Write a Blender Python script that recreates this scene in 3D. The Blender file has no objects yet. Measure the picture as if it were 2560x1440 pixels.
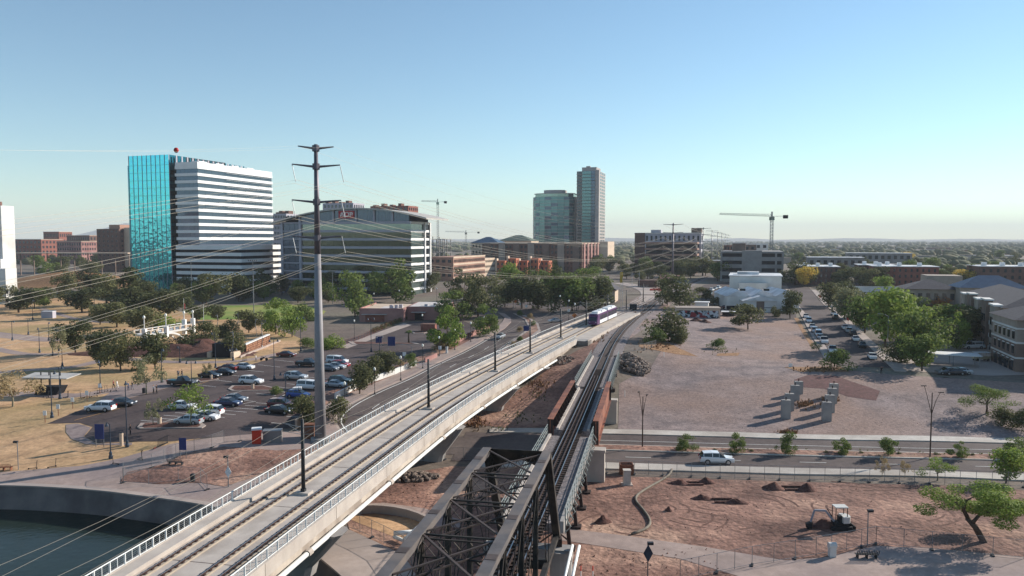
import bpy, bmesh, math, random
import numpy as np
from mathutils import Vector, Matrix
HAZE = 0.0001
random.seed(7); rng = np.random.default_rng(7)
scene = bpy.context.scene
col = scene.collection
R = math.radians
# ------------------------------------------------------------------ camera
H0, F = 29.0, 1900.0                       # camera height over the parking lot, focal length in photo pixels
PITCH = math.atan(120 / F)
cam = bpy.data.cameras.new('camera'); camo = bpy.data.objects.new('camera', cam); col.objects.link(camo)
camo.location = (0, 0, H0); camo.rotation_euler = (math.pi / 2 - PITCH, 0, 0)
cam.sensor_width = 36.0; cam.lens = 36.0 * F / 2560; cam.clip_start = 0.5; cam.clip_end = 60000
scene.camera = camo
# ------------------------------------------------------------------ light
SUN_AZ, SUN_EL = R(61), R(24)              # azimuth from +Y towards +X
world = bpy.data.worlds.new('World'); scene.world = world; world.use_nodes = True
wn = world.node_tree; bg = wn.nodes['Background']
sky = wn.nodes.new('ShaderNodeTexSky'); sky.sky_type = 'NISHITA'; sky.sun_disc = False
sky.sun_elevation = SUN_EL; sky.sun_rotation = SUN_AZ
sky.altitude = 350; sky.air_density = 1.0; sky.dust_density = 0.0; sky.ozone_density = 2.8
tint = wn.nodes.new('ShaderNodeMixRGB'); tint.blend_type = 'MULTIPLY'; tint.inputs[0].default_value = 1; tint.inputs[2].default_value = (.94, 1.0, .93, 1)
wn.links.new(sky.outputs[0], tint.inputs[1]); wn.links.new(tint.outputs[0], bg.inputs[0]); bg.inputs[1].default_value = 0.112
sd = Vector((math.sin(SUN_AZ) * math.cos(SUN_EL), math.cos(SUN_AZ) * math.cos(SUN_EL), math.sin(SUN_EL)))
sl = bpy.data.lights.new('sun', 'SUN'); sl.energy = 5.0; sl.angle = R(0.53); sl.color = (1.0, 0.93, 0.83)
so = bpy.data.objects.new('sun', sl); col.objects.link(so); so.rotation_euler = (-sd).to_track_quat('-Z', 'Y').to_euler()
scene.view_settings.view_transform = 'Standard'; scene.view_settings.look = 'None'
scene.view_settings.exposure = 0.55; scene.view_settings.gamma = 1.0; scene.view_settings.use_curve_mapping = False
scene.render.engine = 'CYCLES'
cy = scene.cycles
cy.max_bounces = 6; cy.diffuse_bounces = 2; cy.glossy_bounces = 3; cy.transmission_bounces = 3; cy.volume_bounces = 0
cy.transparent_max_bounces = 24; cy.use_denoising = True; cy.sample_clamp_indirect = 6; cy.caustics_reflective = False; cy.caustics_refractive = False
# ------------------------------------------------------------------ geometry helpers
CP, SP = math.cos(PITCH), math.sin(PITCH)
def ray(px, py):
    a, b = (px - 1280) / F, (720 - py) / F
    return Vector((a, CP + b * SP, -SP + b * CP))
def P(px, py, z=0.0):
    """the place at height z that the photograph shows at this pixel"""
    d = ray(px, py); t = (z - H0) / d.z
    return Vector((d.x * t, d.y * t, z))
def PY(px, py, Y):
    d = ray(px, py); t = Y / d.y
    return Vector((d.x * t, Y, H0 + d.z * t))
def BX(px, Y): return (px - 1280) / F * Y
def S(r, g, b):
    f = lambda c: (c / 255 / 12.92) if c <= 10 else ((c / 255 + .055) / 1.055) ** 2.4
    return (f(r), f(g), f(b), 1)
# ------------------------------------------------------------------ materials
MATS = {}
def nt(m): return m.node_tree.nodes, m.node_tree.links
def M(name, c1, c2=None, scale=1.0, rough=.85, metal=0.0, bump=0.0, bs=None, spec=.25, c3=None, s3=.06, det=5, bd=.05, sharp=(.35, .65), k3=(.42, .62), streak=None, grain=0.0, gs=2.2):
    if name in MATS: return MATS[name]
    m = bpy.data.materials.new(name); m.use_nodes = True; n, l = nt(m); p = n['Principled BSDF']
    p.inputs['Roughness'].default_value = rough; p.inputs['Metallic'].default_value = metal
    p.inputs['Specular IOR Level'].default_value = spec
    p.inputs['Base Color'].default_value = c1
    if c2 or bump:
        g = n.new('ShaderNodeNewGeometry')
    if c2:
        t = n.new('ShaderNodeTexNoise'); t.inputs['Scale'].default_value = scale; t.inputs['Detail'].default_value = det; t.inputs['Roughness'].default_value = .62
        l.new(g.outputs['Position'], t.inputs['Vector'])
        r = n.new('ShaderNodeValToRGB'); r.color_ramp.elements[0].color = c1; r.color_ramp.elements[1].color = c2
        r.color_ramp.elements[0].position, r.color_ramp.elements[1].position = sharp
        l.new(t.outputs['Fac'], r.inputs['Fac']); out = r.outputs['Color']
        if c3:
            t3 = n.new('ShaderNodeTexNoise'); t3.inputs['Scale'].default_value = s3; t3.inputs['Detail'].default_value = 4
            if streak:
                mp = n.new('ShaderNodeMapping'); mp.inputs['Scale'].default_value = streak; l.new(g.outputs['Position'], mp.inputs['Vector']); l.new(mp.outputs['Vector'], t3.inputs['Vector'])
            else: l.new(g.outputs['Position'], t3.inputs['Vector'])
            r3 = n.new('ShaderNodeValToRGB'); r3.color_ramp.elements[0].position, r3.color_ramp.elements[1].position = k3
            l.new(t3.outputs['Fac'], r3.inputs['Fac'])
            mx = n.new('ShaderNodeMixRGB'); l.new(r3.outputs['Color'], mx.inputs['Fac']); l.new(out, mx.inputs[1]); mx.inputs[2].default_value = c3
            out = mx.outputs['Color']
        if grain:
            tg = n.new('ShaderNodeTexNoise'); tg.inputs['Scale'].default_value = gs; tg.inputs['Detail'].default_value = 3; tg.inputs['Roughness'].default_value = .7; l.new(g.outputs['Position'], tg.inputs['Vector'])
            mr = n.new('ShaderNodeMapRange'); mr.inputs[1].default_value = .28; mr.inputs[2].default_value = .72; mr.inputs[3].default_value = 1 - grain; mr.inputs[4].default_value = 1 + grain; l.new(tg.outputs['Fac'], mr.inputs[0])
            mg = n.new('ShaderNodeMixRGB'); mg.blend_type = 'MULTIPLY'; mg.inputs[0].default_value = 1; l.new(out, mg.inputs[1]); l.new(mr.outputs[0], mg.inputs[2]); out = mg.outputs['Color']
        l.new(out, p.inputs['Base Color'])
    if bump:
        b = n.new('ShaderNodeBump'); b.inputs['Strength'].default_value = bump; b.inputs['Distance'].default_value = bd
        t2 = n.new('ShaderNodeTexNoise'); t2.inputs['Scale'].default_value = bs or scale * 4; t2.inputs['Detail'].default_value = 4
        l.new(g.outputs['Position'], t2.inputs['Vector']); l.new(t2.outputs['Fac'], b.inputs['Height']); l.new(b.outputs['Normal'], p.inputs['Normal'])
    MATS[name] = m
    return m
def leafmat(name, c1, c2, tr=.34):
    m = bpy.data.materials.new(name); m.use_nodes = True; n, l = nt(m); p = n['Principled BSDF']
    p.inputs['Roughness'].default_value = .75; p.inputs['Specular IOR Level'].default_value = .15
    oi = n.new('ShaderNodeObjectInfo'); g = n.new('ShaderNodeNewGeometry')
    r = n.new('ShaderNodeValToRGB'); r.color_ramp.elements[0].color = c1; r.color_ramp.elements[1].color = c2
    ad = n.new('ShaderNodeMath'); ad.operation = 'MULTIPLY_ADD'; ad.inputs[1].default_value = .65; l.new(g.outputs['Random Per Island'], ad.inputs[0])
    m2 = n.new('ShaderNodeMath'); m2.operation = 'MULTIPLY'; m2.inputs[1].default_value = .4; l.new(oi.outputs['Random'], m2.inputs[0]); l.new(m2.outputs[0], ad.inputs[2])
    l.new(ad.outputs[0], r.inputs['Fac']); l.new(r.outputs['Color'], p.inputs['Base Color'])
    t = n.new('ShaderNodeBsdfTranslucent'); l.new(r.outputs['Color'], t.inputs['Color'])
    mx = n.new('ShaderNodeMixShader'); mx.inputs[0].default_value = tr; l.new(p.outputs[0], mx.inputs[1]); l.new(t.outputs[0], mx.inputs[2])
    l.new(mx.outputs[0], n['Material Output'].inputs['Surface']); MATS[name] = m
    return m
def glassmat(name, c, rough=.06, metal=.75, wob=.0, wscale=.25):
    m = M(name, c, rough=rough, metal=metal, spec=.6)
    if wob:
        n, l = nt(m); g = n.new('ShaderNodeNewGeometry'); t = n.new('ShaderNodeTexNoise'); t.inputs['Scale'].default_value = wscale; t.inputs['Detail'].default_value = 1
        b = n.new('ShaderNodeBump'); b.inputs['Strength'].default_value = wob; b.inputs['Distance'].default_value = .3
        l.new(g.outputs['Position'], t.inputs['Vector']); l.new(t.outputs['Fac'], b.inputs['Height']); l.new(b.outputs['Normal'], n['Principled BSDF'].inputs['Normal'])
    return m
# ------------------------------------------------------------------ mesh builder
class MB:
    def __init__(s): s.v = []; s.f = []; s.m = []; s.cur = 0
    def add(s, vs, fs):
        o = len(s.v); s.v += [tuple(x) for x in vs]
        for f in fs: s.f.append(tuple(i + o for i in f)); s.m.append(s.cur)
        return s
    def quad(s, a, b, c, d): return s.add([a, b, c, d], [(0, 1, 2, 3)])
    def box(s, x0, x1, y0, y1, z0, z1):
        return s.add([(x0, y0, z0), (x1, y0, z0), (x1, y1, z0), (x0, y1, z0), (x0, y0, z1), (x1, y0, z1), (x1, y1, z1), (x0, y1, z1)],
                     [(0, 3, 2, 1), (4, 5, 6, 7), (0, 1, 5, 4), (1, 2, 6, 5), (2, 3, 7, 6), (3, 0, 4, 7)])
    def cbox(s, c, sx, sy, sz, rz=0.0):
        n = len(s.v); s.box(-sx / 2, sx / 2, -sy / 2, sy / 2, -sz / 2, sz / 2)
        ca, sa = math.cos(rz), math.sin(rz)
        for i in range(n, len(s.v)):
            x, y, z = s.v[i]; s.v[i] = (c[0] + x * ca - y * sa, c[1] + x * sa + y * ca, c[2] + z)
        return s
    def prism(s, poly, z0, z1):
        n = len(poly); a = sum(poly[i][0] * poly[(i + 1) % n][1] - poly[(i + 1) % n][0] * poly[i][1] for i in range(n))
        if a < 0: poly = poly[::-1]
        vs = [(p[0], p[1], z0) for p in poly] + [(p[0], p[1], z1) for p in poly]
        fs = [tuple(range(n - 1, -1, -1)), tuple(range(n, 2 * n))] + [(i, (i + 1) % n, n + (i + 1) % n, n + i) for i in range(n)]
        return s.add(vs, fs)
    def tube(s, pts, r, n=8, r2=None, cap=True):
        pts = [Vector(p) for p in pts]; k = len(pts); vs = []
        for i, p in enumerate(pts):
            d = (pts[min(i + 1, k - 1)] - pts[max(i - 1, 0)])
            if d.length < 1e-9: d = Vector((0, 0, 1))
            d.normalize()
            ref = Vector((0, 0, 1)) if abs(d.z) < .95 else Vector((1, 0, 0))
            a = d.cross(ref).normalized(); b = d.cross(a).normalized()
            rr = r if r2 is None else r + (r2 - r) * i / max(1, k - 1)
            if isinstance(r, (list, tuple)): rr = r[i]
            for j in range(n):
                t = 2 * math.pi * (j + .5) / n
                vs.append(p + (a * math.cos(t) + b * math.sin(t)) * rr)
        fs = [(i * n + j, i * n + (j + 1) % n, (i + 1) * n + (j + 1) % n, (i + 1) * n + j) for i in range(k - 1) for j in range(n)]
        if cap: fs += [tuple(range(n - 1, -1, -1)), tuple(range((k - 1) * n, k * n))]
        return s.add(vs, fs)
    def beam(s, p, q, w, h, up=(0, 0, 1)):
        p, q = Vector(p), Vector(q); d = (q - p).normalized(); up = Vector(up)
        if abs(d.dot(up)) > .98: up = Vector((0, 1, 0))
        a = d.cross(up).normalized() * (w / 2); b = a.cross(d).normalized() * (h / 2)
        vs = [p - a - b, p + a - b, p + a + b, p - a + b, q - a - b, q + a - b, q + a + b, q - a + b]
        return s.add(vs, [(0, 1, 2, 3), (7, 6, 5, 4), (0, 4, 5, 1), (1, 5, 6, 2), (2, 6, 7, 3), (3, 7, 4, 0)])
    def lathe(s, prof, n=10, c=(0, 0, 0)):
        k = len(prof); vs = [(c[0] + r * math.cos(2 * math.pi * j / n), c[1] + r * math.sin(2 * math.pi * j / n), c[2] + z) for r, z in prof for j in range(n)]
        fs = [(i * n + j, i * n + (j + 1) % n, (i + 1) * n + (j + 1) % n, (i + 1) * n + j) for i in range(k - 1) for j in range(n)]
        fs += [tuple(range(n - 1, -1, -1)), tuple(range((k - 1) * n, k * n))]
        return s.add(vs, fs)
    def mesh(s, name, mats, smooth=False):
        me = bpy.data.meshes.new(name); me.from_pydata(s.v, [], s.f)
        for m in (mats if isinstance(mats, (list, tuple)) else [mats]): me.materials.append(m)
        if any(s.m): me.polygons.foreach_set('material_index', s.m)
        if smooth: me.polygons.foreach_set('use_smooth', [True] * len(me.polygons))
        me.update()
        return me
    def build(s, name, mats, parent=None, smooth=False, **k):
        return ob(name, s.mesh(name, mats, smooth), parent, **k)
def ob(name, data, parent=None, loc=None, rz=None, label=None, cat=None, group=None, kind=None, mat=None):
    o = bpy.data.objects.new(name, data); col.objects.link(o)
    if parent is not None: o.parent = parent
    if loc is not None: o.location = loc
    if rz is not None: o.rotation_euler = (0, 0, rz)
    if label: o['label'] = label
    if cat: o['category'] = cat
    if group: o['group'] = group
    if kind: o['kind'] = kind
    if mat is not None and data is not None:
        for i, s in enumerate(o.material_slots):
            s.link = 'OBJECT'; s.material = mat
    return o
def thing(name, loc, label, cat, group=None, rz=0.0):
    return ob(name, None, None, loc, rz, label, cat, group)
def copytree(o, parent=None):
    c = o.copy(); col.objects.link(c); c.parent = parent
    for ch in KIDS.get(o.name, []): copytree(ch, c)
    return c
KIDS = {}
def remember(root):
    """children table of a prototype, so that copying needs no scan of the scene"""
    for o in bpy.data.objects:
        if o.parent is not None and (o.parent == root or (o.parent.parent is not None and o.parent.parent == root)):
            KIDS.setdefault(o.parent.name, []).append(o)
def inpoly(x, y, poly):
    x = np.asarray(x, float); y = np.asarray(y, float); r = np.zeros(np.broadcast(x, y).shape, bool); n = len(poly)
    for i in range(n):
        x0, y0 = poly[i][0], poly[i][1]; x1, y1 = poly[(i + 1) % n][0], poly[(i + 1) % n][1]
        if y0 == y1: continue
        r ^= ((y0 > y) != (y1 > y)) & (x < (x1 - x0) * (y - y0) / (y1 - y0) + x0)
    return r
def smooth_line(pts, step=2.0):
    """Catmull-Rom through the points, resampled"""
    p = [Vector(q) for q in pts]; p = [p[0] * 2 - p[1]] + p + [p[-1] * 2 - p[-2]]; out = []
    for i in range(1, len(p) - 2):
        n = max(2, int((p[i + 1] - p[i]).length / step))
        for k in range(n):
            t = k / n; a, b, c, d = p[i - 1], p[i], p[i + 1], p[i + 2]
            out.append(.5 * ((2 * b) + (c - a) * t + (2 * a - 5 * b + 4 * c - d) * t * t + (3 * b - a - 3 * c + d) * t ** 3))
    return out + [p[-2]]
def offset_line(line, d):
    """shift a plan line to its right by d"""
    o = []
    for i, p in enumerate(line):
        t = line[min(i + 1, len(line) - 1)] - line[max(i - 1, 0)]; n = Vector((t.y, -t.x, 0)).normalized()
        o.append(p + n * d)
    return o
ORD = ['first', 'second', 'third', 'fourth', 'fifth', 'sixth', 'seventh', 'eighth', 'ninth', 'tenth', 'eleventh', 'twelfth', 'thirteenth', 'fourteenth', 'fifteenth', 'sixteenth', 'seventeenth', 'eighteenth', 'nineteenth', 'twentieth']
TENS = ['', '', 'twenty', 'thirty', 'forty', 'fifty', 'sixty', 'seventy', 'eighty', 'ninety']
def nth(i):
    if i < 20: return ORD[i]
    k = i + 1; return TENS[k // 10][:-1] + 'ieth' if k % 10 == 0 else TENS[k // 10] + '-' + ORD[k % 10 - 1]
# ------------------------------------------------------------------ terrain
LRT = smooth_line([(-34.5, 8, 0), (-30.5, 26, 0), (-27.3, 40, 0), (-24.2, 55.6, 0), (-20.5, 73.3, 0), (-12.3, 110.8, 0), (-3.2, 143, 0), (4.0, 166.3, 0), (12.4, 192, 0), (20.8, 217, 0),
                   (30, 243, 0), (40, 271, 0), (53, 306, 0), (63, 344, 0), (69, 389, 0), (66, 430, 0), (58, 460, 0)], 2.0)
RAIL = smooth_line([(-8.2, 15, 0), (-3.4, 40, 0), (0.4, 60, 0), (6.05, 89.7, 0), (8.2, 101, 0), (13.6, 129.5, 0), (19.7, 161.5, 0), (25.5, 191, 0), (34.4, 227, 0), (46, 266, 0), (62, 319, 0), (81, 375, 0), (104, 440, 0), (140, 534, 0)], 2.0)
def cut(line, y0, y1): return [p for p in line if y0 <= p.y <= y1]
def at_y(line, y):
    for a, b in zip(line, line[1:]):
        if a.y <= y <= b.y:
            t = (y - a.y) / max(1e-6, b.y - a.y); p = a.lerp(b, t); d = (b - a).normalized()
            return p, d
    return line[-1], (line[-1] - line[-2]).normalized()
LRT_Z, RAIL_Z = 4.4, 3.5
CT = []
for px, py, z in [(-300, 1207, -2), (0, 1213, -2), (200, 1222, -2), (350, 1238, -2), (520, 1262, -2), (810, 1400, -2), (860, 1440, -2), (1000, 1560, -2.2), (1500, 1600, -2.3), (2200, 1600, -2.3), (3000, 1600, -2.3),
                  (0, 1190, -1.9), (300, 1185, -1.9), (560, 1200, -2), (100, 1110, -.9), (400, 1120, -.9), (650, 1110, -1.2), (640, 1075, -.6), (200, 1030, 0), (450, 1060, 0), (600, 1060, -.1), (700, 950, 0), (500, 930, .1),
                  (200, 900, .4), (0, 950, .1), (0, 800, 1), (300, 820, .8), (300, 720, 1), (600, 780, 1.2), (800, 800, 1.2), (860, 850, .6), (900, 800, 1.2), (1000, 800, 1.2), (1000, 870, .6), (1130, 810, 1.3),
                  (780, 1090, -1.6), (897, 1040, -1.4), (960, 990, -.9), (1010, 985, -.9), (1130, 925, 0), (1217, 850, 1.4), (1262, 880, .8), (1290, 790, 2), (1400, 770, 2.6), (1345, 825, 2),
                  (1060, 1155, -3), (930, 1200, -2.8), (1200, 1100, -3), (1300, 1080, -3), (1160, 1060, -2.8), (1250, 1020, -2.2), (1330, 985, -1.2), (1400, 940, .5), (1440, 905, 2.0), (1260, 960, -1.2),
                  (1520, 1180, -3), (2000, 1180, -3), (2560, 1210, -3), (1520, 1085, -3), (2000, 1090, -3), (2560, 1108, -3), (3000, 1120, -3), (1400, 1130, -3), (1300, 1150, -3),
                  (1580, 985, -1.4), (1640, 960, -.6), (1620, 930, .6), (1600, 900, 1.9), (1700, 915, 1.2), (1900, 915, 1.0), (2000, 925, 1.0), (2200, 937, 1), (2350, 945, 1), (2560, 957, 1), (2900, 967, 1), (1640, 860, 2.6), (1760, 850, 1.8), (1900, 820, 1.6), (2100, 900, 1), (2050, 760, 1.6), (2400, 900, 1), (2560, 900, 1),
                  (1700, 1070, -2.8), (2100, 1072, -2.7), (2500, 1085, -2.8), (1600, 1060, -2.7), (1800, 1000, -1.2), (2100, 1000, -.9), (2400, 1010, -.8), (2100, 960, .4), (2400, 970, .5),
                  (1500, 1250, -2.6), (2000, 1250, -2.6), (2500, 1250, -2.3), (1500, 1400, -2.4), (2000, 1400, -2.4), (2500, 1400, -2.3), (1100, 1300, -2.5), (1200, 1440, -2.5), (1000, 1300, -2.4)]:
    CT.append(P(px, py, z))
for x, y, z in [(19.7, 161.5, 2.2), (22, 172, 3.1), (29.5, 207, 3.25), (34.4, 227, 3.3), (46, 266, 3.5), (62, 319, 3.7), (104, 440, 4), (13, 198, 3.2), (22, 217, 3.6), (33, 250, 3.8), (53, 306, 3.9), (-5, 205, 1.3), (10, 190, 2.4),
                (-200, 400, 2), (-300, 300, 1.5), (-100, 400, 2), (-50, 370, 2), (0, 400, 3), (100, 520, 4), (-37, 480, 3), (200, 400, 2.6), (300, 300, 2), (120, 250, 1.5), (160, 180, 1), (200, 140, .3), (400, 200, 1.5), (-200, 180, .5), (-400, 300, 1), (-300, 600, 3),
                (0, 700, 3.5), (300, 700, 4), (-700, 700, 3), (700, 700, 4), (0, 1500, 4), (-1500, 1000, 4), (1500, 1000, 4), (1500, -500, 0), (-1500, -500, 0), (0, -900, 0), (-200, 110, -1.8), (-400, 110, -1.8), (300, 60, -2.3), (500, 60, -2.3)]:
    CT.append(Vector((x, y, z)))
CTA = np.array([[p.x, p.y] for p in CT]); CTZ = np.array([p.z for p in CT]); NC = len(CT)
Kd = np.sqrt(((CTA[:, None] - CTA[None]) ** 2).sum(-1) + 9.0)
A_ = np.zeros((NC + 1, NC + 1)); A_[:NC, :NC] = -Kd; A_[:NC, :NC] -= np.eye(NC) * .04; A_[:NC, NC] = 1; A_[NC, :NC] = 1
W_ = np.linalg.solve(A_, np.append(CTZ, 0))
def height_raw(x, y):
    x = np.asarray(x, float); y = np.asarray(y, float)
    out = np.full(x.shape, W_[NC])
    for i in range(NC): out -= W_[i] * np.sqrt((x - CTA[i, 0]) ** 2 + (y - CTA[i, 1]) ** 2 + 9.0)
    return np.clip(out, -3.05, 4.6)
fx = np.arange(-260, 262, 2.0); fy = np.arange(44, 522, 2.0)
ext = np.array([6, 14, 26, 45, 75, 120, 200, 340, 600, 1000, 1700, 2900, 5000, 8500, 14500.])
XS = np.concatenate([-260 - ext[::-1], fx, 260 + ext]); YS = np.concatenate([44 - ext[::-1], fy, 520 + ext])
GX, GY = np.meshgrid(XS, YS)
GZ = height_raw(GX, GY)
far = np.clip((np.hypot(GX, GY - 200) - 500) / 600, 0, 1); GZ = GZ * (1 - far) + 3.6 * far
# the lake: shoreline = top of the wall
SHORE = [P(px, py, -2) for px, py in [(-900, 1200), (-300, 1207), (0, 1213), (100, 1216), (200, 1222), (280, 1229), (350, 1238), (440, 1250), (520, 1263), (600, 1283), (700, 1325), (780, 1375), (850, 1430), (900, 1480), (980, 1560)]]
SHORE = smooth_line(SHORE, 1.5) + [Vector((10, 56, -2)), Vector((60, 54, -2)), Vector((420, 50, -2))]
LAKE = [(p.x, p.y) for p in SHORE] + [(600, 30), (900, -260), (-900, -260), (-900, 60)]
inner = offset_line(SHORE, -2.6)
LAKEM = [(p.x, p.y) for p in inner] + [(600, 34), (900, -260), (-900, -260), (-900, 66)]
GZ0 = GZ.copy(); lm = inpoly(GX, GY, LAKEM); GZ[lm] = -8.0
nx, ny = len(XS), len(YS)
idx = np.arange(nx * ny).reshape(ny, nx)
fcs = np.stack([idx[:-1, :-1], idx[:-1, 1:], idx[1:, 1:], idx[1:, :-1]], -1).reshape(-1, 4)
def tz(x, y):
    i = int(np.clip(np.searchsorted(XS, x) - 1, 0, nx - 2)); j = int(np.clip(np.searchsorted(YS, y) - 1, 0, ny - 2))
    u = (x - XS[i]) / (XS[i + 1] - XS[i]); v = (y - YS[j]) / (YS[j + 1] - YS[j])
    return float((GZ0[j, i] * (1 - u) + GZ0[j, i + 1] * u) * (1 - v) + (GZ0[j + 1, i] * (1 - u) + GZ0[j + 1, i + 1] * u) * v)
def gp(px, py, dz=0.0):
    """where the ground lies under this pixel of the photograph"""
    z = 0.0
    for _ in range(14):
        p = P(px, py, z); z = .5 * z + .5 * tz(p.x, p.y)
    p = P(px, py, z); p.z = z + dz
    return p
# earth materials
M('ground', S(122, 106, 96), S(98, 87, 80), .15, .95, bump=.5, bs=3.0, c3=S(118, 110, 96), s3=.02, grain=0.35, gs=1.2)
M('dirt', S(90, 64, 56), S(158, 120, 104), .14, .95, bump=1.0, bs=1.3, bd=.25, c3=S(182, 150, 128), s3=.07, det=12, sharp=(.3, .66), k3=(.52, .78), grain=0.42, gs=1.6)
M('dirt_dark', S(112, 78, 68), S(82, 56, 50), .8, .95, bump=.9, bs=4, bd=.1, grain=0.35, gs=3)
M('gravel', S(110, 98, 97), S(152, 134, 129), .25, .95, bump=.8, bs=4, bd=.1, c3=S(146, 120, 107), s3=.03, det=10, sharp=(.34, .64), grain=0.34, gs=1.8)
M('red_gravel', S(112, 78, 74), S(94, 66, 63), 1.2, .95, bump=.6, bs=6, grain=0.35, gs=1.6)
M('dry_grass', S(204, 165, 126), S(170, 135, 102), .3, .95, bump=.6, bs=5, c3=S(160, 136, 96), s3=.04, det=10, grain=0.28, gs=1.6)
M('straw', S(162, 124, 90), S(132, 98, 70), 1.2, .95, bump=.8, bs=6, grain=0.4, gs=2)
M('turf', S(118, 140, 62), S(104, 122, 58), .3, .95, bump=.3, bs=5, c3=S(150, 146, 84), s3=.04)
M('asphalt', S(83, 70, 68), S(68, 58, 57), 1.2, .92, bump=.25, bs=14, bd=.02, c3=S(92, 80, 78), s3=.06, det=7, grain=0.2, gs=1.5)
M('asphalt_road', S(91, 79, 76), S(76, 66, 65), .9, .92, bump=.25, bs=14, bd=.02, c3=S(100, 89, 85), s3=.08, det=7, grain=0.2, gs=1.5)
M('concrete', S(178, 162, 152), S(160, 145, 136), .7, .88, bump=.2, bs=8, bd=.02, c3=S(160, 147, 140), s3=.1, det=7)
M('pale_concrete', S(202, 194, 184), S(184, 176, 166), .6, .88, bump=.2, bs=8, bd=.02, c3=S(170, 160, 150), s3=.12, det=7, grain=0.1, gs=2)
M('walk', S(170, 149, 139), S(150, 131, 122), .5, .9, bump=.2, bs=8, bd=.02, c3=S(142, 126, 122), s3=.08, det=7, grain=0.12, gs=1.5)
M('pavers', S(150, 134, 128), S(128, 112, 110), 1.5, .9, bump=.4, bs=6)
M('paint', S(228, 226, 220), S(196, 193, 188), 1.5, .7, sharp=(.45, .75))
M('yellow_paint', S(214, 160, 84), S(180, 132, 76), 1.5, .7)
M('ballast', S(140, 130, 128), S(106, 98, 97), 3.0, .95, bump=1.0, bs=9, bd=.1, det=8, grain=0.45, gs=4)
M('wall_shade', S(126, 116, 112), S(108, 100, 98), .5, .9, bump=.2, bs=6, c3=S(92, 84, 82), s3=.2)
me = bpy.data.meshes.new('ground'); me.vertices.add(nx * ny)
me.vertices.foreach_set('co', np.stack([GX, GY, GZ], -1).reshape(-1)); me.loops.add(len(fcs) * 4); me.loops.foreach_set('vertex_index', fcs.reshape(-1))
me.polygons.add(len(fcs)); me.polygons.foreach_set('loop_start', np.arange(len(fcs)) * 4); me.polygons.foreach_set('use_smooth', np.ones(len(fcs), bool))
me.update(calc_edges=True); me.validate(); me.materials.append(MATS['ground'])
ob('ground', me, kind='structure')
# water
wm = M('water', S(38, 50, 44), S(28, 38, 34), .02, .14, spec=.16)
n_, l_ = nt(wm); g_ = n_.new('ShaderNodeNewGeometry'); t_ = n_.new('ShaderNodeTexNoise'); t_.inputs['Scale'].default_value = 1.3; t_.inputs['Detail'].default_value = 4
b_ = n_.new('ShaderNodeBump'); b_.inputs['Strength'].default_value = .6; b_.inputs['Distance'].default_value = .08
l_.new(g_.outputs['Position'], t_.inputs['Vector']); l_.new(t_.outputs['Fac'], b_.inputs['Height']); l_.new(b_.outputs['Normal'], n_['Principled BSDF'].inputs['Normal'])
MB().box(-880, 880, -255, 120, -4.9, -4.8).build('lake_water', wm, kind='structure')
# lake wall: thick concrete wall with sloped face and a pale coping
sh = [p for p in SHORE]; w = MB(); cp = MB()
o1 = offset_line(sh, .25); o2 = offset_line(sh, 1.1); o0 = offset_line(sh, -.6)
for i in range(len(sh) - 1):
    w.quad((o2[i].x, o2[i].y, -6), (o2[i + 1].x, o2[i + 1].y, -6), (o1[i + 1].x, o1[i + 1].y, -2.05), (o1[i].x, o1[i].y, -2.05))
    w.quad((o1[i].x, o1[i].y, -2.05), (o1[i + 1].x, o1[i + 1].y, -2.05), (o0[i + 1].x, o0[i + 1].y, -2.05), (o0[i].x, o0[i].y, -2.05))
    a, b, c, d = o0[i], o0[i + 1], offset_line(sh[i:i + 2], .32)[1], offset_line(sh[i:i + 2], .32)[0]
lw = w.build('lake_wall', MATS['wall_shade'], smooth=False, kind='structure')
o3 = offset_line(sh, .34)
for i in range(len(sh) - 1):
    q = [(o0[i].x, o0[i].y), (o0[i + 1].x, o0[i + 1].y), (o3[i + 1].x, o3[i + 1].y), (o3[i].x, o3[i].y)]
    cp.prism(q, -2.04, -1.86)
cp.build('coping', MATS['concrete'], lw)
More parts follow.
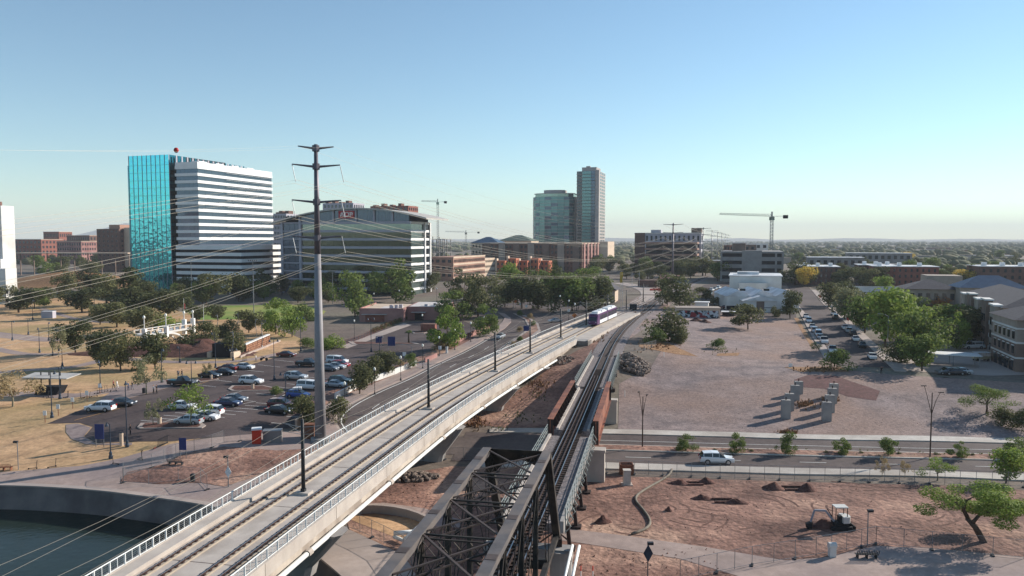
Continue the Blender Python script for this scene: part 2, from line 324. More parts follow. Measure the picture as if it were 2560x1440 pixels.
# ------------------------------------------------------------------ draped sheets
def clip_cell(poly, x0, x1, y0, y1):
    for ax, lim, sg in ((0, x0, 1), (0, x1, -1), (1, y0, 1), (1, y1, -1)):
        out = []
        for i in range(len(poly)):
            a, b = poly[i - 1], poly[i]; ia, ib = (a[ax] - lim) * sg >= 0, (b[ax] - lim) * sg >= 0
            if ia != ib:
                t = (lim - a[ax]) / (b[ax] - a[ax]); out.append((a[0] + (b[0] - a[0]) * t, a[1] + (b[1] - a[1]) * t))
            if ib: out.append(b)
        poly = out
        if len(poly) < 3: return None
    return poly
def sheet(name, poly, mat, off, kind='structure', parent=None, skirt=0.0, zfix=None, build=True, mb=None):
    poly = [(p[0], p[1]) for p in poly]
    ar = sum(poly[i][0] * poly[(i + 1) % len(poly)][1] - poly[(i + 1) % len(poly)][0] * poly[i][1] for i in range(len(poly)))
    if ar < 0: poly = poly[::-1]
    xs_, ys_ = [p[0] for p in poly], [p[1] for p in poly]
    i0, i1 = max(0, np.searchsorted(XS, min(xs_)) - 1), min(nx - 1, np.searchsorted(XS, max(xs_))); j0, j1 = max(0, np.searchsorted(YS, min(ys_)) - 1), min(ny - 1, np.searchsorted(YS, max(ys_)))
    touched = set()
    for k in range(len(poly)):
        a, b = poly[k - 1], poly[k]; L = math.hypot(b[0] - a[0], b[1] - a[1]); n = max(1, int(L / .35))
        for t in range(n + 1):
            x, y = a[0] + (b[0] - a[0]) * t / n, a[1] + (b[1] - a[1]) * t / n
            touched.add((int(np.searchsorted(XS, x) - 1), int(np.searchsorted(YS, y) - 1)))
    cx = (XS[i0:i1] + XS[i0 + 1:i1 + 1]) / 2; cyy = (YS[j0:j1] + YS[j0 + 1:j1 + 1]) / 2
    if len(cx) == 0 or len(cyy) == 0: return None
    inn = inpoly(*np.meshgrid(cx, cyy), poly)
    vd = {}; vs = []; fs = []
    def vid(x, y):
        k = (round(x, 3), round(y, 3))
        if k not in vd: vd[k] = len(vs); vs.append((x, y, (tz(x, y) if zfix is None else zfix) + off))
        return vd[k]
    for j in range(j0, j1):
        for i in range(i0, i1):
            if (i, j) in touched:
                c = clip_cell(poly, XS[i], XS[i + 1], YS[j], YS[j + 1])
                if c:
                    f = []
                    for q in c:
                        v = vid(*q)
                        if not f or (f[-1] != v and f[0] != v): f.append(v)
                    if len(f) > 2: fs.append(tuple(f))
            elif inn[j - j0, i - i0]:
                fs.append((vid(XS[i], YS[j]), vid(XS[i + 1], YS[j]), vid(XS[i + 1], YS[j + 1]), vid(XS[i], YS[j + 1])))
    m = mb or MB(); m.add(vs, fs)
    if skirt:
        for k in range(len(poly)):
            a, b = poly[k - 1], poly[k]; L = math.hypot(b[0] - a[0], b[1] - a[1]); n = max(1, int(L / 1.5))
            for t in range(n):
                x, y, x2, y2 = a[0] + (b[0] - a[0]) * t / n, a[1] + (b[1] - a[1]) * t / n, a[0] + (b[0] - a[0]) * (t + 1) / n, a[1] + (b[1] - a[1]) * (t + 1) / n
                z, z2 = (tz(x, y) if zfix is None else zfix) + off, (tz(x2, y2) if zfix is None else zfix) + off
                m.quad((x, y, z - skirt), (x2, y2, z2 - skirt), (x2, y2, z2), (x, y, z))
    if mb is not None or not build: return m
    return m.build(name, mat if not isinstance(mat, str) else MATS[mat], parent, smooth=not skirt, kind=kind if parent is None else None)
def px_poly(pts, dz=0): return [gp(a, b) for a, b in pts]
def strip(line, a, b): return [tuple(p)[:2] for p in offset_line(line, a)] + [tuple(p)[:2] for p in reversed(offset_line(line, b))]
def psheet(name, pts, mat, off, **k): return sheet(name, px_poly(pts), mat, off, **k)
psheet('lawn', [(-250, 750), (0, 742), (250, 738), (480, 785), (640, 800), (760, 850), (700, 1000), (560, 1085), (430, 1112), (300, 1163), (0, 1182), (-250, 1188)], 'dry_grass', .03)
psheet('ball_field', [(455, 775), (560, 764), (760, 762), (815, 778), (800, 795), (640, 798), (500, 800)], 'turf', .05)
psheet('parking_lot', [(118, 1060), (217, 1020), (330, 995), (430, 968), (560, 930), (690, 894), (800, 874), (850, 853), (1020, 806), (1140, 798), (1218, 820), (1095, 884), (1000, 933), (880, 968), (800, 1020), (740, 1066), (640, 1088), (430, 1104), (330, 1105), (240, 1108), (212, 1092), (232, 1068), (200, 1058)], 'asphalt', .06)
psheet('plaza', [(225, 1017), (285, 976), (330, 962), (420, 948), (492, 952), (432, 967), (332, 994)], 'pavers', .075)
psheet('plaza', [(165, 1062), (195, 1060), (228, 1070), (209, 1092), (240, 1110), (330, 1108), (330, 1114), (215, 1112), (178, 1098), (165, 1082)], 'pavers', .075)
psheet('promenade', [(-350, 1187), (0, 1182), (200, 1166), (300, 1147), (430, 1110), (640, 1086), (760, 1078), (800, 1110), (740, 1180), (640, 1260), (600, 1283), (520, 1263), (440, 1250), (350, 1238), (280, 1229), (200, 1222), (100, 1216), (0, 1213), (-350, 1207)], 'walk', .07, skirt=.5)
psheet('bare_island', [(300, 1205), (318, 1182), (420, 1160), (460, 1135), (560, 1118), (690, 1128), (800, 1122), (790, 1145), (560, 1218), (500, 1208), (400, 1212)], 'dirt', .11)
for k, (pts, w_) in enumerate([([(-60, 860), (60, 885), (200, 884), (300, 895), (420, 905), (560, 905), (640, 897), (720, 880)], 3.2), ([(-60, 935), (80, 925), (180, 918), (260, 900)], 3.2), ([(-60, 995), (60, 985), (180, 990), (260, 980), (320, 968)], 4.2),
                               ([(100, 770), (180, 795), (260, 806), (330, 800)], 2.6), ([(-60, 830), (40, 842), (130, 850), (190, 845)], 7.0)]):
    ln = smooth_line([gp(a, b) for a, b in pts], 2.0); sheet('footpath', strip(ln, -w_ / 2, w_ / 2), 'walk', .055)
psheet('path_beside_building', [(845, 868), (868, 872), (1030, 813), (1010, 808)], 'concrete', .1)
# stalls of the parking lot, painted
pm = MB()
def pline(a, b, w=.12, off=.075, mb=None):
    a, b = gp(*a), gp(*b); d = (b - a); n = Vector((-d.y, d.x, 0)).normalized() * (w / 2); k = max(1, int(d.length / 1.5)); q = mb or pm
    for i in range(k):
        p0, p1 = a + d * (i / k), a + d * ((i + 1) / k)
        q.quad(*[(v.x, v.y, tz(v.x, v.y) + off) for v in (p0 - n, p1 - n, p1 + n, p0 + n)])
for i in range(9):
    t = i / 8; pline((352 + 228 * t, 1052 - 52 * t), (405 + 228 * t, 1056 - 52 * t))
    pline((420 + 220 * t, 1058 - 50 * t), (478 + 222 * t, 1064 - 52 * t))
pline((408, 1056), (640, 1004)); pline((566, 988), (660, 965)); pline((430, 1064), (520, 1044))
for i in range(6):
    t = i / 5; pline((640 + 130 * t, 984 - 40 * t), (690 + 130 * t, 990 - 42 * t)); pline((485 + 200 * t, 962 - 62 * t), (540 + 200 * t, 968 - 62 * t))
pline((668, 1007), (770, 962))
for i in range(6): pline((640 + 38 * i, 1074 - 16 * i), (690 + 36 * i, 1078 - 17 * i))
pm.build('stall_lines', MATS['paint'], kind='structure')
ym = MB()
for i in range(12): pline((186 + 12 * i, 1052 - 3.2 * i), (200 + 12 * i, 1048 - 3.2 * i), .14, .078, ym)
for i in range(10): pline((218 + 10 * i, 1034 - 2.6 * i), (228 + 10 * i, 1030 - 2.6 * i), .14, .078, ym)
for i in range(8): pline((478 + 9 * i, 968 - 3 * i), (486 + 9 * i, 965 - 3 * i), .14, .078, ym)
ym.build('hatch_lines', MATS['yellow_paint'], kind='structure')
def island(pts, name='traffic_island'):
    o = psheet(name, pts, 'concrete', .2, skirt=.3)
    c = px_poly(pts); cen = sum(c, Vector()) / len(c); s2 = [cen + (p - cen) * .86 for p in c]
    sheet('planting_bed', s2, 'dirt_dark', .215, parent=o)
island([(343, 1070), (352, 1060), (420, 1058), (505, 1060), (515, 1066), (505, 1072), (350, 1074)])
island([(570, 974), (580, 966), (660, 966), (700, 974), (690, 978), (580, 979)])
island([(490, 950), (540, 944), (548, 950), (500, 956)])
island([(870, 855), (1040, 858), (1050, 862), (880, 862)])
island([(1030, 831), (1072, 826), (1084, 818), (1086, 826), (1060, 834), (1034, 835)])
# the sunken road, the bend and the junction
ROAD = smooth_line([(190, 101.5, 0), (110, 107.3, 0), (66, 110.6, 0), (40, 112.8, 0), (14, 115.5, 0), (2, 116.2, 0), (-6, 116.5, 0), (-15, 117.6, 0), (-21.5, 120.6, 0), (-25, 126, 0), (-25.3, 133, 0), (-23.2, 143, 0), (-17.5, 160, 0), (-10, 185, 0), (-2.7, 210, 0)], 2.0)
RR = [p for p in ROAD if p.x > -9.5 and p.y < 121]
sheet('road', strip(ROAD, -5, 5), 'asphalt_road', .05)
sheet('road', strip(RR, 1.2, 8.1), 'asphalt_road', .055)
sheet('road', strip(RR, -8.2, -1.2), 'asphalt_road', .055)
psheet('road', [(1196, 862), (1245, 822), (1272, 803), (1262, 786), (1230, 776), (1150, 770), (1150, 752), (1320, 750), (1430, 752), (1530, 742), (1560, 752), (1440, 797), (1400, 832), (1330, 872), (1262, 905), (1200, 925)], 'asphalt_road', .062)
for nm, a, b in (('sidewalk', 8.1, 10.7), ('sidewalk', -11.2, -8.2), ('median', -1.6, 1.6)):
    o = sheet(nm, strip([p for p in RR if p.x > (-6 if nm == 'sidewalk' else 6)], a, b), 'pale_concrete', .2, skirt=.3)
    if nm == 'median': sheet('planting_bed', strip([p for p in RR if p.x > 6.5], a + .3, b - .3), 'dirt', .215, parent=o)
BEND = [p for p in ROAD if p.y > 121 or p.x < -9]
sheet('sidewalk', strip(BEND, -8.2, -4.8), 'walk', .2, skirt=.3)
sheet('bed_along_road', strip([p for p in BEND if p.y > 128], -12.4, -8.2), 'dirt', .16, skirt=.3)
sheet('sidewalk', strip(BEND[:14], 5, 7.6), 'walk', .2, skirt=.3)
psheet('sidewalk', [(1217, 849), (1262, 822), (1278, 806), (1276, 795), (1262, 785), (1245, 782), (1262, 795), (1256, 806), (1235, 826), (1195, 850)], 'walk', .2, skirt=.3)
o = psheet('traffic_island', [(1283, 784), (1315, 790), (1346, 810), (1352, 828), (1330, 846), (1258, 888), (1240, 884), (1292, 846), (1322, 822), (1312, 800)], 'concrete', .2, skirt=.3)
psheet('planting_bed', [(1292, 787), (1312, 792), (1341, 812), (1346, 827), (1326, 842), (1262, 882), (1252, 881), (1298, 847), (1328, 824), (1316, 800)], 'dirt', .215, parent=o)
lm_ = MB()
def dline(line, off, w, dash=None, mb=lm_, z=.085):
    a = offset_line(line, off - w / 2); b = offset_line(line, off + w / 2)
    for i in range(len(line) - 1):
        if dash and (i // dash) % 3: continue
        mb.quad(*[(v.x, v.y, tz(v.x, v.y) + z) for v in (a[i], b[i], b[i + 1], a[i + 1])])
dline([p for p in RR if p.x > 4], -4.8, .14, 2); dline([p for p in RR if p.x > 4], 4.3, .14)
dline(BEND, -3.6, .2); dline(BEND, 0, .13, 2); dline(BEND, 3.9, .14)
lm_.build('road_lines', MATS['paint'], kind='structure')
gut = MB(); dline(BEND, -4.6, .6, None, gut, .07); gut.build('gutter', MATS['concrete'], kind='structure')
# right bank
psheet('gravel_slope', [(1545, 1078), (1548, 960), (1625, 925), (1660, 870), (1605, 868), (1652, 785), (1720, 772), (1850, 790), (1985, 800), (2110, 925), (2225, 936), (2560, 958), (3000, 985), (3000, 1118), (2560, 1104), (2000, 1088)], 'gravel', .03)
psheet('red_patch', [(1985, 950), (2020, 938), (2090, 940), (2130, 955), (2200, 978), (2190, 1002), (2120, 992), (2060, 972), (2000, 968)], 'red_gravel', .06)
for pts in ([(1598, 850), (1625, 845), (1680, 862), (1700, 872), (1745, 892), (1690, 886), (1640, 876), (1598, 868)], [(1795, 884), (1850, 882), (1845, 890), (1790, 890)], [(1960, 918), (2100, 918), (2125, 930), (2000, 930)],
            [(2000, 1012), (2030, 1006), (2035, 1014), (2005, 1018)], [(2060, 998), (2090, 994), (2092, 1004), (2062, 1006)], [(1948, 1082), (1990, 1078), (1992, 1086), (1950, 1087)], [(1560, 775), (1596, 752), (1606, 757), (1575, 780)], [(1985, 795), (1995, 795), (2035, 860), (2028, 868)]):
    psheet('straw_patch', pts, 'straw', .055)
psheet('construction_ground', [(860, 1285), (900, 1205), (1010, 1185), (1130, 1166), (1300, 1170), (1420, 1178), (1512, 1190), (2000, 1205), (2560, 1226), (3000, 1245), (3000, 1590), (1100, 1590), (1000, 1500), (900, 1400)], 'dirt', .035)
psheet('under_bridge_ground', [(1100, 1060), (1250, 1000), (1420, 890), (1500, 850), (1545, 830), (1560, 860), (1500, 960), (1440, 1060), (1300, 1074), (1180, 1060)], 'dirt', .03)
psheet('footpath', [(1380, 1318), (1560, 1340), (1760, 1368), (1960, 1402), (2060, 1395), (2190, 1366), (2330, 1372), (2560, 1394), (3000, 1440), (3000, 1590), (1950, 1590), (1860, 1446), (1700, 1398), (1420, 1354), (1380, 1350)], 'walk', .06, skirt=.2)
psheet('arena_floor', [(860, 1292), (940, 1286), (1040, 1298), (1085, 1325), (1060, 1350), (990, 1345), (900, 1310)], 'dry_grass', .05)
psheet('footpath', [(835, 1290), (880, 1262), (960, 1258), (1060, 1272), (1150, 1300), (1150, 1320), (1085, 1318), (1040, 1292), (940, 1280), (870, 1292), (840, 1310)], 'walk', .07, skirt=.2)
psheet('footpath', [(800, 1370), (850, 1315), (1010, 1390), (1060, 1470), (1060, 1590), (980, 1590), (870, 1440)], 'concrete', .08, skirt=.2)
# streets on the terrace
STREET = smooth_line([(71, 146, 0), (77.6, 166, 0), (92, 211, 0), (112, 274, 0), (130, 332, 0), (168, 450, 0), (191, 525, 0)], 3.0)
sheet('street', strip(cut(STREET, 162, 520), -5.4, 5.4), 'asphalt', .05)
sheet('sidewalk', strip(cut(STREET, 160, 400), 5.4, 7.8), 'concrete', .18, skirt=.3); sheet('sidewalk', strip(cut(STREET, 172, 400), -7.4, -5.4), 'concrete', .18, skirt=.3)
psheet('courtyard', [(2225, 880), (2330, 860), (2480, 868), (2600, 880), (2650, 935), (2480, 940), (2300, 930), (2235, 925)], 'concrete', .05)
psheet('yard', [(1712, 745), (1760, 712), (1830, 705), (1835, 772), (1990, 785), (1990, 800), (1850, 792), (1720, 775)], 'asphalt', .045)
psheet('rail_yard', [(1560, 792), (1575, 755), (1630, 715), (1690, 712), (1700, 740), (1640, 800), (1570, 850), (1540, 862)], 'gravel', .04)
trk = random.Random(11)
def ruts(name, mat, n, box, rad, off):
    for _ in range(n):
        px, py = trk.uniform(box[0], box[1]), trk.uniform(box[2], box[3]); c = gp(px, py); a = trk.uniform(0, 6.28); r0 = trk.uniform(*rad); sp = trk.uniform(.4, 1.2); sg = trk.choice((-1, 1))
        ln = [Vector((c.x + r0 * math.cos(a + sg * sp * k / 14) * (1 + .1 * k / 14), c.y + r0 * .7 * math.sin(a + sg * sp * k / 14), 0)) for k in range(15)]
        for o_ in (-.8, .8): sheet(name, strip(ln, o_ - .13, o_ + .13), mat, off)
M('rut', S(88, 62, 54), S(118, 86, 74), 1, .95)
ruts('tyre_track', 'rut', 15, (1560, 2060, 1240, 1340), (4, 9), .05); ruts('tyre_track', 'rut', 5, (2150, 2400, 1260, 1320), (5, 9), .05)
sheet('ballast_bed', strip(cut(RAIL, 160, 520), -3.4, 3.4), 'ballast', .12, skirt=.3)
M('oiled_ballast', S(84, 72, 67), S(62, 53, 50), 2.5, .95, bump=1, bs=8, bd=.08)
sheet('track_bed', strip(cut(RAIL, 166, 520), -1.35, 1.35), 'oiled_ballast', .15)
sheet('trackway', strip(cut(LRT, 240, 445), -4.6, 4.6), 'concrete', .12, skirt=.4)
# ------------------------------------------------------------------ bridges, rails, overhead lines
def sweep(mb, line, prof, zf=None):
    """closed profile (offset to the right, height) along a plan line"""
    n = len(prof); k = len(line); L = [offset_line(line, a) for a, _ in prof]
    vs = [(L[j][i].x, L[j][i].y, prof[j][1] + (zf(line[i]) if zf else 0)) for i in range(k) for j in range(n)]
    fs = [(i * n + j, i * n + (j + 1) % n, (i + 1) * n + (j + 1) % n, (i + 1) * n + j) for i in range(k - 1) for j in range(n)]
    fs += [tuple(range(n)), tuple(range((k - 1) * n, k * n))[::-1]]
    return mb.add(vs, fs)
def bx(a, b, z0, z1): return [(a, z0), (a, z1), (b, z1), (b, z0)]
def resample(line, step):
    out = [line[0].copy()]; acc = 0
    for a, b in zip(line, line[1:]):
        L = (b - a).length
        while acc + L >= step:
            t = (step - acc) / L; a = a.lerp(b, t); out.append(a.copy()); L = (b - a).length; acc = 0
        acc += L
    return out
M('bridge_concrete', S(192, 181, 170), S(176, 165, 156), .5, .85, bump=.15, bs=6, bd=.02, c3=S(156, 145, 135), s3=.35, det=7, streak=(1, 1, .15), k3=(.48, .8))
M('girder_concrete', S(196, 184, 170), S(172, 160, 148), .6, .85, bump=.15, bs=5, bd=.02, c3=S(146, 133, 122), s3=.3, det=8, streak=(1, 1, .2))
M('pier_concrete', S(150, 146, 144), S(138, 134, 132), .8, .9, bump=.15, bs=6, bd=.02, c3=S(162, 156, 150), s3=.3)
M('white_steel', S(226, 226, 222), rough=.45, spec=.4)
M('rail_steel', S(88, 70, 64), S(68, 53, 48), 2.0, .55, .6)
M('rail_top', S(176, 170, 168), rough=.3, metal=.9)
M('plinth', S(180, 166, 148), S(164, 150, 134), 1.0, .9)
M('fastener', S(70, 52, 48), rough=.8)
M('black_steel', S(46, 48, 52), S(38, 40, 44), 2.0, .55, .2, spec=.4)
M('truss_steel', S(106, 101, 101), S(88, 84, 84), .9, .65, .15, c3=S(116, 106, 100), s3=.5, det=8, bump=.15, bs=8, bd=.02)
M('lateral_steel', S(92, 80, 76), S(72, 63, 60), 1.2, .65, .2)
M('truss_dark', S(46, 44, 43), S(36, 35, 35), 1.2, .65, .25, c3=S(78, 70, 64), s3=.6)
M('weathered_steel', S(150, 96, 74), S(128, 82, 66), .8, .75, .1, c3=S(110, 72, 62), s3=.4, det=8)
M('teal_steel', S(158, 164, 160), S(136, 142, 138), 2, .5, .2)
M('dark_rust', S(64, 48, 44), S(50, 40, 38), 1.5, .8)
M('galvanised', S(150, 152, 154), S(134, 136, 138), .5, .45, .5, c3=S(118, 118, 120), s3=.3)
M('pole_steel', S(150, 145, 146), S(136, 131, 133), .6, .6, .0)
M('pole_dark', S(112, 106, 112), S(98, 92, 98), .8, .5, .4)
M('wire', S(158, 150, 138), rough=.5, metal=.5)
M('copper_wire', S(120, 120, 110), rough=.5, metal=.5)
M('sleeper', S(72, 58, 52), S(54, 44, 40), 3, .95)
# ---- light rail bridge
lb = thing('light_rail_bridge', (-24, 56, LRT_Z), 'pale concrete light rail bridge with two tracks, white railings and V-shaped piers', 'bridge')
lb.location = (0, 0, 0)
D = cut(LRT, 8, 189); DZ = LRT_Z - .28
m = MB(); sweep(m, D, [(-4.95, DZ - .55), (-4.95, DZ), (4.95, DZ), (4.95, DZ - .55), (3.2, DZ - .8), (-3.2, DZ - .8)]); m.build('deck', MATS['bridge_concrete'], lb)
for s in (-1, 1):
    m = MB(); sweep(m, D, bx(*sorted((s * 5.1, s * 3.75)), DZ - .02, DZ + .36)); m.build('walkway', MATS['bridge_concrete'], lb)
    m = MB(); sweep(m, D, bx(*sorted((s * 5.25, s * 4.92)), DZ - .75, DZ + .42)); m.build('fascia', MATS['bridge_concrete'], lb)
    m = MB(); sweep(m, D, bx(*sorted((s * 4.4, s * 3.6)), DZ - 2.0, DZ - .6)); m.build('girder', MATS['girder_concrete'], lb)
    pl = offset_line(D, s * 4.75); m = MB(); m.tube([(p.x, p.y, DZ - 2.1) for p in pl], .24, 8)
    pp = m.build('pipe', MATS['white_steel'], lb, smooth=True)
    for q in resample(pl, 19.5)[1:]:
        d = (at_y(pl, q.y)[1]); m = MB(); m.tube([(q.x - d.x * .35, q.y - d.y * .35, DZ - 2.1), (q.x + d.x * .35, q.y + d.y * .35, DZ - 2.1)], .33, 8); m.build('pipe_coupling', MATS['bridge_concrete'], pp)
    # railing
    rl = offset_line(D, s * 5.02); z0 = DZ + .42; m = MB()
    m.tube([(p.x, p.y, z0 + .86) for p in rl], .05, 6); m.tube([(p.x, p.y, z0 + .05) for p in rl], .035, 4)
    for k in range(1, 5): m.tube([(p.x, p.y, z0 + .05 + .16 * k) for p in rl], .004, 3)
    rs = resample(rl, .8)
    for q in rs[1::2]: m.cbox((q.x, q.y, z0 + .43), .04, .04, .86)
    ro = m.build('railing', MATS['white_steel'], lb)
    pmesh = MB().cbox((0, 0, .44), .12, .08, .88).mesh('post', MATS['white_steel'])
    for q in rs[0::2]: ob('post', pmesh, ro, (q.x, q.y, z0))
    for tc in (-.7525, .7525):
        c = s * 2.2 + tc
        m = MB(); sweep(m, cut(LRT, 8, 245), bx(c - .17, c + .32, DZ, DZ + .13)); m.build('plinth', MATS['plinth'], lb)
        m = MB(); sweep(m, cut(LRT, 8, 330), bx(c - .07, c + .07, DZ + .13, DZ + .27), zf=None); m.build('rail', MATS['rail_steel'], lb)
        m = MB(); sweep(m, cut(LRT, 8, 330), bx(c - .035, c + .035, DZ + .271, DZ + .28)); m.build('rail_head', MATS['rail_top'], lb)
        m = MB()
        for q in resample(offset_line(cut(LRT, 35, 170), c), .78): m.cbox((q.x, q.y, DZ + .16), .44, .22, .1, -.2)
        m.build('fasteners', MATS['fastener'], lb, kind='stuff')
for i, q in enumerate(resample(D, 12.6)[1:]):
    d = at_y(D, q.y)[1]; rz_ = math.atan2(d.y, d.x) - math.pi / 2; n = Vector((d.y, -d.x, 0))
    MB().cbox((q.x, q.y, DZ + .003), 7.4, .07, .012, rz_).build('deck_joint', MATS['fastener'], lb)
    for s in (-1, 1): e = q + n * (s * 5.255); MB().cbox((e.x, e.y, DZ - .17), .03, .05, 1.14, rz_).build('fascia_joint', MATS['girder_concrete'], lb)
def pier(y, zb=None):
    p, d = at_y(LRT, y); n = Vector((d.y, -d.x, 0)); zb = (tz(p.x, p.y) if zb is None else zb) - .4; zt = DZ - 2.1
    po = ob('pier', None, lb)
    for s in (-1, 1):
        m = MB(); ring = []
        for lat0, lat1, th, z in ((.0, 2.6, 1.15, zb), (.15, 2.9, 1.15, zb + (zt - zb) * .25), (2.4, 5.7, 1.25, zt - .25), (2.3, 5.9, 1.3, zt)):
            r_ = []
            for a, b in ((lat0, -th), (lat1 - .45, -th), (lat1, -th * .55), (lat1, th * .55), (lat1 - .45, th), (lat0, th)):
                q = p + n * (s * a) + d * b; r_.append((q.x, q.y, z))
            ring.append(r_ if s > 0 else r_[::-1])
        vs = [v for r_ in ring for v in r_]; k = 6
        fs = [(i * k + j, i * k + (j + 1) % k, (i + 1) * k + (j + 1) % k, (i + 1) * k + j) for i in range(3) for j in range(k)] + [tuple(range(k))[::-1], tuple(range(3 * k, 4 * k))]
        m.add(vs, fs); m.build('pier_arm', MATS['pier_concrete'], po)
        q = p + n * (s * 4.0); MB().cbox((q.x, q.y, zt + .12), .7, .7, .26).build('bearing', MATS['pier_concrete'], po)
for y in (30, 70, 109.5, 139, 161): pier(y, -5.5 if y < 60 else None)
# abutment and ramp wall
p, d = at_y(LRT, 189); n = Vector((d.y, -d.x, 0)); RAMP = cut(LRT, 187.5, 262)
m = MB(); sweep(m, RAMP, [(-4.9, .5), (-4.9, DZ - .02), (7.6, DZ - .02), (7.6, .5)]); m.build('abutment', MATS['bridge_concrete'], lb)
m = MB(); sweep(m, RAMP, bx(7.6, 8.0, -1.5, DZ + .25)); m.build('ramp_wall', MATS['bridge_concrete'], lb)
m = MB(); sweep(m, RAMP[:3], bx(4.9, 8.0, -1.6, DZ + .03)); m.build('wing_wall', MATS['pier_concrete'], lb)
m = MB(); sweep(m, RAMP, bx(-5.2, -4.9, .2, DZ + .5)); m.build('ramp_kerb', MATS['bridge_concrete'], lb)
rl = offset_line(RAMP, -5.05); m = MB(); m.tube([(q.x, q.y, DZ + 1.4) for q in rl], .05, 5)
for q in resample(rl, 1.2): m.cbox((q.x, q.y, DZ + .95), .06, .06, .9)
m.build('ramp_railing', MATS['white_steel'], lb)
# ---- catenary poles and overhead wires of the light rail
CAT = [35, 73.3, 110.8, 143, 166.3, 192, 219, 246, 275, 306]
catlab = ['off', 'nearest dark pole between the two bridge tracks', 'second dark pole standing between the bridge tracks', 'third dark pole between the bridge tracks', 'fourth dark pole between the bridge tracks', 'fifth dark pole, last one before the train', 'dark catenary pole beside the train', 'dark catenary pole just behind the train', 'dark catenary pole at the level crossing', 'dark catenary pole on the curved trackway']
proto = None
for i, y in enumerate(CAT):
    p, d = at_y(LRT, y); zb = DZ if y < 262 else tz(p.x, p.y) + .1
    if i < 1: continue
    t = thing('catenary_pole', (p.x, p.y, zb), catlab[i], 'pole', 'catenary poles of the light rail', math.atan2(d.y, d.x) - math.pi / 2)
    MB().cbox((0, 0, .12), 1.5, 1.1, .24).build('footing', MATS['bridge_concrete'], t)
    MB().cbox((0, 0, .38), .42, .42, .28).build('base_plate', MATS['black_steel'], t)
    MB().tube([(0, 0, .5), (0, 0, 7.4)], .2, 8, .15).build('mast', MATS['black_steel'], t, smooth=True)
    for s in (-1, 1):
        m = MB(); m.tube([(0, 0, 6.6), (s * 2.2, 0, 6.9)], .035, 4); m.tube([(0, 0, 5.9), (s * 2.0, 0, 6.1)], .03, 4); m.tube([(0, 0, 5.95), (s * 1.5, 0, 6.78)], .025, 4); m.build('arm', MATS['galvanised'], t)
for s, nm in ((-1, 'overhead contact wires above the left bridge track'), (1, 'overhead contact wires above the right bridge track')):
    t = thing('overhead_wire', (0, 0, 0), nm, 'wire', 'overhead wires of the light rail')
    a = MB(); b = MB()
    for y0, y1 in zip(CAT, CAT[1:]):
        A, dA = at_y(LRT, y0); B, dB = at_y(LRT, y1); nA = Vector((dA.y, -dA.x, 0)); nB = Vector((dB.y, -dB.x, 0)); A = A + nA * (s * 2.2); B = B + nB * (s * 2.2)
        pts = [A.lerp(B, k / 8) for k in range(9)]
        a.tube([(q.x, q.y, DZ + 6.9 - .9 * 4 * (k / 8) * (1 - k / 8)) for k, q in enumerate(pts)], .014, 4); b.tube([(q.x, q.y, DZ + 5.7) for q in pts], .014, 4)
    a.build('messenger_wire', MATS['wire'], t); b.build('contact_wire', MATS['wire'], t)
# ---- truss bridge
TD = Vector((.187, .982, 0)).normalized(); TN = Vector((TD.y, -TD.x, 0)); PAN = 5.9; TW = 2.45; ZT, ZB = 12.0, 3.0
T0 = Vector((.4, 60, 0))
def tp(k, s, z):                       # k panels back from the far top corner, side s
    q = T0 - TD * (PAN * k) + TN * (s * TW); return Vector((q.x, q.y, z))
tb = thing('truss_bridge', (0, 0, 0), 'dark steel through-truss railway bridge with laced members in the foreground', 'bridge')
NP = 7
def laced(mb, p, q, depth, up, step=.5, w=.07, x=False):
    p, q = Vector(p), Vector(q); up = Vector(up); n = max(2, int((q - p).length / step))
    mb.beam(p, q, .1, w); mb.beam(p - up * depth, q - up * depth, .1, w)
    for i in range(n):
        a, b = p.lerp(q, i / n), p.lerp(q, (i + 1) / n)
        if x: mb.beam(a, b - up * depth, .05, .03); mb.beam(a - up * depth, b, .05, .03)
        else: mb.beam(a if i % 2 else a - up * depth, b - up * depth if i % 2 else b, .05, .03)
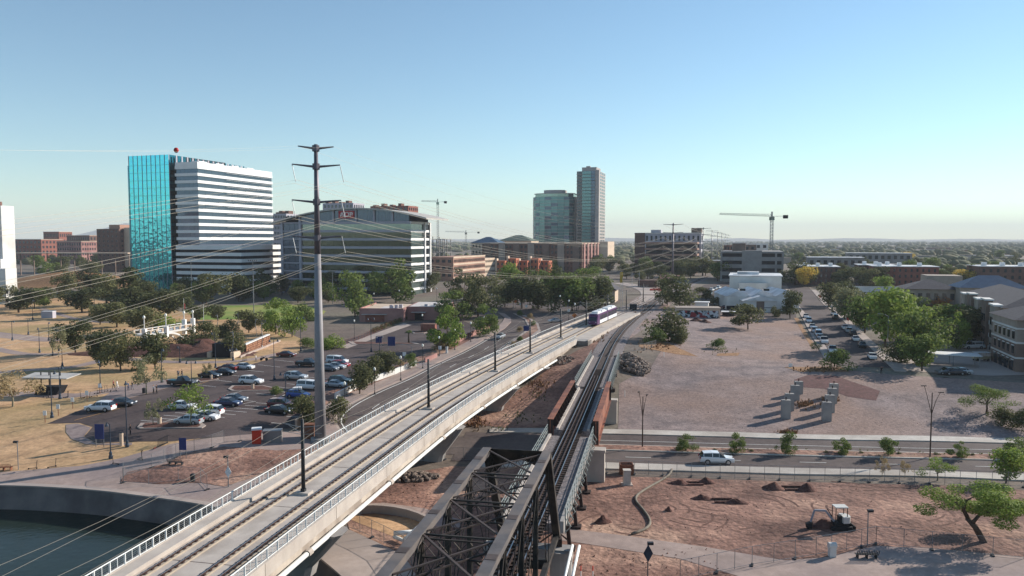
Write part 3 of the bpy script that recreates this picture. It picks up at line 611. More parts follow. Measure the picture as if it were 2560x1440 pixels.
for s in (-1, 1):
    for k in range(NP):
        m = MB(); m.beam(tp(k, s, ZT), tp(k + 1, s, ZT), .54, .5); o = m.build('top_chord', MATS['truss_steel'], tb)
        m = MB(); m.beam(tp(k, s, ZT + .27), tp(k + 1, s, ZT + .27), .68, .035); m.build('cover_plate', MATS['truss_steel'], o); m = MB(); m.beam(tp(k + .46, s, ZT + .3), tp(k + .58, s, ZT + .3), .6, .025); m.build('splice_plate', MATS['lateral_steel'], o)
        m = MB(); m.beam(tp(k, s, ZB), tp(k + 1, s, ZB), .42, .4); m.build('bottom_chord', MATS['truss_dark'], tb)
        if k > 0:
            m = MB(); pq = tp(k, s, ZT - .3); pr = tp(k, s, ZB + .2)
            for e in (-.16, .16): m.beam(pq + TD * e, pr + TD * e, .34, .06, TD)
            nst = 16
            for i in range(nst):
                z0, z1 = ZB + .3 + i * (ZT - ZB - .8) / nst, ZB + .3 + (i + 1) * (ZT - ZB - .8) / nst
                for g in (-.17, .17):
                    a, b = tp(k, s, z0) + TN * g, tp(k, s, z1) + TN * g; e = TD * (.16 if i % 2 else -.16); m.beam(a - e, b + e, .05, .03, TN)
            m.build('vertical_post', MATS['truss_dark'], tb)
            m = MB(); m.cbox(tp(k, s, ZT - .55), .08, 1.1, .7, -math.atan2(TD.x, TD.y)); m.build('gusset', MATS['truss_steel'], tb)
        if k < NP - 1:
            m = MB()
            for g in (-.12, .12):
                m.beam(tp(k, s, ZT - .2) + TN * g, tp(k + 1, s, ZB + .2) + TN * g, .05, .16) if k else m.beam(tp(0, s, ZT - .2) + TN * g, tp(0, s, ZB) + TN * g, .05, .1)
            m.beam(tp(k + 1, s, ZT - .2), tp(k, s, ZB + .2), .04, .05)
            m.build('diagonal', MATS['truss_dark'], tb)
    m = MB(); e = tp(-1.02, s, ZB); m.beam(tp(0, s, ZT), e, .62, .5, TD); o = m.build('end_post', MATS['truss_dark'], tb)
    m = MB(); m.beam(tp(0, s, ZB), e, .42, .4); m.build('bottom_chord', MATS['truss_dark'], tb)
    m = MB(); m.cbox((e.x, e.y, ZB - .5), .9, .9, .7); m.build('bearing', MATS['dark_rust'], tb)
for k in range(NP):
    m = MB(); a, b = tp(k + .02, -1, ZT + .05), tp(k + .02, 1, ZT + .05)
    if k:
        m.beam(a, b, .12, .1); laced(m, a - Vector((0, 0, .25)), b - Vector((0, 0, .25)), 1.1, (0, 0, 1), .9, .08, True)
        for s in (-1, 1): m.beam(tp(k, s, ZT - 2.7), tp(k, s * .35, ZT - 1.4), .09, .09)
        m.build('sway_frame', MATS['truss_dark'], tb)
    m = MB(); m.beam(tp(k + .06, -1, ZT + .1) + TN * .3, tp(k + .94, 1, ZT + .1) - TN * .3, .13, .1); m.build('top_lateral', MATS['lateral_steel'], tb)
    m = MB(); laced(m, tp(k + .94, -1, ZT + .06) + TN * .3, tp(k + .06, 1, ZT + .06) - TN * .3, .5, (0, 0, 1), .36, .09); m.build('laced_lateral', MATS['lateral_steel'], tb)
    m = MB(); m.beam(tp(k, -1, ZB), tp(k, 1, ZB), .35, .8); m.build('floor_beam', MATS['truss_dark'], tb)
    for s in (-.32, .32):
        m = MB(); m.beam(tp(k, s, ZB + .05), tp(k + 1, s, ZB + .05), .3, .5); m.build('stringer', MATS['truss_dark'], tb)
# portal plate at the far end with arch cut
m = MB(); a, b = tp(0, -1, ZT + .2), tp(0, 1, ZT + .2); N = 14
for i in range(N):
    u0, u1 = i / N, (i + 1) / N; f = lambda u: 1.0 + 2.0 * (abs(2 * u - 1) ** 2.2)
    p0, p1 = a.lerp(b, u0), a.lerp(b, u1)
    dz0, dz1 = Vector((0, 0, -f(u0))), Vector((0, 0, -f(u1))); k0, k1 = TD * (.65 * f(u0)), TD * (.65 * f(u1)); th = TD * .06
    m.add([p0, p1, p1 + dz1 + k1, p0 + dz0 + k0, p0 + th, p1 + th, p1 + dz1 + k1 + th, p0 + dz0 + k0 + th], [(0, 3, 2, 1), (4, 5, 6, 7), (0, 1, 5, 4), (3, 7, 6, 2), (0, 4, 7, 3), (1, 2, 6, 5)])
po = m.build('portal_plate', MATS['truss_dark'], tb)
def text_mesh(s, size, ext=.02, font=None):
    cu = bpy.data.curves.new('txt', 'FONT'); cu.body = s; cu.size = size; cu.extrude = ext; cu.align_x = 'CENTER'; cu.align_y = 'CENTER'
    o = bpy.data.objects.new('txt', cu); col.objects.link(o); dg = bpy.context.evaluated_depsgraph_get(); dg.update()
    me_ = bpy.data.meshes.new_from_object(o.evaluated_get(dg)); bpy.data.objects.remove(o); bpy.data.curves.remove(cu)
    return me_
tm = text_mesh('1912', .3); tm.materials.clear(); tm.materials.append(M('stencil', S(96, 98, 96)))
o = ob('stencil_number', tm, po); c = a.lerp(b, .6) + Vector((0, 0, -.62)) + TD * .36; o.location = c; o.rotation_euler = (R(90) + math.atan(.65), 0, -math.atan2(TD.x, TD.y))
# ---- track on the railway line
tr = thing('railway_track', (0, 0, 0), 'single railway track with guard rails running over the old bridge', 'track')
for c in (-.7525, .7525):
    m = MB(); sweep(m, cut(RAIL, 15, 530), bx(c - .07, c + .07, RAIL_Z - .02, RAIL_Z + .14), zf=lambda q: 0 if q.y < 165 else (tz(q.x, q.y) + .26 - RAIL_Z) * min(1, (q.y - 165) / 25)); o = m.build('rail', MATS['rail_steel'], tr)
    m = MB(); sweep(m, cut(RAIL, 15, 530), bx(c - .04, c + .04, RAIL_Z + .141, RAIL_Z + .15), zf=lambda q: 0 if q.y < 165 else (tz(q.x, q.y) + .26 - RAIL_Z) * min(1, (q.y - 165) / 25)); m.build('rail_head', MATS['rail_top'], o)
for c in (-.28, .28):
    m = MB(); sweep(m, cut(RAIL, 15, 143), bx(c - .06, c + .06, RAIL_Z - .02, RAIL_Z + .13)); m.build('guard_rail', MATS['rail_steel'], tr)
sm = MB().box(-1.3, 1.3, -.12, .12, -.16, 0).mesh('sleeper', MATS['sleeper'])
for q in resample(cut(RAIL, 18, 150), .75):
    d = at_y(RAIL, q.y)[1]; ob('sleeper', sm, tr, (q.x, q.y, RAIL_Z - .02), math.atan2(d.y, d.x) - math.pi / 2)
# ---- ballasted trestle decks
def trestle(y0, y1, label, bents):
    t = thing('steel_trestle', (0, 0, 0), label, 'bridge', 'railway trestles')
    L = cut(RAIL, y0, y1)
    m = MB(); sweep(m, L, [(-2.5, RAIL_Z - .9), (-2.5, RAIL_Z - .12), (2.5, RAIL_Z - .12), (2.5, RAIL_Z - .9)]); m.build('ballast_trough', MATS['ballast'], t); m = MB(); sweep(m, L, bx(-1.3, 1.3, RAIL_Z - .3, RAIL_Z - .1)); m.build('track_bed', MATS['oiled_ballast'], t)
    for s in (-1, 1):
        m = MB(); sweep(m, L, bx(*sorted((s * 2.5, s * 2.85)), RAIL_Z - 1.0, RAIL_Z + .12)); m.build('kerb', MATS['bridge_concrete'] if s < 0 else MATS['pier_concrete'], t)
        rl = offset_line(L, s * 3.0); m = MB()
        for h in (.5, .95, 1.35): m.tube([(q.x, q.y, RAIL_Z + h) for q in rl], .04, 5)
        ro = m.build('railing', MATS['teal_steel'], t)
        pm_ = MB().beam((0, 0, -1.0), (0, 0, 1.38), .09, .09).beam((s * -.02, 0, -.9), (s * .5, 0, -.3), .07, .07).beam((s * .5, 0, -.3), (0, 0, .5), .07, .07).mesh('railing_post', MATS['teal_steel'])
        for q in resample(rl, 1.9): ob('railing_post', pm_, ro, (q.x, q.y, RAIL_Z), -math.atan2(TD.x, TD.y))
    for y in bents:
        p, d = at_y(RAIL, y); n = Vector((d.y, -d.x, 0)); zg = tz(p.x, p.y) - .3; bo = ob('bent', None, t); m = MB()
        for s in (-1, 1):
            a, b = p + n * (s * 2.0), p + n * (s * 2.5); m.beam((a.x, a.y, RAIL_Z - 1.2), (b.x, b.y, zg + .5), .38, .38, d)
            f = MB(); f.cbox((b.x, b.y, zg + .3), 1.1, 1.1, .6, -.19); f.build('footing', MATS['dark_rust'], bo)
        a, b = p - n * 2.0, p + n * 2.0; c, e = p - n * 2.4, p + n * 2.4
        m.beam((a.x, a.y, RAIL_Z - 1.6), (e.x, e.y, zg + 1.2), .12, .16, d); m.beam((b.x, b.y, RAIL_Z - 1.6), (c.x, c.y, zg + 1.2), .12, .16, d)
        m.build('bent_frame', MATS['dark_rust'], bo)
        g = MB(); g.beam((p - n * 2.7)[:2] + (RAIL_Z - 1.15,), (p + n * 2.7)[:2] + (RAIL_Z - 1.15,), .5, .45); g.build('cap_beam', MATS['dark_rust'], bo)
    return t
trestle(66.3, 100.5, 'ballasted steel trestle carrying the track between truss and rusty girders', (70, 76, 82, 88, 94))
trestle(130.5, 166, 'ballasted trestle behind the rusty girders, next to the boulder pile', (136, 143, 150, 157))
# ---- plate girder span
pg = thing('plate_girder_bridge', (0, 0, 0), 'railway span between two rust-brown plate girders above the sunken road', 'bridge')
L = cut(RAIL, 101, 130)
m = MB(); sweep(m, L, bx(-2.6, 2.6, RAIL_Z - .9, RAIL_Z - .12)); m.build('ballast_trough', MATS['ballast'], pg)
for s in (-1, 1):
    a, b = L[0], L[-1]; d = (b - a).normalized(); n = Vector((d.y, -d.x, 0)) * (s * 3.08)
    A, B = a + n, b + n; go = ob('girder', None, pg)
    MB().beam((A.x, A.y, 3.15), (B.x, B.y, 3.15), .12, 3.2).build('web', MATS['weathered_steel'], go)
    MB().beam((A.x, A.y, 4.78), (B.x, B.y, 4.78), .8, .07).build('top_flange', MATS['weathered_steel'], go)
    MB().beam((A.x, A.y, 1.52), (B.x, B.y, 1.52), .8, .07).build('bottom_flange', MATS['weathered_steel'], go)
    for e, ee in ((A, d), (B, -d)):
        MB().cbox((e.x + ee.x * .06, e.y + ee.y * .06, 3.15), .74, .06, 3.15, -math.atan2(d.x, d.y)).build('end_plate', MATS['dark_rust'], go)
    k = 12; sm2 = MB().box(-.05, .05, -.04, .04, -1.6, 1.6)
    for i in range(1, k):
        q = A.lerp(B, i / k) - n.normalized() * .33; m = MB()
        t0 = Vector((q.x, q.y, 4.7)); t1 = Vector((q.x, q.y, RAIL_Z - .2)) - n.normalized() * .8; t2 = A.lerp(B, i / k); t2 = Vector((t2.x, t2.y, RAIL_Z - .2))
        t0b = A.lerp(B, i / k); t0b = Vector((t0b.x, t0b.y, 4.7)); e = d * .03
        m.add([t0b - e, t0 - e, t1 - e, t2 - e, t0b + e, t0 + e, t1 + e, t2 + e], [(0, 1, 2, 3), (7, 6, 5, 4), (0, 4, 5, 1), (1, 5, 6, 2), (2, 6, 7, 3), (3, 7, 4, 0)])
        m.build('stiffener', MATS['dark_rust'], go)
    MB().beam(tuple((A - n.normalized() * 1.0))[:2] + (RAIL_Z + .0,), tuple((B - n.normalized() * 1.0))[:2] + (RAIL_Z + .0,), .35, .3).build('kerb', MATS['bridge_concrete'], pg)
for y, lab in ((99.6, 'near concrete pier of the rusty girder span, beside the road fence'), (131, 'far concrete pier of the rusty girder span on the slope')):
    p, d = at_y(RAIL, y); zg = tz(p.x, p.y) - .8
    t = thing('bridge_pier', (p.x, p.y, zg), lab, 'pier', rz=math.atan2(d.y, d.x) - math.pi / 2)
    MB().box(-4.4, 4.4, -.75, .75, 0, 1.1 - zg).build('shaft', MATS['bridge_concrete'], t); MB().box(-4.5, 4.5, -.85, .85, 1.1 - zg, 1.48 - zg).build('cap', MATS['bridge_concrete'], t)
p, d = at_y(RAIL, 65.5); t = thing('bridge_pier', (p.x, p.y, -3), 'white and grey cylinder pier under the far end of the truss', 'pier', rz=math.atan2(d.y, d.x) - math.pi / 2)
for s in (-1, 1): MB().lathe([(1.0, 0), (1.0, 4.6), (1.05, 4.6), (1.05, 5.0)], 16, (s * 2.9, 0, 0)).build('column', MATS['pier_concrete'], t, smooth=False)
MB().box(-3.9, 3.9, -.7, .7, 4.2, 5.15).build('cap', MATS['pier_concrete'], t)
for s in (-1, 1): MB().tube([(4.2 + .3 * s, -9, 4.9), (4.2 + .3 * s, 0, 5.4)], .13, 8).build('pipe', MATS['white_steel'], t, smooth=True)
# ---- transmission line
def wirepts(a, b, sag, n=14):
    a, b = Vector(a), Vector(b); return [a.lerp(b, k / n) - Vector((0, 0, sag * 4 * (k / n) * (1 - k / n))) for k in range(n + 1)]
PB = [(-110, -200, 0, 44), (-29.4, 115, tz(-29.4, 115), 43.3), (84.6, 400, 3.8, 37.9)] + [(BX(px, Y), Y, 3.8, 37.9) for px, Y in ((1757, 534), (1779, 684), (1793, 830), (1803, 985), (1812, 1140), (1819, 1320))]
ARMS1 = [(43.0, 2.6), (40.3, 3.5), (35.0, 3.6), (29.6, 3.6)]
ARMS2 = [(37.3, 5.2), (33.0, 5.2), (28.2, 5.2), (23.4, 5.2)]
plab = [None, 'tall grey steel transmission pole with dark upper arms beside the light rail bridge', 'dark steel transmission pole with wide arms behind the level crossing', 'first pale transmission pole beyond the dark one, by the garage', 'second pale transmission pole along the road beyond the garage',
        'third pale transmission pole along the far road', 'fourth pale transmission pole far down the road', 'fifth pale transmission pole fading in haze', 'sixth and farthest transmission pole on the horizon']
def lat(i):
    a, b = PB[max(i - 1, 0)], PB[min(i + 1, len(PB) - 1)]; d = Vector((b[0] - a[0], b[1] - a[1], 0)).normalized()
    return Vector((d.y, -d.x, 0))
HANG = {}
for i, (x, y, zg, zt) in enumerate(PB):
    n = lat(i) if i != 1 else Vector((.98, .2, 0)); arms = ARMS1 if i < 2 else ARMS2
    for k, (z, L) in enumerate(arms):
        for s in (-1, 1):
            e = Vector((x, y, z)) + n * (s * L)
            if k: e = e - Vector((0, 0, 2.6)) + Vector((.55, -.1, 0)) * (i == 1)
            HANG[i, k, s] = e
    if i == 0: continue
    t = thing('transmission_pole', (x, y, zg - .3), plab[i], 'pole', 'transmission poles along the railway' if i > 1 else None)
    hp = zt - zg; mt = MATS['pole_steel'] if i == 1 else (MATS['pole_dark'] if i == 2 else MATS['galvanised'])
    r0, r1 = (.88, .28) if i == 1 else ((.75, .32) if i == 2 else (.6, .28))
    if i == 1:
        MB().tube([(0, 0, 0), (0, 0, 29)], r0, 12, .47).build('shaft', MATS['pole_steel'], t, smooth=True); MB().tube([(0, 0, 29), (0, 0, hp + .3)], .47, 12, r1).build('upper_shaft', MATS['pole_dark'], t, smooth=True)
        MB().lathe([(1.5, 0), (1.5, .9), (1.4, .95)], 12).build('footing', MATS['pier_concrete'], t)
    else: MB().tube([(0, 0, 0), (0, 0, hp + .3)], r0, 10, r1).build('shaft', mt, t, smooth=True)
    for k, (z, L) in enumerate(arms):
        for s in (-1, 1):
            e = n * (s * L); zz = z - zg + .3
            m = MB(); m.tube([(0, 0, zz - .35), (e.x, e.y, zz)], .2, 6, .09); ao = m.build('arm', MATS['pole_dark'] if i < 3 else mt, t)
            if k and i < 4:
                h = HANG[i, k, s] - Vector((x, y, zg - .3)); MB().tube([(e.x, e.y, zz), tuple(h)], .055, 5).build('insulator', MATS['galvanised'], ao)
        MB().tube([(0, 0, z - zg - .45), (0, 0, z - zg + .45)], .55 if i == 1 else .42, 8).build('collar', MATS['pole_dark'] if i < 3 else mt, t)
for k in range(4):
    for s in (-1, 1):
        side = 'left' if s < 0 else 'right'
        lab = ('thin shield wire from the %s tip of the top pole arms' % side) if k == 0 else 'pair of power conductors hung from the %s %s pole arms' % (side, ('upper', 'middle', 'lowest')[k - 1])
        t = thing('power_line', (0, 0, 0), lab, 'power line', 'power lines on the transmission poles')
        for i in range(len(PB) - 1):
            sag = [14.0, 7.0, 3.5, 4.5, 4.5, 5, 5, 5][i]
            if k == 0: sag *= .86
            m = MB()
            for e in ((0,) if k == 0 else (-.23, .23)):
                off = Vector((e * .9, 0, e)); m.tube(wirepts(HANG[i, k, s] + off, HANG[i + 1, k, s] + off, sag, 22 if i < 2 else 10), (.009 if k == 0 else .016) if i < 1 else (.012 if k == 0 else .024) if i < 2 else .05, 4, cap=False)
            m.build('span', MATS['wire'], t)
a, b = HANG[0, 0, -1], HANG[1, 0, -1]; w_ = wirepts(a, b, 12.04, 120); best = min(w_, key=lambda q: abs(1280 + F * q.x / max(1, q.y) - 448) if q.y > 20 else 1e9)
MB().lathe([(.05, -.3), (.19, -.24), (.3, 0), (.19, .24), (.05, .3)], 12).build('marker_ball', M('red_ball', S(176, 40, 36), rough=.5), smooth=True, loc=best, label='red warning ball on the shield wire above the teal tower', cat='warning ball')
# ------------------------------------------------------------------ buildings
AL = R(17.5)
M('white_panel', S(232, 230, 228), S(222, 220, 218), .3, .6, spec=.4)
M('grey_panel', S(176, 172, 180), S(164, 160, 168), .3, .7)
M('dark_interior', S(40, 40, 46), S(30, 30, 36), .5, .8)
glassmat('teal_glass', S(92, 200, 212), .04, .85, .22, .5)
glassmat('teal_glass_dark', S(44, 120, 136), .05, .85, .08, .3)
glassmat('blue_glass', S(66, 84, 98), .1, .2, .06, .25)
glassmat('slate_glass', S(74, 90, 110), .08, .5, .06, .25)
glassmat('green_glass', S(122, 140, 136), .08, .75, .06, .25)
glassmat('tower_glass', S(92, 134, 136), .1, .35, .05, .2)
glassmat('olive_reflection_glass', S(92, 98, 86), .08, .75, .06, .25)  # reflected ground put into the front glass as dark olive
glassmat('window_glass', S(58, 68, 76), .1, .6)
M('steel_roof', S(190, 184, 176), S(170, 164, 158), .5, .6, .0)
M('brown_stucco', S(176, 138, 120), S(164, 126, 110), .3, .9, c3=S(150, 116, 102), s3=.05)
M('tan_stucco', S(208, 186, 164), S(194, 172, 152), .3, .9)
M('pink_stucco', S(172, 130, 122), S(156, 114, 108), .35, .9, c3=S(140, 100, 96), s3=.1)
M('brick_red', S(150, 96, 82), S(128, 80, 70), .6, .9)
M('brick_dark', S(122, 92, 82), S(104, 78, 70), .5, .9)
M('orange_stucco', S(186, 112, 84), S(164, 96, 74), .4, .9)
M('white_stucco', S(228, 226, 222), S(212, 210, 206), .25, .85, c3=S(200, 196, 190), s3=.1)
M('beige_stucco', S(168, 154, 142), S(152, 139, 128), .4, .9)
M('taupe_stucco', S(132, 112, 101), S(116, 99, 90), .4, .9)
M('blue_roof', S(70, 96, 120), S(60, 84, 108), .5, .7); M('green_roof', S(98, 112, 102), S(86, 100, 92), .5, .8)
M('shingle', S(90, 86, 90), S(74, 71, 76), 1.2, .9, bump=.3, bs=4)
M('white_roof', S(226, 226, 226), S(206, 206, 208), .3, .7, c3=S(190, 188, 188), s3=.15)
M('tower_concrete', S(176, 168, 164), S(162, 154, 150), .2, .85)
M('logo_red', S(178, 28, 44), rough=.5); M('logo_white', S(240, 236, 232), rough=.5)
M('garage_grey', S(150, 146, 144), S(138, 134, 133), .4, .9, c3=S(128, 124, 122), s3=.1)
def bld(name, label, px, Y, z0=None, ang=AL, cat='building', group=None, X=None):
    X = BX(px, Y) if X is None else X
    return thing(name, (X, Y, tz(X, Y) - .3 if z0 is None else z0), label, cat, group, -ang)
def ztop(px, py, Y, root): return PY(px, py, Y).z - root.location.z
WC = {}
def win(root, face, a0, a1, z0, z1, mat, name='window', d=.12, off=0.0):
    """a box set on the front face (y = off) or the right / left face (x = off)"""
    w, h = round(a1 - a0, 3), round(z1 - z0, 3); k = (face, w, h, mat.name, d, name)
    if k not in WC:
        m = MB()
        if face == 'f': m.box(0, w, -d, .03, 0, h)
        elif face == 'r': m.box(-.03, d, 0, w, 0, h)
        else: m.box(-d, .03, 0, w, 0, h)
        WC[k] = m.mesh(name, mat)
    return ob(name, WC[k], root, (a0, off, z0) if face == 'f' else (off, a0, z0))
def wins(root, face, a0, a1, n, z0, z1, rows, fw, fh, mat, off=0.0, name='window', d=.12, fz=.5):
    w, h = (a1 - a0) / n, (z1 - z0) / rows
    for j in range(rows):
        for i in range(n):
            ca = a0 + (i + .5) * w; cz = z0 + (j + fz) * h
            win(root, face, ca - w * fw / 2, ca + w * fw / 2, cz - h * fh / 2, cz + h * fh / 2, mat, name, d, off)
def hip(mb, x0, x1, y0, y1, z, h, over=.6):
    x0 -= over; x1 += over; y0 -= over; y1 += over; w, l = x1 - x0, y1 - y0; i = min(w, l) / 2
    if w > l: a, b = (x0 + i, (y0 + y1) / 2, z + h), (x1 - i, (y0 + y1) / 2, z + h)
    else: a, b = ((x0 + x1) / 2, y0 + i, z + h), ((x0 + x1) / 2, y1 - i, z + h)
    c = [(x0, y0, z), (x1, y0, z), (x1, y1, z), (x0, y1, z)]
    if w > l: mb.add(c + [a, b], [(0, 1, 5, 4), (1, 2, 5), (2, 3, 4, 5), (3, 0, 4), (3, 2, 1, 0)])
    else: mb.add(c + [a, b], [(0, 1, 4), (1, 2, 5, 4), (2, 3, 5), (3, 0, 4, 5), (3, 2, 1, 0)])
    return mb
def gable(mb, x0, x1, y0, y1, z, h, over=.5):
    """ridge along y"""
    x0 -= over; x1 += over; y0 -= over; y1 += over; xm = (x0 + x1) / 2
    return mb.add([(x0, y0, z), (xm, y0, z + h), (x1, y0, z), (x0, y1, z), (xm, y1, z + h), (x1, y1, z)], [(0, 2, 1), (3, 4, 5), (0, 1, 4, 3), (1, 2, 5, 4), (0, 3, 5, 2)])
def simple(name, label, px, Y, W, L, py_top, wall, rows, nf, ns, roof=None, wm='window_glass', fw=.5, fh=.5, cat='building', par=.8, group=None, ang=AL, z0=None, pw=None):
    r = bld(name, label, px, Y, z0, ang, cat, group); h = ztop(px, py_top, Y, r)
    MB().box(-W, 0, 0, L, 0, h).build('wall', MATS[wall], r)
    if roof: MB().box(-W - .4, .4, -.4, L + .4, h, h + par).build('roof', MATS[roof], r)
    base = h * .12
    if nf: wins(r, 'f', -W + .5, -.5, nf, base, h - .3, rows, fw, fh, MATS[wm])
    if ns: wins(r, 'r', .5, L - .5, ns, base, h - .3, rows, fw, fh, MATS[wm])
    return r, h
# ---- teal glass tower with white banded office block and garage podium
t = bld('office_tower', 'office tower with teal mirror-glass front and white banded lit side', 430, 392.3, 1.2)
hg = ztop(430, 386, 392.3, t); nr, ncol = 18, 9
MB().box(-25.6, -.1, .12, 44, 0, hg - .1).build('core', MATS['dark_interior'], t)
rowh = [(hg - 5.2) / (nr - 1)] * (nr - 1) + [5.2]; z = 0
for j in range(nr):
    for i in range(ncol):
        w = 25.7 / ncol; win(t, 'f', -25.7 + i * w + .07, -25.7 + (i + 1) * w - .07, z + .06, z + rowh[j] - .06, MATS['teal_glass'], 'pane', .1).rotation_euler = (random.uniform(-.005, .005), 0, random.uniform(-.008, .008))
    for i in range(4): win(t, 'r', i * 3.0 + .07, (i + 1) * 3.0 - .07, z + .06, z + rowh[j] - .06, MATS['teal_glass_dark'], 'pane', .1, -.1)  # side panes in darker teal, the recess's shade put into the glass
    z += rowh[j]
for i in range(ncol + 1):
    w = 25.7 / ncol; MB().box(-25.7 + i * w - .05, -25.7 + i * w + .05, -.32, .1, 0, hg + .1).build('mullion_fin', MATS['grey_panel'], t)
MB().box(-27.0, -25.75, .4, 30, 0, hg - 5).build('side_wing', MATS['teal_glass_dark'], t)
hb = ztop(500, 404, 388, t); zp = ztop(605, 616, 380.4, t); x0, x1, y0, y1 = 2.6, 16.7, .8, 64.0
MB().box(x0 + .5, x1 - .6, y0 + .6, y1 - .5, zp, hb - .6).build('block_core', MATS['slate_glass'], t)
nf = 11; fh = (hb - 3.0 - zp) / nf
for j in range(nf):
    zz = zp + 1.0 + j * fh
    sp = ob('spandrel', None, t)
    MB().box(x0, x1, y0, y1, zz + fh - 1.45, zz + fh).build('spandrel_band', MATS['white_panel'], sp)
    for i in range(5): win(t, 'f', x0 + .6 + i * 2.6, x0 + 3.1 + i * 2.6, zz + .02, zz + fh - 1.48, MATS['slate_glass'], 'window', .1, y0 + .6)
    for i in range(12): win(t, 'r', y0 + .8 + i * 5.2, y0 + 5.9 + i * 5.2, zz + .02, zz + fh - 1.48, MATS['blue_glass'], 'window', .1, x1 - .6)
    if j > 1: MB().box(x1 + .02, x1 + .55, y0 + 22, y1 - .5, zz + fh - 2.1, zz + fh - 2.04).build('sunshade', MATS['white_panel'], t)
MB().box(x0 + .2, x1 - .1, y0 + .1, y1 - .1, hb - 2.0, hb).build('parapet', MATS['white_panel'], t)
for i in range(28): MB().box(3.2, 3.5, 1 + i * 2.0, 1.9 + i * 2.0, hb - 1, hb + 3.5 - i * .02).build('screen_fin', MATS['teal_glass_dark' if i % 2 else 'grey_panel'], t)
for i in range(4): MB().box(7, 12, 8 + i * 13, 14 + i * 13, hb, hb + 1.2).build('roof_unit', MATS['white_panel'], t)
px1 = 42.0; py1 = 34.5; ng = 6; gh = (zp - 5.5) / ng
MB().box(x0 + 1, px1 - 1.2, y0 + 1.2, py1 - 1, 0, zp - .5).build('garage_core', MATS['dark_interior'], t)
for j in range(ng + 1):
    zz = 5.5 + j * gh; MB().box(x0 - .5, px1, y0 - .2, py1, zz - 1.7, zz + (0 if j < ng else .6)).build('garage_band', MATS['white_panel'], t)
MB().box(x0 + .6, px1 - .5, y0 + .6, py1 - .4, zp + .65, zp + .7).build('deck_floor', MATS['grey_panel'], t)
for i in range(6): MB().box(x0 + 1 + i * 7.6, x0 + 1.9 + i * 7.6, y0 + .1, y0 + 1.0, 0, 5.4).build('column', MATS['grey_panel'], t)
for i in range(5): MB().box(px1 - .9, px1 - .1, 2 + i * 7.4, 2.9 + i * 7.4, 0, 5.4).build('column', MATS['white_panel'], t)
# ---- office block with the arched roof and red sign
t = bld('arched_office', 'long glass office block with curved roof and a red logo sign', 1028, 370, 1.4)
z1 = ztop(1028, 553, 370, t); W, L = 73.0, 23.0; nfl = 9; fh = z1 / nfl
MB().box(-W + .6, -.6, .6, L - .5, 0, z1 - .2).build('core', MATS['dark_interior'], t)
for j in range(nfl):
    zz = j * fh
    MB().box(-61.5, .02, 0, L, zz + fh - 1.2, zz + fh - .02).build('floor_band', MATS['white_panel'], t); MB().box(-61.6, -.3, -.06, .0, zz + fh - 1.21, zz + fh - .01).build('shaded_band', MATS['grey_panel'], t)  # grey strip puts the front's shade over the white bands
    for i in range(10): win(t, 'f', -61 + i * 6.1, -61 + i * 6.1 + 6.02, zz + .02, zz + fh - 1.22, MATS['olive_reflection_glass' if j < nfl - 1 else 'green_glass'], 'window', .1, .5)
    for i in range(3): win(t, 'r', .4 + i * 5.1, .4 + i * 5.1 + 5.0, zz + .02, zz + fh - 1.27, MATS['green_glass'], 'window', .1, -.5)
    for i in range(2): win(t, 'r', 17.2 + i * 2.7, 17.2 + i * 2.7 + 2.5, zz + .3, zz + fh - 1.1, MATS['window_glass'], 'window', .1, -.3)
    for i in range(3): win(t, 'f', -71.5 + i * 3.2, -71.5 + i * 3.2 + 3.05, zz + .02, zz + fh - .97, MATS['slate_glass'], 'window', .1, .3)
    MB().box(-W, -61.6, -.1, L, zz + fh - .8, zz + fh - .1).build('wing_band', MATS['grey_panel'], t)
for x in (-W - .2, -62.4): MB().box(x, x + 1.3, -.5, .7, 0, z1 + .5).build('pilaster', MATS['grey_panel'], t)
for y in (15.6, L - .8): MB().box(-.6, .5, y, y + 1.1, 0, z1 - .3).build('frame_column', MATS['white_panel'], t)
MB().box(-W, -W + 1, .5, L, 0, z1).build('end_wall', MATS['brick_dark'], t)
ap = ztop(880, 521, 385, t); za = lambda x: ap - (ap - ztop(1095, 544, 372, t) + .0) * ((x + 31) / 39.0) ** 2
n = 30; m = MB(); X_ = [-78 + i * (87.0 / n) for i in range(n + 1)]
for i in range(n):
    a, b = X_[i], X_[i + 1]
    m.add([(a, -1.8, za(a)), (b, -1.8, za(b)), (b, L + 3, za(b)), (a, L + 3, za(a)), (a, -1.8, za(a) - .7), (b, -1.8, za(b) - .7), (b, L + 3, za(b) - .7), (a, L + 3, za(a) - .7)], [(0, 1, 2, 3), (7, 6, 5, 4), (0, 4, 5, 1), (2, 6, 7, 3)] + ([(0, 3, 7, 4)] if i == 0 else []) + ([(1, 5, 6, 2)] if i == n - 1 else []))
m.build('curved_roof', MATS['steel_roof'], t)
xs = [-62.0, -52.5, -42.5, -29.8, -19.8, -9.8, -1.0]
for a, b in zip(xs, xs[1:]):
    k = 5
    for i in range(k):
        p, q = a + .45 + (b - a - .5) * i / k, a + .45 + (b - a - .5) * (i + 1) / k - .08
        MB().add([(p, .4, z1), (q, .4, z1), (q, .4, za(q) - .75), (p, .4, za(p) - .75), (p, .6, z1), (q, .6, z1), (q, .6, za(q) - .75), (p, .6, za(p) - .75)], [(0, 1, 2, 3), (7, 6, 5, 4), (0, 4, 5, 1), (3, 2, 6, 7), (0, 3, 7, 4), (1, 5, 6, 2)]).build('gable_pane', MATS['slate_glass'], t)
    MB().box(a - .45, a + .4, -.3, .7, z1, za(a) - .7).build('gable_column', MATS['grey_panel'], t)
MB().box(-W + 2, -.6, 1.2, L - 1, z1, z1 + 3).build('attic_core', MATS['dark_interior'], t)
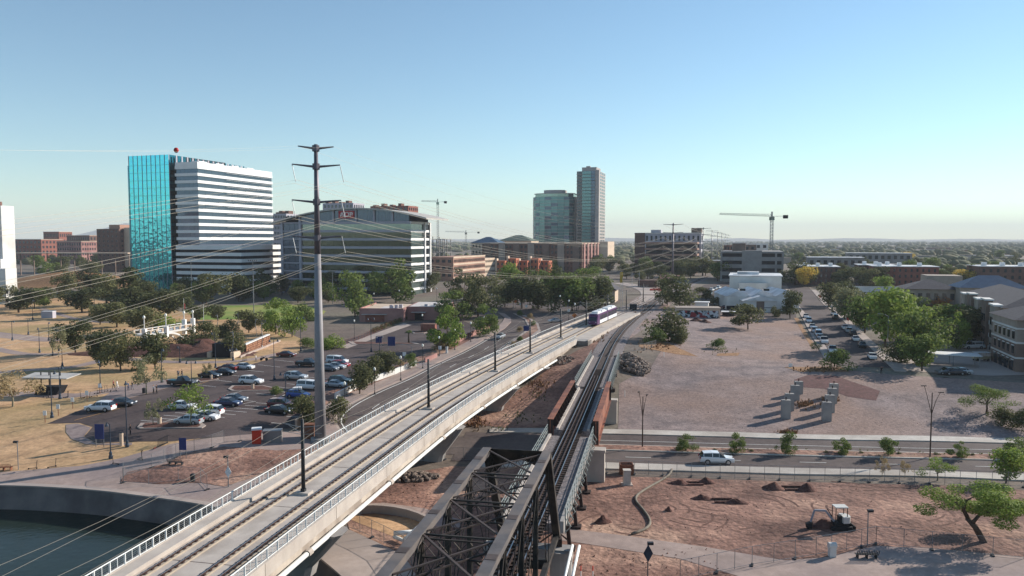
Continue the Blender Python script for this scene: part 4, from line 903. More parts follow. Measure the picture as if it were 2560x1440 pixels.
zs0, zs1 = ztop(868, 546, 381, t), ztop(868, 527, 381, t)
sg = MB().box(-39.4, -30.6, -.35, .38, zs0, zs1).build('sign', MATS['logo_red'], t)
tm = text_mesh('ADP', 3.3, .08); tm.materials.clear(); tm.materials.append(MATS['logo_white'])
tm.transform(Matrix.Diagonal((1.12, 1.0, 1.0, 1.0))); ob('lettering', tm, sg, (-34.9, -.46, (zs0 + zs1) / 2 - .05)).rotation_euler = (R(90), 0, 0)
m = MB()
for i in range(24): a, b = 2 * math.pi * i / 24, 2 * math.pi * (i + 1) / 24; m.beam((-34.9 + 3.6 * math.cos(a), -.42, (zs0 + zs1) / 2 + 1.15 * math.sin(a)), (-34.9 + 3.6 * math.cos(b), -.42, (zs0 + zs1) / 2 + 1.15 * math.sin(b)), .1, .22, (0, 1, 0))
m.build('logo_ring', MATS['logo_white'], sg)
# ---- brown office, brick mid-rise, towers
t, h = simple('brown_office', 'tan and brown low office block with rows of small windows', 1133, 480, 17, 60, 643, 'brown_stucco', 3, 4, 26, None, fw=.55, fh=.42)
MB().box(-15, -.8, 60.05, 84, 0, h - 2.2).build('rear_wing', MATS['tan_stucco'], t); wins(t, 'r', 61, 83.5, 10, h * .12, h - 2.5, 3, .5, .42, MATS['window_glass'], -.8)
for j in range(4): MB().box(-.02, .25, 0, 60, h * .12 + (j - .08) * h * .285, h * .12 + (j + .16) * h * .285).build('string_band', MATS['tan_stucco'], t)
t, h = simple('brick_midrise', 'long five-storey brick and stucco apartment block with pink lit end', 1455, 560, 78, 65, 610, 'brick_dark', 5, 26, 12, 'tan_stucco', fw=.5, fh=.55)
for i in range(7): MB().box(-76 + i * 11.5, -71 + i * 11.5, -.8, .3, 0, h + (.9 if i % 2 else .3)).build('bay', MATS['beige_stucco' if i % 2 else 'taupe_stucco'], t)
for i in range(5): MB().box(-.3, .8, 3 + i * 13, 8 + i * 13, 0, h + .7).build('bay', MATS['pink_stucco'], t)
t = bld('tall_tower', 'tallest slim glass apartment tower with balconies', 1495, 770, 3.5); h = ztop(1495, 427, 770, t); W = 22.4
MB().box(-W, 0, 0, 37, 0, h).build('core', MATS['tower_concrete'], t)
nfl = 29; fh = h / nfl
for j in range(5, nfl):
    zz = j * fh
    win(t, 'f', -16.5, -12.0, zz + .3, zz + fh - .25, MATS['tower_glass'], 'pane', 1.3); win(t, 'f', -11.9, -7.4, zz + .3, zz + fh - .25, MATS['tower_glass'], 'pane', 1.8); win(t, 'f', -7.3, -3.4, zz + .3, zz + fh - .25, MATS['slate_glass'], 'pane', 1.3)
    if j % 1 == 0:
        MB().box(-W - .3, -17, -1.3, .2, zz, zz + .22).build('balcony', MATS['tower_concrete'], t)
        win(t, 'f', -21.8, -17.2, zz + .3, zz + fh - .5, MATS['window_glass'], 'window', .1)
        for i in range(3): win(t, 'r', 6 + i * 10.2, 13.5 + i * 10.2, zz + .8, zz + fh - .5, MATS['window_glass'], 'window', .1)
MB().box(-3.2, .6, -1.0, 4.5, 0, h + 1).build('corner_pier', MATS['tower_concrete'], t)
MB().box(-18, -3, 4, 26, h, h + 4.2).build('penthouse', MATS['tower_concrete'], t); MB().box(-14, -10, 6, 10, h + 4.2, h + 5.6).build('lift_housing', MATS['tower_concrete'], t)
MB().box(-2, 9.5, 2, 40, 0, ztop(1500, 604, 770, t)).build('base_wing', MATS['tan_stucco'], t)
t = bld('curved_tower', 'shorter curved green-glass apartment tower beside the tallest tower', 1385, 800, 3.5); h = ztop(1385, 493, 800, t)
arc = [(26 * math.cos(a) * .86, -13 * math.sin(a)) for a in [math.pi - i * math.pi / 10 for i in range(11)]]
plan = arc + [(22.4, 20), (-22.4, 20)]
MB().prism([(x * .985, y * .985 + .1) for x, y in plan], 0, h).build('core', MATS['dark_interior'], t)
nfl = 21; fh = h / nfl
for j in range(3, nfl):
    zz = j * fh
    MB().prism([(x * 1.012, y * 1.012) for x, y in plan], zz - .18, zz + .18).build('floor_slab', MATS['tower_concrete'], t)
    for i in range(10):
        a, b = Vector(arc[i] + (0,)), Vector(arc[i + 1] + (0,)); e = (b - a).normalized() * .1
        a, b = a + e, b - e; MB().add([(a.x, a.y, zz + .2), (b.x, b.y, zz + .2), (b.x, b.y, zz + fh - .2), (a.x, a.y, zz + fh - .2)], [(0, 1, 2, 3)]).build('pane', MATS[('tower_glass', 'slate_glass', 'tower_glass')[(i * 5 + j * (i % 3)) % 3]], t)
for s in (-22.6, 22.2): MB().box(s, s + .7, -1, 20, 0, h).build('end_pier', MATS['tower_concrete'], t)
MB().prism([(x * .92, y * .85) for x, y in plan], h, h + 3.2).build('crown_storey', MATS['green_glass'], t); MB().prism([(x * .97, y * .92) for x, y in plan], h + 3.2, h + 3.7).build('roof_slab', MATS['tower_concrete'], t)
MB().prism([(x * .5, y * .5) for x, y in plan], h + 3.7, h + 7.2).build('penthouse', MATS['tower_concrete'], t)
# ---- orange terraces
for i, (px, Y) in enumerate(((1262, 500), (1290, 505), (1318, 510), (1346, 515), (1372, 520))):
    t, h = simple('terrace_house', '%s orange terraced townhouse from the brown office' % nth(i), px, Y, 6.5, 9, 652 - (i % 2) * 6, 'orange_stucco', 3, 2, 2, None, group='orange terraced houses', fw=.4, fh=.5)
    MB().box(-6.6, -5.4, -.3, 3, 0, h + 1.5).build('party_wall', MATS['tan_stucco'], t); MB().box(-4.5, -2, -.9, .1, h * .35, h * .42).build('balcony', MATS['tan_stucco'], t)
for px, Y, W, L, top, rf, lab in ((1245, 640, 24, 20, 607, 'blue_roof', 'building with a blue hipped roof left of the curved tower'), (1328, 660, 30, 24, 602, 'green_roof', 'building with a grey-green hipped roof behind the brick block')):
    t, h = simple('hipped_building', lab, px, Y, W, L, top, 'tan_stucco', 4, 8, 6, None); hip(MB(), -W, 0, 0, L, h, 5.0).build('roof', MATS[rf], t)
# ---- right of the far pole: hotel with car park, grey garage, white halls
t, h = simple('hotel_block', 'wide grey and cream apartment block with dark end behind the far pole', 1752, 600, 52, 30, 584, 'grey_panel', 4, 14, 7, 'white_stucco', fw=.4, fh=.6)
MB().box(-52.2, -44, -.5, 30, 0, h + .6).build('dark_wing', MATS['brick_dark'], t); MB().box(-40, -32, 6, 14, h + .8, h + 3.2).build('roof_unit', MATS['grey_panel'], t); MB().box(-8, 0, 4, 14, h + .8, h + 4.5).build('stair_tower', MATS['taupe_stucco'], t)
t = bld('car_park', 'pinkish open car park in front of the cream apartment block', 1742, 570); h = ztop(1742, 606, 570, t)
MB().box(-38, -1, 1, 22, 0, h - .5).build('core', MATS['dark_interior'], t)
for j in range(6): MB().box(-39, 0, 0, 23, j * h / 5.3, j * h / 5.3 + 1.5).build('band', MATS['brown_stucco'], t)
t = bld('grey_garage', 'grey concrete parking garage with horizontal openings and a blank middle', 1958, 450); h = ztop(1958, 630, 450, t); W = 35.6
MB().box(-W + .6, -.6, .6, 55, 0, h - 1).build('core', MATS['dark_interior'], t)
for j in range(5): MB().box(-W, 0, 0, 56, h * j / 4.2, h * j / 4.2 + (2.3 if j < 4 else 1.1)).build('band', MATS['garage_grey'], t)
MB().box(-W * .66, -W * .34, -.35, 3, 0, h + .8).build('blank_panel', MATS['garage_grey'], t)
for x in (-W - .3, -4.6, -.9): MB().box(x, x + 1.1, -.3, 1, 0, h).build('pier', MATS['garage_grey'], t)
MB().box(-W + 6, -W + 14, 20, 30, h, h + 5).build('stair_tower', MATS['taupe_stucco'], t)
for i, (px, Y, W, py, wl, lab) in enumerate(((1868, 620, 12, 606, 'white_stucco', 'small white block behind the grey garage roof'), (1890, 600, 14, 612, 'taupe_stucco', 'brown stair block behind the grey garage'), (1920, 640, 16, 608, 'white_stucco', 'white block with purple panel beside the crane'), (1833, 640, 8, 613, 'brick_dark', 'narrow brown block left behind the garage'))):
    simple('rooftop_block', lab, px, Y, W, 14, py, wl, 4, 3, 3, None)
t = bld('white_warehouse', 'tall white warehouse behind the white metal hall', 1955, 318); h = ztop(1955, 692, 318, t)
MB().box(-21, 0, 0, 26, 0, h).build('wall', MATS['white_stucco'], t); MB().box(-21.4, .4, -.4, 26.4, h, h + .4).build('roof', MATS['white_roof'], t); MB().box(-17, -6, -4, -.1, 0, h - 2.6).build('lean_to', MATS['white_stucco'], t); MB().box(-18, -9, 8, 14, h + .4, h + 1.6).build('roof_unit', MATS['white_roof'], t)
t = bld('white_hall', 'white metal hall with gabled entrance front and skylights', 2000, 282, ang=R(4)); he = ztop(2000, 742, 282, t)
MB().box(-26.5, 0, 0, 24, 0, he).build('wall', MATS['white_stucco'], t)
for i in range(3): gable(MB(), -26.5 + i * 8.85, -26.5 + (i + 1) * 8.85, 0, 24, he + .01, 2.4, .25).build('roof', MATS['white_roof'], t)
MB().box(-21.5, -9.5, -5.5, -.05, 0, he - 1.2).build('porch_wall', MATS['white_stucco'], t); gable(MB(), -21.5, -9.5, -5.5, 0, he - 1.19, 1.9, .3).build('porch_roof', MATS['white_roof'], t)
MB().box(-16.9, -14.1, -5.58, -5.45, 0, he - 1.4).build('door', MATS['taupe_stucco'], t); MB().box(-21.55, -9.45, -5.56, -5.48, 2.3, 2.5).build('stripe', MATS['dark_interior'], t)
for x in (-20, -11): MB().box(x, x + 2.2, 8, 11, he + 1.6, he + 2.4).build('skylight', MATS['window_glass'], t)
MB().box(-26.55, -22, -.08, .02, .3, 2.6).build('window', MATS['dark_interior'], t)
t = bld('graffiti_shed', 'low tan roofless shed with graffiti-painted wall', 1803, 255, ang=R(8)); h = ztop(1803, 772, 255, t)
MB().box(-14.5, 0, 0, 7, 0, h).build('wall', MATS['tan_stucco'], t); MB().box(-14.7, .2, -.2, 7.2, h, h + .25).build('roof', MATS['beige_stucco'], t)
gm = M('graffiti', S(40, 44, 52), S(190, 196, 200), .9, .8, c3=S(150, 50, 54), s3=.35, det=3, sharp=(.47, .53), k3=(.56, .6)); MB().box(-13.8, -.6, -.08, -.02, .1, h - .7).build('painted_wall', gm, t)
simple('white_kiosk', 'small white flat-roofed kiosk behind the graffiti shed', 1772, 275, 4.5, 4, 757, 'white_stucco', 1, 0, 0, 'white_roof', par=.2)
simple('low_shed', 'low white-roofed shed with dark graffiti right of the tan shed', 1838, 262, 4.0, 3, 781, 'dark_interior', 1, 0, 0, 'white_roof', par=.2)
# ---- right hand low blocks
for px, Y, W, L, py, wl, nfw, lab in ((2100, 430, 22, 30, 668, 'brick_dark', 8, 'low brown flat-roofed block left of the leafy street end'), (2348, 420, 33, 25, 668, 'brick_red', 11, 'long brick block with roof units behind the beige cube'), (2600, 400, 28, 25, 668, 'brick_dark', 8, 'dark brick block at the right edge of the view'), (2240, 445, 20, 20, 664, 'brick_dark', 6, 'brick block between the leafy tree crowns')):
    t, h = simple('brick_block', lab, px, Y, W, L, py, wl, 3, nfw, 4, 'white_roof', par=.35, fw=.35)
    for i in range(3): MB().box(-W + 3 + i * W / 3.2, -W + 5 + i * W / 3.2, 6, 9, h + .35, h + 2.2).build('roof_unit', MATS['white_panel'], t)
simple('beige_cube', 'windowless beige cube building above the grey apartment roofs', 2408, 335, 14, 14, 690, 'beige_stucco', 1, 0, 0, None)
simple('grey_hall', 'long low grey hall with pale roof behind the leafy street', 2160, 520, 36, 18, 645, 'garage_grey', 2, 8, 3, 'white_roof', par=.4)
simple('grey_hall', 'low pale hall far behind the tree tops on the right', 2280, 640, 50, 18, 634, 'garage_grey', 2, 10, 3, 'white_roof', par=.4)
p0 = PY(2095, 716, 350); p1 = PY(2335, 716, 340); t = thing('boundary_wall', (p0.x, p0.y, 2.0), 'long white boundary wall behind the tree-lined street', 'wall', rz=math.atan2(p1.y - p0.y, p1.x - p0.x))
Lw = (p1 - p0).length; MB().box(0, Lw, -.15, .15, 0, p0.z - 2.0).build('panel', MATS['white_stucco'], t); MB().box(-.1, Lw + .1, -.25, .25, p0.z - 2.0, p0.z - 1.8).build('coping', MATS['white_stucco'], t)
# ---- apartments at the right edge
t = thing('apartment_building', (106.2, 159, .9), 'three-storey stucco apartment house with grey hipped roof at right edge', 'building', rz=-AL)
H1 = 11.3
MB().box(0, 34, 0, 17, 0, H1).build('wall', MATS['beige_stucco'], t); MB().box(-.06, 34.05, -.06, 17, 0, 6.2).build('lower_wall', MATS['taupe_stucco'], t)
hip(MB(), 0, 34, 0, 17, H1, 3.6, .7).build('roof', MATS['shingle'], t)
MB().box(2.0, 7.0, -2.2, .1, 0, H1 + .3).build('bay_tower', MATS['taupe_stucco'], t); hip(MB(), 2, 7, -2.2, 3, H1 + .3, 2.0, .6).build('bay_roof', MATS['shingle'], t)
for z in (3.1, 6.3, 9.3): MB().box(-.16, 34.1, -.16, 17.1, z, z + .35).build('trim_band', MATS['white_stucco'], t)
for j, z in enumerate((1.0, 4.1, 7.2)):
    for i in range(5):
        win(t, 'l', 1.2 + i * 3.1, 2.4 + i * 3.1, z, z + 1.6, MATS['window_glass'], 'window', .1, -.06); win(t, 'l', 1.05 + i * 3.1, 2.55 + i * 3.1, z + 1.62, z + 1.8, MATS['white_stucco'], 'lintel', .16, -.06)
    for i in range(6): win(t, 'f', 9 + i * 4.1, 10.5 + i * 4.1, z, z + 1.7, MATS['window_glass'], 'window', .1, -.06); win(t, 'f', 8.85 + i * 4.1, 10.65 + i * 4.1, z + 1.72, z + 1.9, MATS['white_stucco'], 'lintel', .16, -.06)
    MB().box(3.0, 6.2, -2.35, -2.15, z, z + 1.9).build('balcony_opening', MATS['dark_interior'], t); MB().box(2.9, 6.3, -2.9, -2.2, z - .1, z + .75).build('balcony', MATS['taupe_stucco'], t)
for i in range(4): MB().box(-.1, .02, 1.5 + i * 3.6, 3.8 + i * 3.6, 0, 2.2).build('garage_opening', MATS['dark_interior'], t)
t = thing('apartment_building', (118, 182, .9), 'long grey-blue apartment wing with stepped bays behind the yellow trees', 'building', rz=-AL - R(5))
H2 = 11.8
MB().box(0, 16, 0, 56, 0, H2).build('wall', MATS['beige_stucco'], t); hip(MB(), 0, 16, 0, 56, H2, 3.4, .6).build('roof', MATS['shingle'], t)
for i in range(5):
    y = 1.5 + i * 11
    MB().box(-1.4, .1, y, y + 6, 0, H2 + (.8 if i % 2 else .2)).build('bay', MATS['taupe_stucco' if i % 2 else 'beige_stucco'], t); MB().box(-1.7, .3, y - .3, y + 6.3, H2 + (.8 if i % 2 else .2), H2 + (1.2 if i % 2 else .6)).build('cornice', MATS['white_stucco'], t)
    for z in (.8, 4.0, 7.2):
        for k in range(2): win(t, 'l', y + .7 + k * 2.7, y + 2.2 + k * 2.7, z, z + 1.9, MATS['window_glass'], 'window', .1, -1.4)
        win(t, 'l', y + 6.8, y + 9.4, z - .2, z + 2.0, MATS['dark_interior'], 'balcony_opening', .08)
        win(t, 'l', y + 6.5, y + 9.7, z - .5, z + .5, MATS['white_stucco'], 'balcony', .9)
t, h = simple('clubhouse', 'beige clubhouse with blue-grey hipped roof above the apartments', 2575, 250, 20, 14, 722, 'beige_stucco', 2, 5, 3, None); hip(MB(), -20, 0, 0, 14, h, 4.0).build('roof', MATS['blue_roof'], t)
t, h = simple('grey_roofed_wing', 'low wing with broad dark shingle roof beyond the yellow trees', 2398, 262, 16, 14, 724, 'beige_stucco', 2, 6, 3, None); hip(MB(), -16, 0, 0, 14, h, 3.0, 1.0).build('roof', MATS['shingle'], t)
# ---- left background
t = bld('white_mill', 'tall white silo tower of the old mill at left edge', 8, 335, 1.2, ang=R(10)); h = ztop(24, 514, 335, t)
MB().box(-22, 0, 0, 7, 0, h).build('tower', MATS['white_stucco'], t); MB().box(-20, -5, 1, 6, h, h + 2).build('roof_housing', MATS['brick_dark'], t)
h2 = ztop(48, 648, 330, t); MB().box(-22, 2.6, -4, -.1, 0, h2).build('middle_block', MATS['white_stucco'], t); h3 = ztop(100, 672, 322, t); MB().box(-22, 10.5, -10, -4.1, 0, h3).build('low_wing', MATS['white_stucco'], t)
for j in range(2):
    for i in range(4): win(t, 'f', -20 + i * 2.4, -18.9 + i * 2.4, h - 5 - j * 4.5, h - 3.4 - j * 4.5, MATS['window_glass'])
    for i in range(8): win(t, 'f', -18 + i * 4, -16.6 + i * 4, 1.5 + j * 3.4, 3.4 + j * 3.4, MATS['window_glass'], off=-10)
for px, Y, W, L, py, wl, lab in ((105, 900, 60, 30, 599, 'brick_red', 'long red-brown campus building behind the white mill'), (150, 980, 26, 20, 580, 'brick_red', 'red-brown campus block with white roof structures'), (226, 940, 36, 30, 589, 'brick_dark', 'dark red campus block left of the brown hotel'), (205, 820, 34, 20, 604, 'pink_stucco', 'pinkish wing below the campus blocks')):
    simple('campus_block', lab, px, Y, W, L, py, wl, 4, 10, 6, 'tan_stucco', par=.5)
t, h = simple('brown_hotel', 'brown stepped hotel block left of the teal tower', 300, 620, 23, 26, 572, 'brick_dark', 8, 5, 5, None, fw=.3, fh=.35)
MB().box(-12, -1, 2, 24, h, h + 3.4).build('upper_storey', MATS['brown_stucco'], t); MB().box(.1, 13, 5, 24, 0, h + 1.0).build('lit_wing', MATS['tan_stucco'], t)
t = bld('stadium_canopy', 'long pale canopy roof on columns behind the desert mound', 320, 560, 2, ang=R(5)); h = ztop(320, 632, 560, t)
MB().box(-88, 0, 0, 10, h - .6, h).build('roof', MATS['tan_stucco'], t)
for i in range(9): MB().box(-87 + i * 10.7, -86.5 + i * 10.7, 3, 3.6, 0, h - .6).build('column', MATS['taupe_stucco'], t)
for px, Y, W, py, lab in ((885, 660, 30, 507, 'dark rooftop block behind the curved roof, left'), (1022, 650, 36, 514, 'red and dark rooftop block behind the curved roof, right'), (718, 560, 12, 534, 'grey block edge between the tower and the arched office')):
    t, h = simple('rear_block', lab, px, Y, W, 20, py, 'brick_red' if px > 1000 else 'grey_panel', 10, 8, 5, None)
    for i in range(4): MB().box(-W + 1 + i * W / 4.5, -W + 4 + i * W / 4.5, 3, 9, h, h + 1.2 + (i % 2)).build('roof_unit', MATS['brick_dark'], t)
t = bld('concrete_frame', 'unfinished concrete frame building below the left crane', 1112, 610, 3); h = ztop(1112, 598, 610, t)
for j in range(6): MB().box(-11, 0, 0, 14, j * h / 5 - .2, j * h / 5 + .2).build('slab', MATS['garage_grey'], t)
for i in range(4):
    for k in range(2): MB().box(-10.8 + i * 3.4, -10.2 + i * 3.4, .2 + k * 13, .8 + k * 13, 0, h + (2 if i == 0 else 0)).build('column', MATS['garage_grey'], t)
# desert mound
def mound(name, px, py, wx, wy, h, mat, label=None, cat=None, kind=None, seed=0, z=None, group=None):
    c = gp(px, py); r_ = random.Random(seed); n, k = 18, 6; vs = [(0, 0, h)]; fs = []
    ph = [r_.uniform(0, 6.28) for _ in range(4)]
    for i in range(1, k + 1):
        u = i / k
        for j in range(n):
            a = 2 * math.pi * j / n; q = 1 + .16 * math.sin(2 * a + ph[0]) + .1 * math.sin(3 * a + ph[1]) + .07 * math.sin(7 * a + ph[2])
            vs.append((wx / 2 * u * q * math.cos(a), wy / 2 * u * q * math.sin(a), h * (1 - u) ** 1.15 * (1 + .25 * r_.uniform(-1, 1) * (u < .9)) - (.25 if i == k else 0)))
    for j in range(n): fs.append((0, 1 + j, 1 + (j + 1) % n))
    for i in range(k - 1):
        for j in range(n): fs.append((1 + i * n + j, 1 + (i + 1) * n + j, 1 + (i + 1) * n + (j + 1) % n, 1 + i * n + (j + 1) % n))
    m = MB(); m.add(vs, fs); return m.build(name, MATS[mat], smooth=True, loc=c, label=label, cat=cat, kind=kind, group=group)
mound('desert_hill', 190, 715, 110, 60, 9, 'straw', kind='structure', seed=3)
# ---- pink stadium building
X0, Y0 = BX(897, 258), 258; t = thing('pink_building', (X0, Y0, 1.0), 'low pink stucco building with flat roofs and awnings by the far lot', 'building', rz=R(-3))
M('roof_patch', S(214, 206, 200), S(190, 180, 176), .8, .8)
MB().box(0, 15.2, 0, 24, 0, 4.3).build('left_block', MATS['pink_stucco'], t); MB().box(.35, 14.8, .35, 23.6, 4.31, 4.36).build('roof_field', MATS['tan_stucco'], t)
for a, b, c, d, hh in ((0, 15.2, 0, .3, .5), (0, .3, .3, 24, .5), (14.9, 15.2, .3, 24, .5)): MB().box(a, b, c, d, 4.3, 4.3 + hh).build('parapet', MATS['pink_stucco'], t)
MB().box(15.3, 29, 5.5, 26, 0, 4.9).build('right_block', MATS['pink_stucco'], t); MB().box(16, 28.6, 6, 25.6, 4.91, 4.97).build('roof_field', MATS['roof_patch'], t)
MB().box(6, 13, 3, 12, 4.37, 4.45).build('roof_patch', MATS['roof_patch'], t)
for x, y in ((9.5, 4), (11.2, 4.5), (12.4, 6), (21, 8), (23.5, 12)): MB().box(x, x + 1.1, y, y + 1.1, 4.4, 5.6).build('roof_unit', MATS['grey_panel'], t)
MB().box(1, 9.5, -1.6, -.02, 2.7, 2.85).build('awning', MATS['steel_roof'], t); MB().box(17, 22, 3.6, 5.45, 3.0, 3.15).build('awning', MATS['steel_roof'], t)
MB().box(2, 8.6, -.06, .02, .1, 2.4).build('shutter', MATS['brick_red'], t); MB().box(18, 21, 5.42, 5.52, .1, 2.6).build('door', MATS['dark_interior'], t)
# ---- station, shelters, tower cranes
X0 = gp(1490, 775); t = thing('picnic_shelter', X0, 'low grey shelter roof in front of the dark trees near the train', 'shelter', rz=R(-12))
MB().box(-8, 5, -3, 3, 2.6, 2.85).build('roof', MATS['steel_roof'], t)
for x in (-7, -2.5, 1.5, 4.3):
    for y in (-2.4, 2.4): MB().box(x, x + .25, y, y + .25, -.3, 2.6).build('post', MATS['black_steel'], t)
X0 = gp(1525, 757); t = thing('station_house', X0, 'small house with grey pitched roof beside the curved trackway', 'building', rz=R(-14))
MB().box(-7, 2, 0, 12, -.3, 5.2).build('wall', MATS['tan_stucco'], t); gable(MB(), -7, 2, 0, 12, 5.2, 3.2, 1.0).build('roof', MATS['shingle'], t); MB().box(-4, -1.5, -.06, .04, 0, 3).build('door', MATS['dark_interior'], t)
X0 = gp(1660, 718); t = thing('station_canopy', X0, 'rail stop shelter with slanted brown roof slats', 'shelter', rz=R(-14))
for i in range(5): m = MB(); m.beam((-3 + i * 2.2, -3, 4.2), (-1.4 + i * 2.2, 4, 6.4), 1.5, .18); m.build('roof_slat', MATS['pink_stucco'], t)
for i in range(4): MB().box(-3 + i * 3, -2.7 + i * 3, 0, .3, -.3, 5.2).build('post', MATS['dark_interior'], t)
MB().box(-14, -4, 0, 5, -.3, 3.6).build('ticket_house', MATS['brick_dark'], t)
def crane(px, Y, py_jib, jl, cl, label, rot, s=1.0, pyb=625):
    b = PY(px, pyb, Y); zj = PY(px, py_jib, Y).z; zb = 3.5; t = thing('tower_crane', (b.x, Y, zb), label, 'crane', 'tower cranes', rot); m = MB(); h = zj - zb; w = .8 * s
    for dx in (-w, w):
        for dy in (-w, w): m.beam((dx, dy, 0), (dx, dy, h), .22 * s, .22 * s, (0, 1, 0))
    n = int(h / (2.2 * s))
    for i in range(n):
        z0, z1 = i * h / n, (i + 1) * h / n
        for sg in (-1, 1): m.beam((-w, sg * w, z0), (w, sg * w, z1), .12 * s, .12 * s); m.beam((sg * w, -w, z0), (sg * w, w, z1), .12 * s, .12 * s)
    m.build('mast', MATS['galvanised'], t)
    for nm, L in (('jib', -jl), ('counter_jib', cl)):
        m = MB(); sl = .035 * (1 if L < 0 else -1)
        for y in (-.7 * s, .7 * s): m.beam((0, y, h), (L, y, h - L * sl), .2 * s, .2 * s)
        if L < 0:
            m.beam((0, 0, h + 1.5 * s), (L, 0, h + .8 * s - L * sl), .18 * s, .18 * s); k = int(abs(L) / (2.0 * s))
            for i in range(k):
                a, b2 = L * i / k, L * (i + 1) / k
                for y in (-.7 * s, .7 * s): m.beam((a, y, h - a * sl), ((a + b2) / 2, 0, h + 1.3 * s - a * sl), .1 * s, .1 * s); m.beam(((a + b2) / 2, 0, h + 1.3 * s - a * sl), (b2, y, h - b2 * sl), .1 * s, .1 * s)
        m.build(nm, MATS['galvanised'], t)
    MB().box(cl - 3.0 * s, cl - .2, -1 * s, 1 * s, h - 1.4 * s, h + .9 * s).build('counterweight', MATS['dark_interior'], t); MB().box(-1.4 * s, 1.4 * s, -1.3 * s, 1.3 * s, h - 2.6 * s, h - .4 * s).build('cab', MATS['green_glass'], t); MB().beam((0, 0, h - .5), (0, 0, h + 3.2 * s), .8 * s, .8 * s).build('apex', MATS['galvanised'], t)
crane(1928, 520, 541, 36, 11, 'tower crane with long jib behind the grey garage', R(2), 1.0)
crane(1095, 700, 505, 15, 8.5, 'tower crane right of the arched office roof', 0, .9)
crane(1165, 1000, 581, 27, 18, 'small distant crane left of the blue-roofed building', 0, 1.0, 610)
# ------------------------------------------------------------------ vegetation
leafmat('leaf_olive', S(78, 80, 53), S(120, 120, 80)); leafmat('leaf_green', S(80, 96, 51), S(125, 138, 73)); leafmat('leaf_bright', S(98, 118, 51), S(150, 165, 82), .3)
leafmat('leaf_dark', S(64, 70, 47), S(105, 108, 71)); leafmat('leaf_grey', S(107, 109, 80), S(147, 145, 109)); leafmat('leaf_yellow', S(185, 161, 69), S(219, 188, 94)); leafmat('leaf_rust', S(168, 112, 69), S(199, 145, 89)); leafmat('leaf_brown', S(138, 118, 87), S(172, 152, 114))
M('bark', S(96, 80, 68), S(74, 62, 54), 2, .95); M('pale_bark', S(150, 140, 118), S(128, 118, 98), 2, .95)
def crown(seed, kind, n, leaf):
    r = np.random.default_rng(seed); lobes = []
    if kind == 'round':
        for _ in range(17):
            a = r.uniform(0, 6.28); q = r.uniform(0, .33); z = r.uniform(.36, .86); lobes.append((q * math.cos(a), q * math.sin(a), z, r.uniform(.09, .2), .8))
    elif kind == 'tall':
        for _ in range(15):
            a = r.uniform(0, 6.28); z = r.uniform(.3, .88); q = r.uniform(0, .34) * (1.1 - abs(z - .55)); lobes.append((q * math.cos(a), q * math.sin(a), z, r.uniform(.08, .19), .8))
    elif kind == 'bush':
        for _ in range(12):
            a = r.uniform(0, 6.28); q = r.uniform(0, .36); z = r.uniform(.15, .72) * (1 - q); lobes.append((q * math.cos(a), q * math.sin(a), z, r.uniform(.16, .26), 1.1))
    elif kind == 'airy':
        for _ in range(16):
            a = r.uniform(0, 6.28); q = r.uniform(.1, .42); z = r.uniform(.5, .9) - q * .25; lobes.append((q * math.cos(a), q * math.sin(a), z, r.uniform(.08, .15), .75))
    elif kind == 'pine':
        for _ in range(18):
            z = r.uniform(.2, .95); a = r.uniform(0, 6.28); q = (1 - z) * r.uniform(.1, .42); lobes.append((q * math.cos(a), q * math.sin(a), z, .07 + .13 * (1 - z), .7))
    elif kind == 'wide':
        for _ in range(22):
            a = r.uniform(0, 6.28); q = r.uniform(.05, .46); z = r.uniform(.55, .92) - q * q * .8; lobes.append((q * math.cos(a), q * math.sin(a), z, r.uniform(.08, .14), .8))
    L = np.array(lobes); wts = L[:, 3] ** 2; wts /= wts.sum(); pick = r.choice(len(L), n, p=wts)
    d = r.normal(size=(n, 3)); d /= np.linalg.norm(d, axis=1)[:, None]
    rad = L[pick, 3] * (.45 + .6 * np.sqrt(r.uniform(0, 1, n)))
    c = L[pick, :3] + d * rad[:, None] * np.stack([np.ones(n), np.ones(n), L[pick, 4]], 1); c[:, 2] = np.maximum(c[:, 2], .03)
    sc_ = .5 / np.quantile(np.abs(c[:, :2]), .985); c[:, :2] *= sc_; zt_ = np.quantile(c[:, 2], .99); zl_ = np.quantile(c[:, 2], .02); lo_ = {'round': .2, 'tall': .1, 'bush': .02, 'airy': .3, 'pine': .05, 'wide': .3}[kind]; c[:, 2] = lo_ + (c[:, 2] - zl_) / (zt_ - zl_) * (1 - lo_); lobes = [(q[0] * sc_, q[1] * sc_, lo_ + (q[2] - zl_) / (zt_ - zl_) * (1 - lo_), q[3], q[4]) for q in lobes]
    nrm = d + r.normal(size=(n, 3)) * .55; nrm /= np.linalg.norm(nrm, axis=1)[:, None]
    u = np.cross(nrm, r.normal(size=(n, 3))); u /= np.linalg.norm(u, axis=1)[:, None]; v = np.cross(nrm, u)
    s = leaf * r.uniform(.6, 1.3, n)[:, None]
    V = np.stack([c - u * s - v * s * .6, c + u * s - v * s * .6, c + u * s * .7 + v * s * .7, c - u * s * .7 + v * s * .7], 1).reshape(-1, 3)
    me_ = bpy.data.meshes.new('crown'); me_.vertices.add(4 * n); me_.vertices.foreach_set('co', V.reshape(-1)); me_.loops.add(4 * n); me_.loops.foreach_set('vertex_index', np.arange(4 * n)); me_.polygons.add(n); me_.polygons.foreach_set('loop_start', np.arange(n) * 4)
    me_.update(calc_edges=True); me_.materials.append(MATS['leaf_green']); me_.materials[0] = MATS['leaf_green']
    return me_, lobes
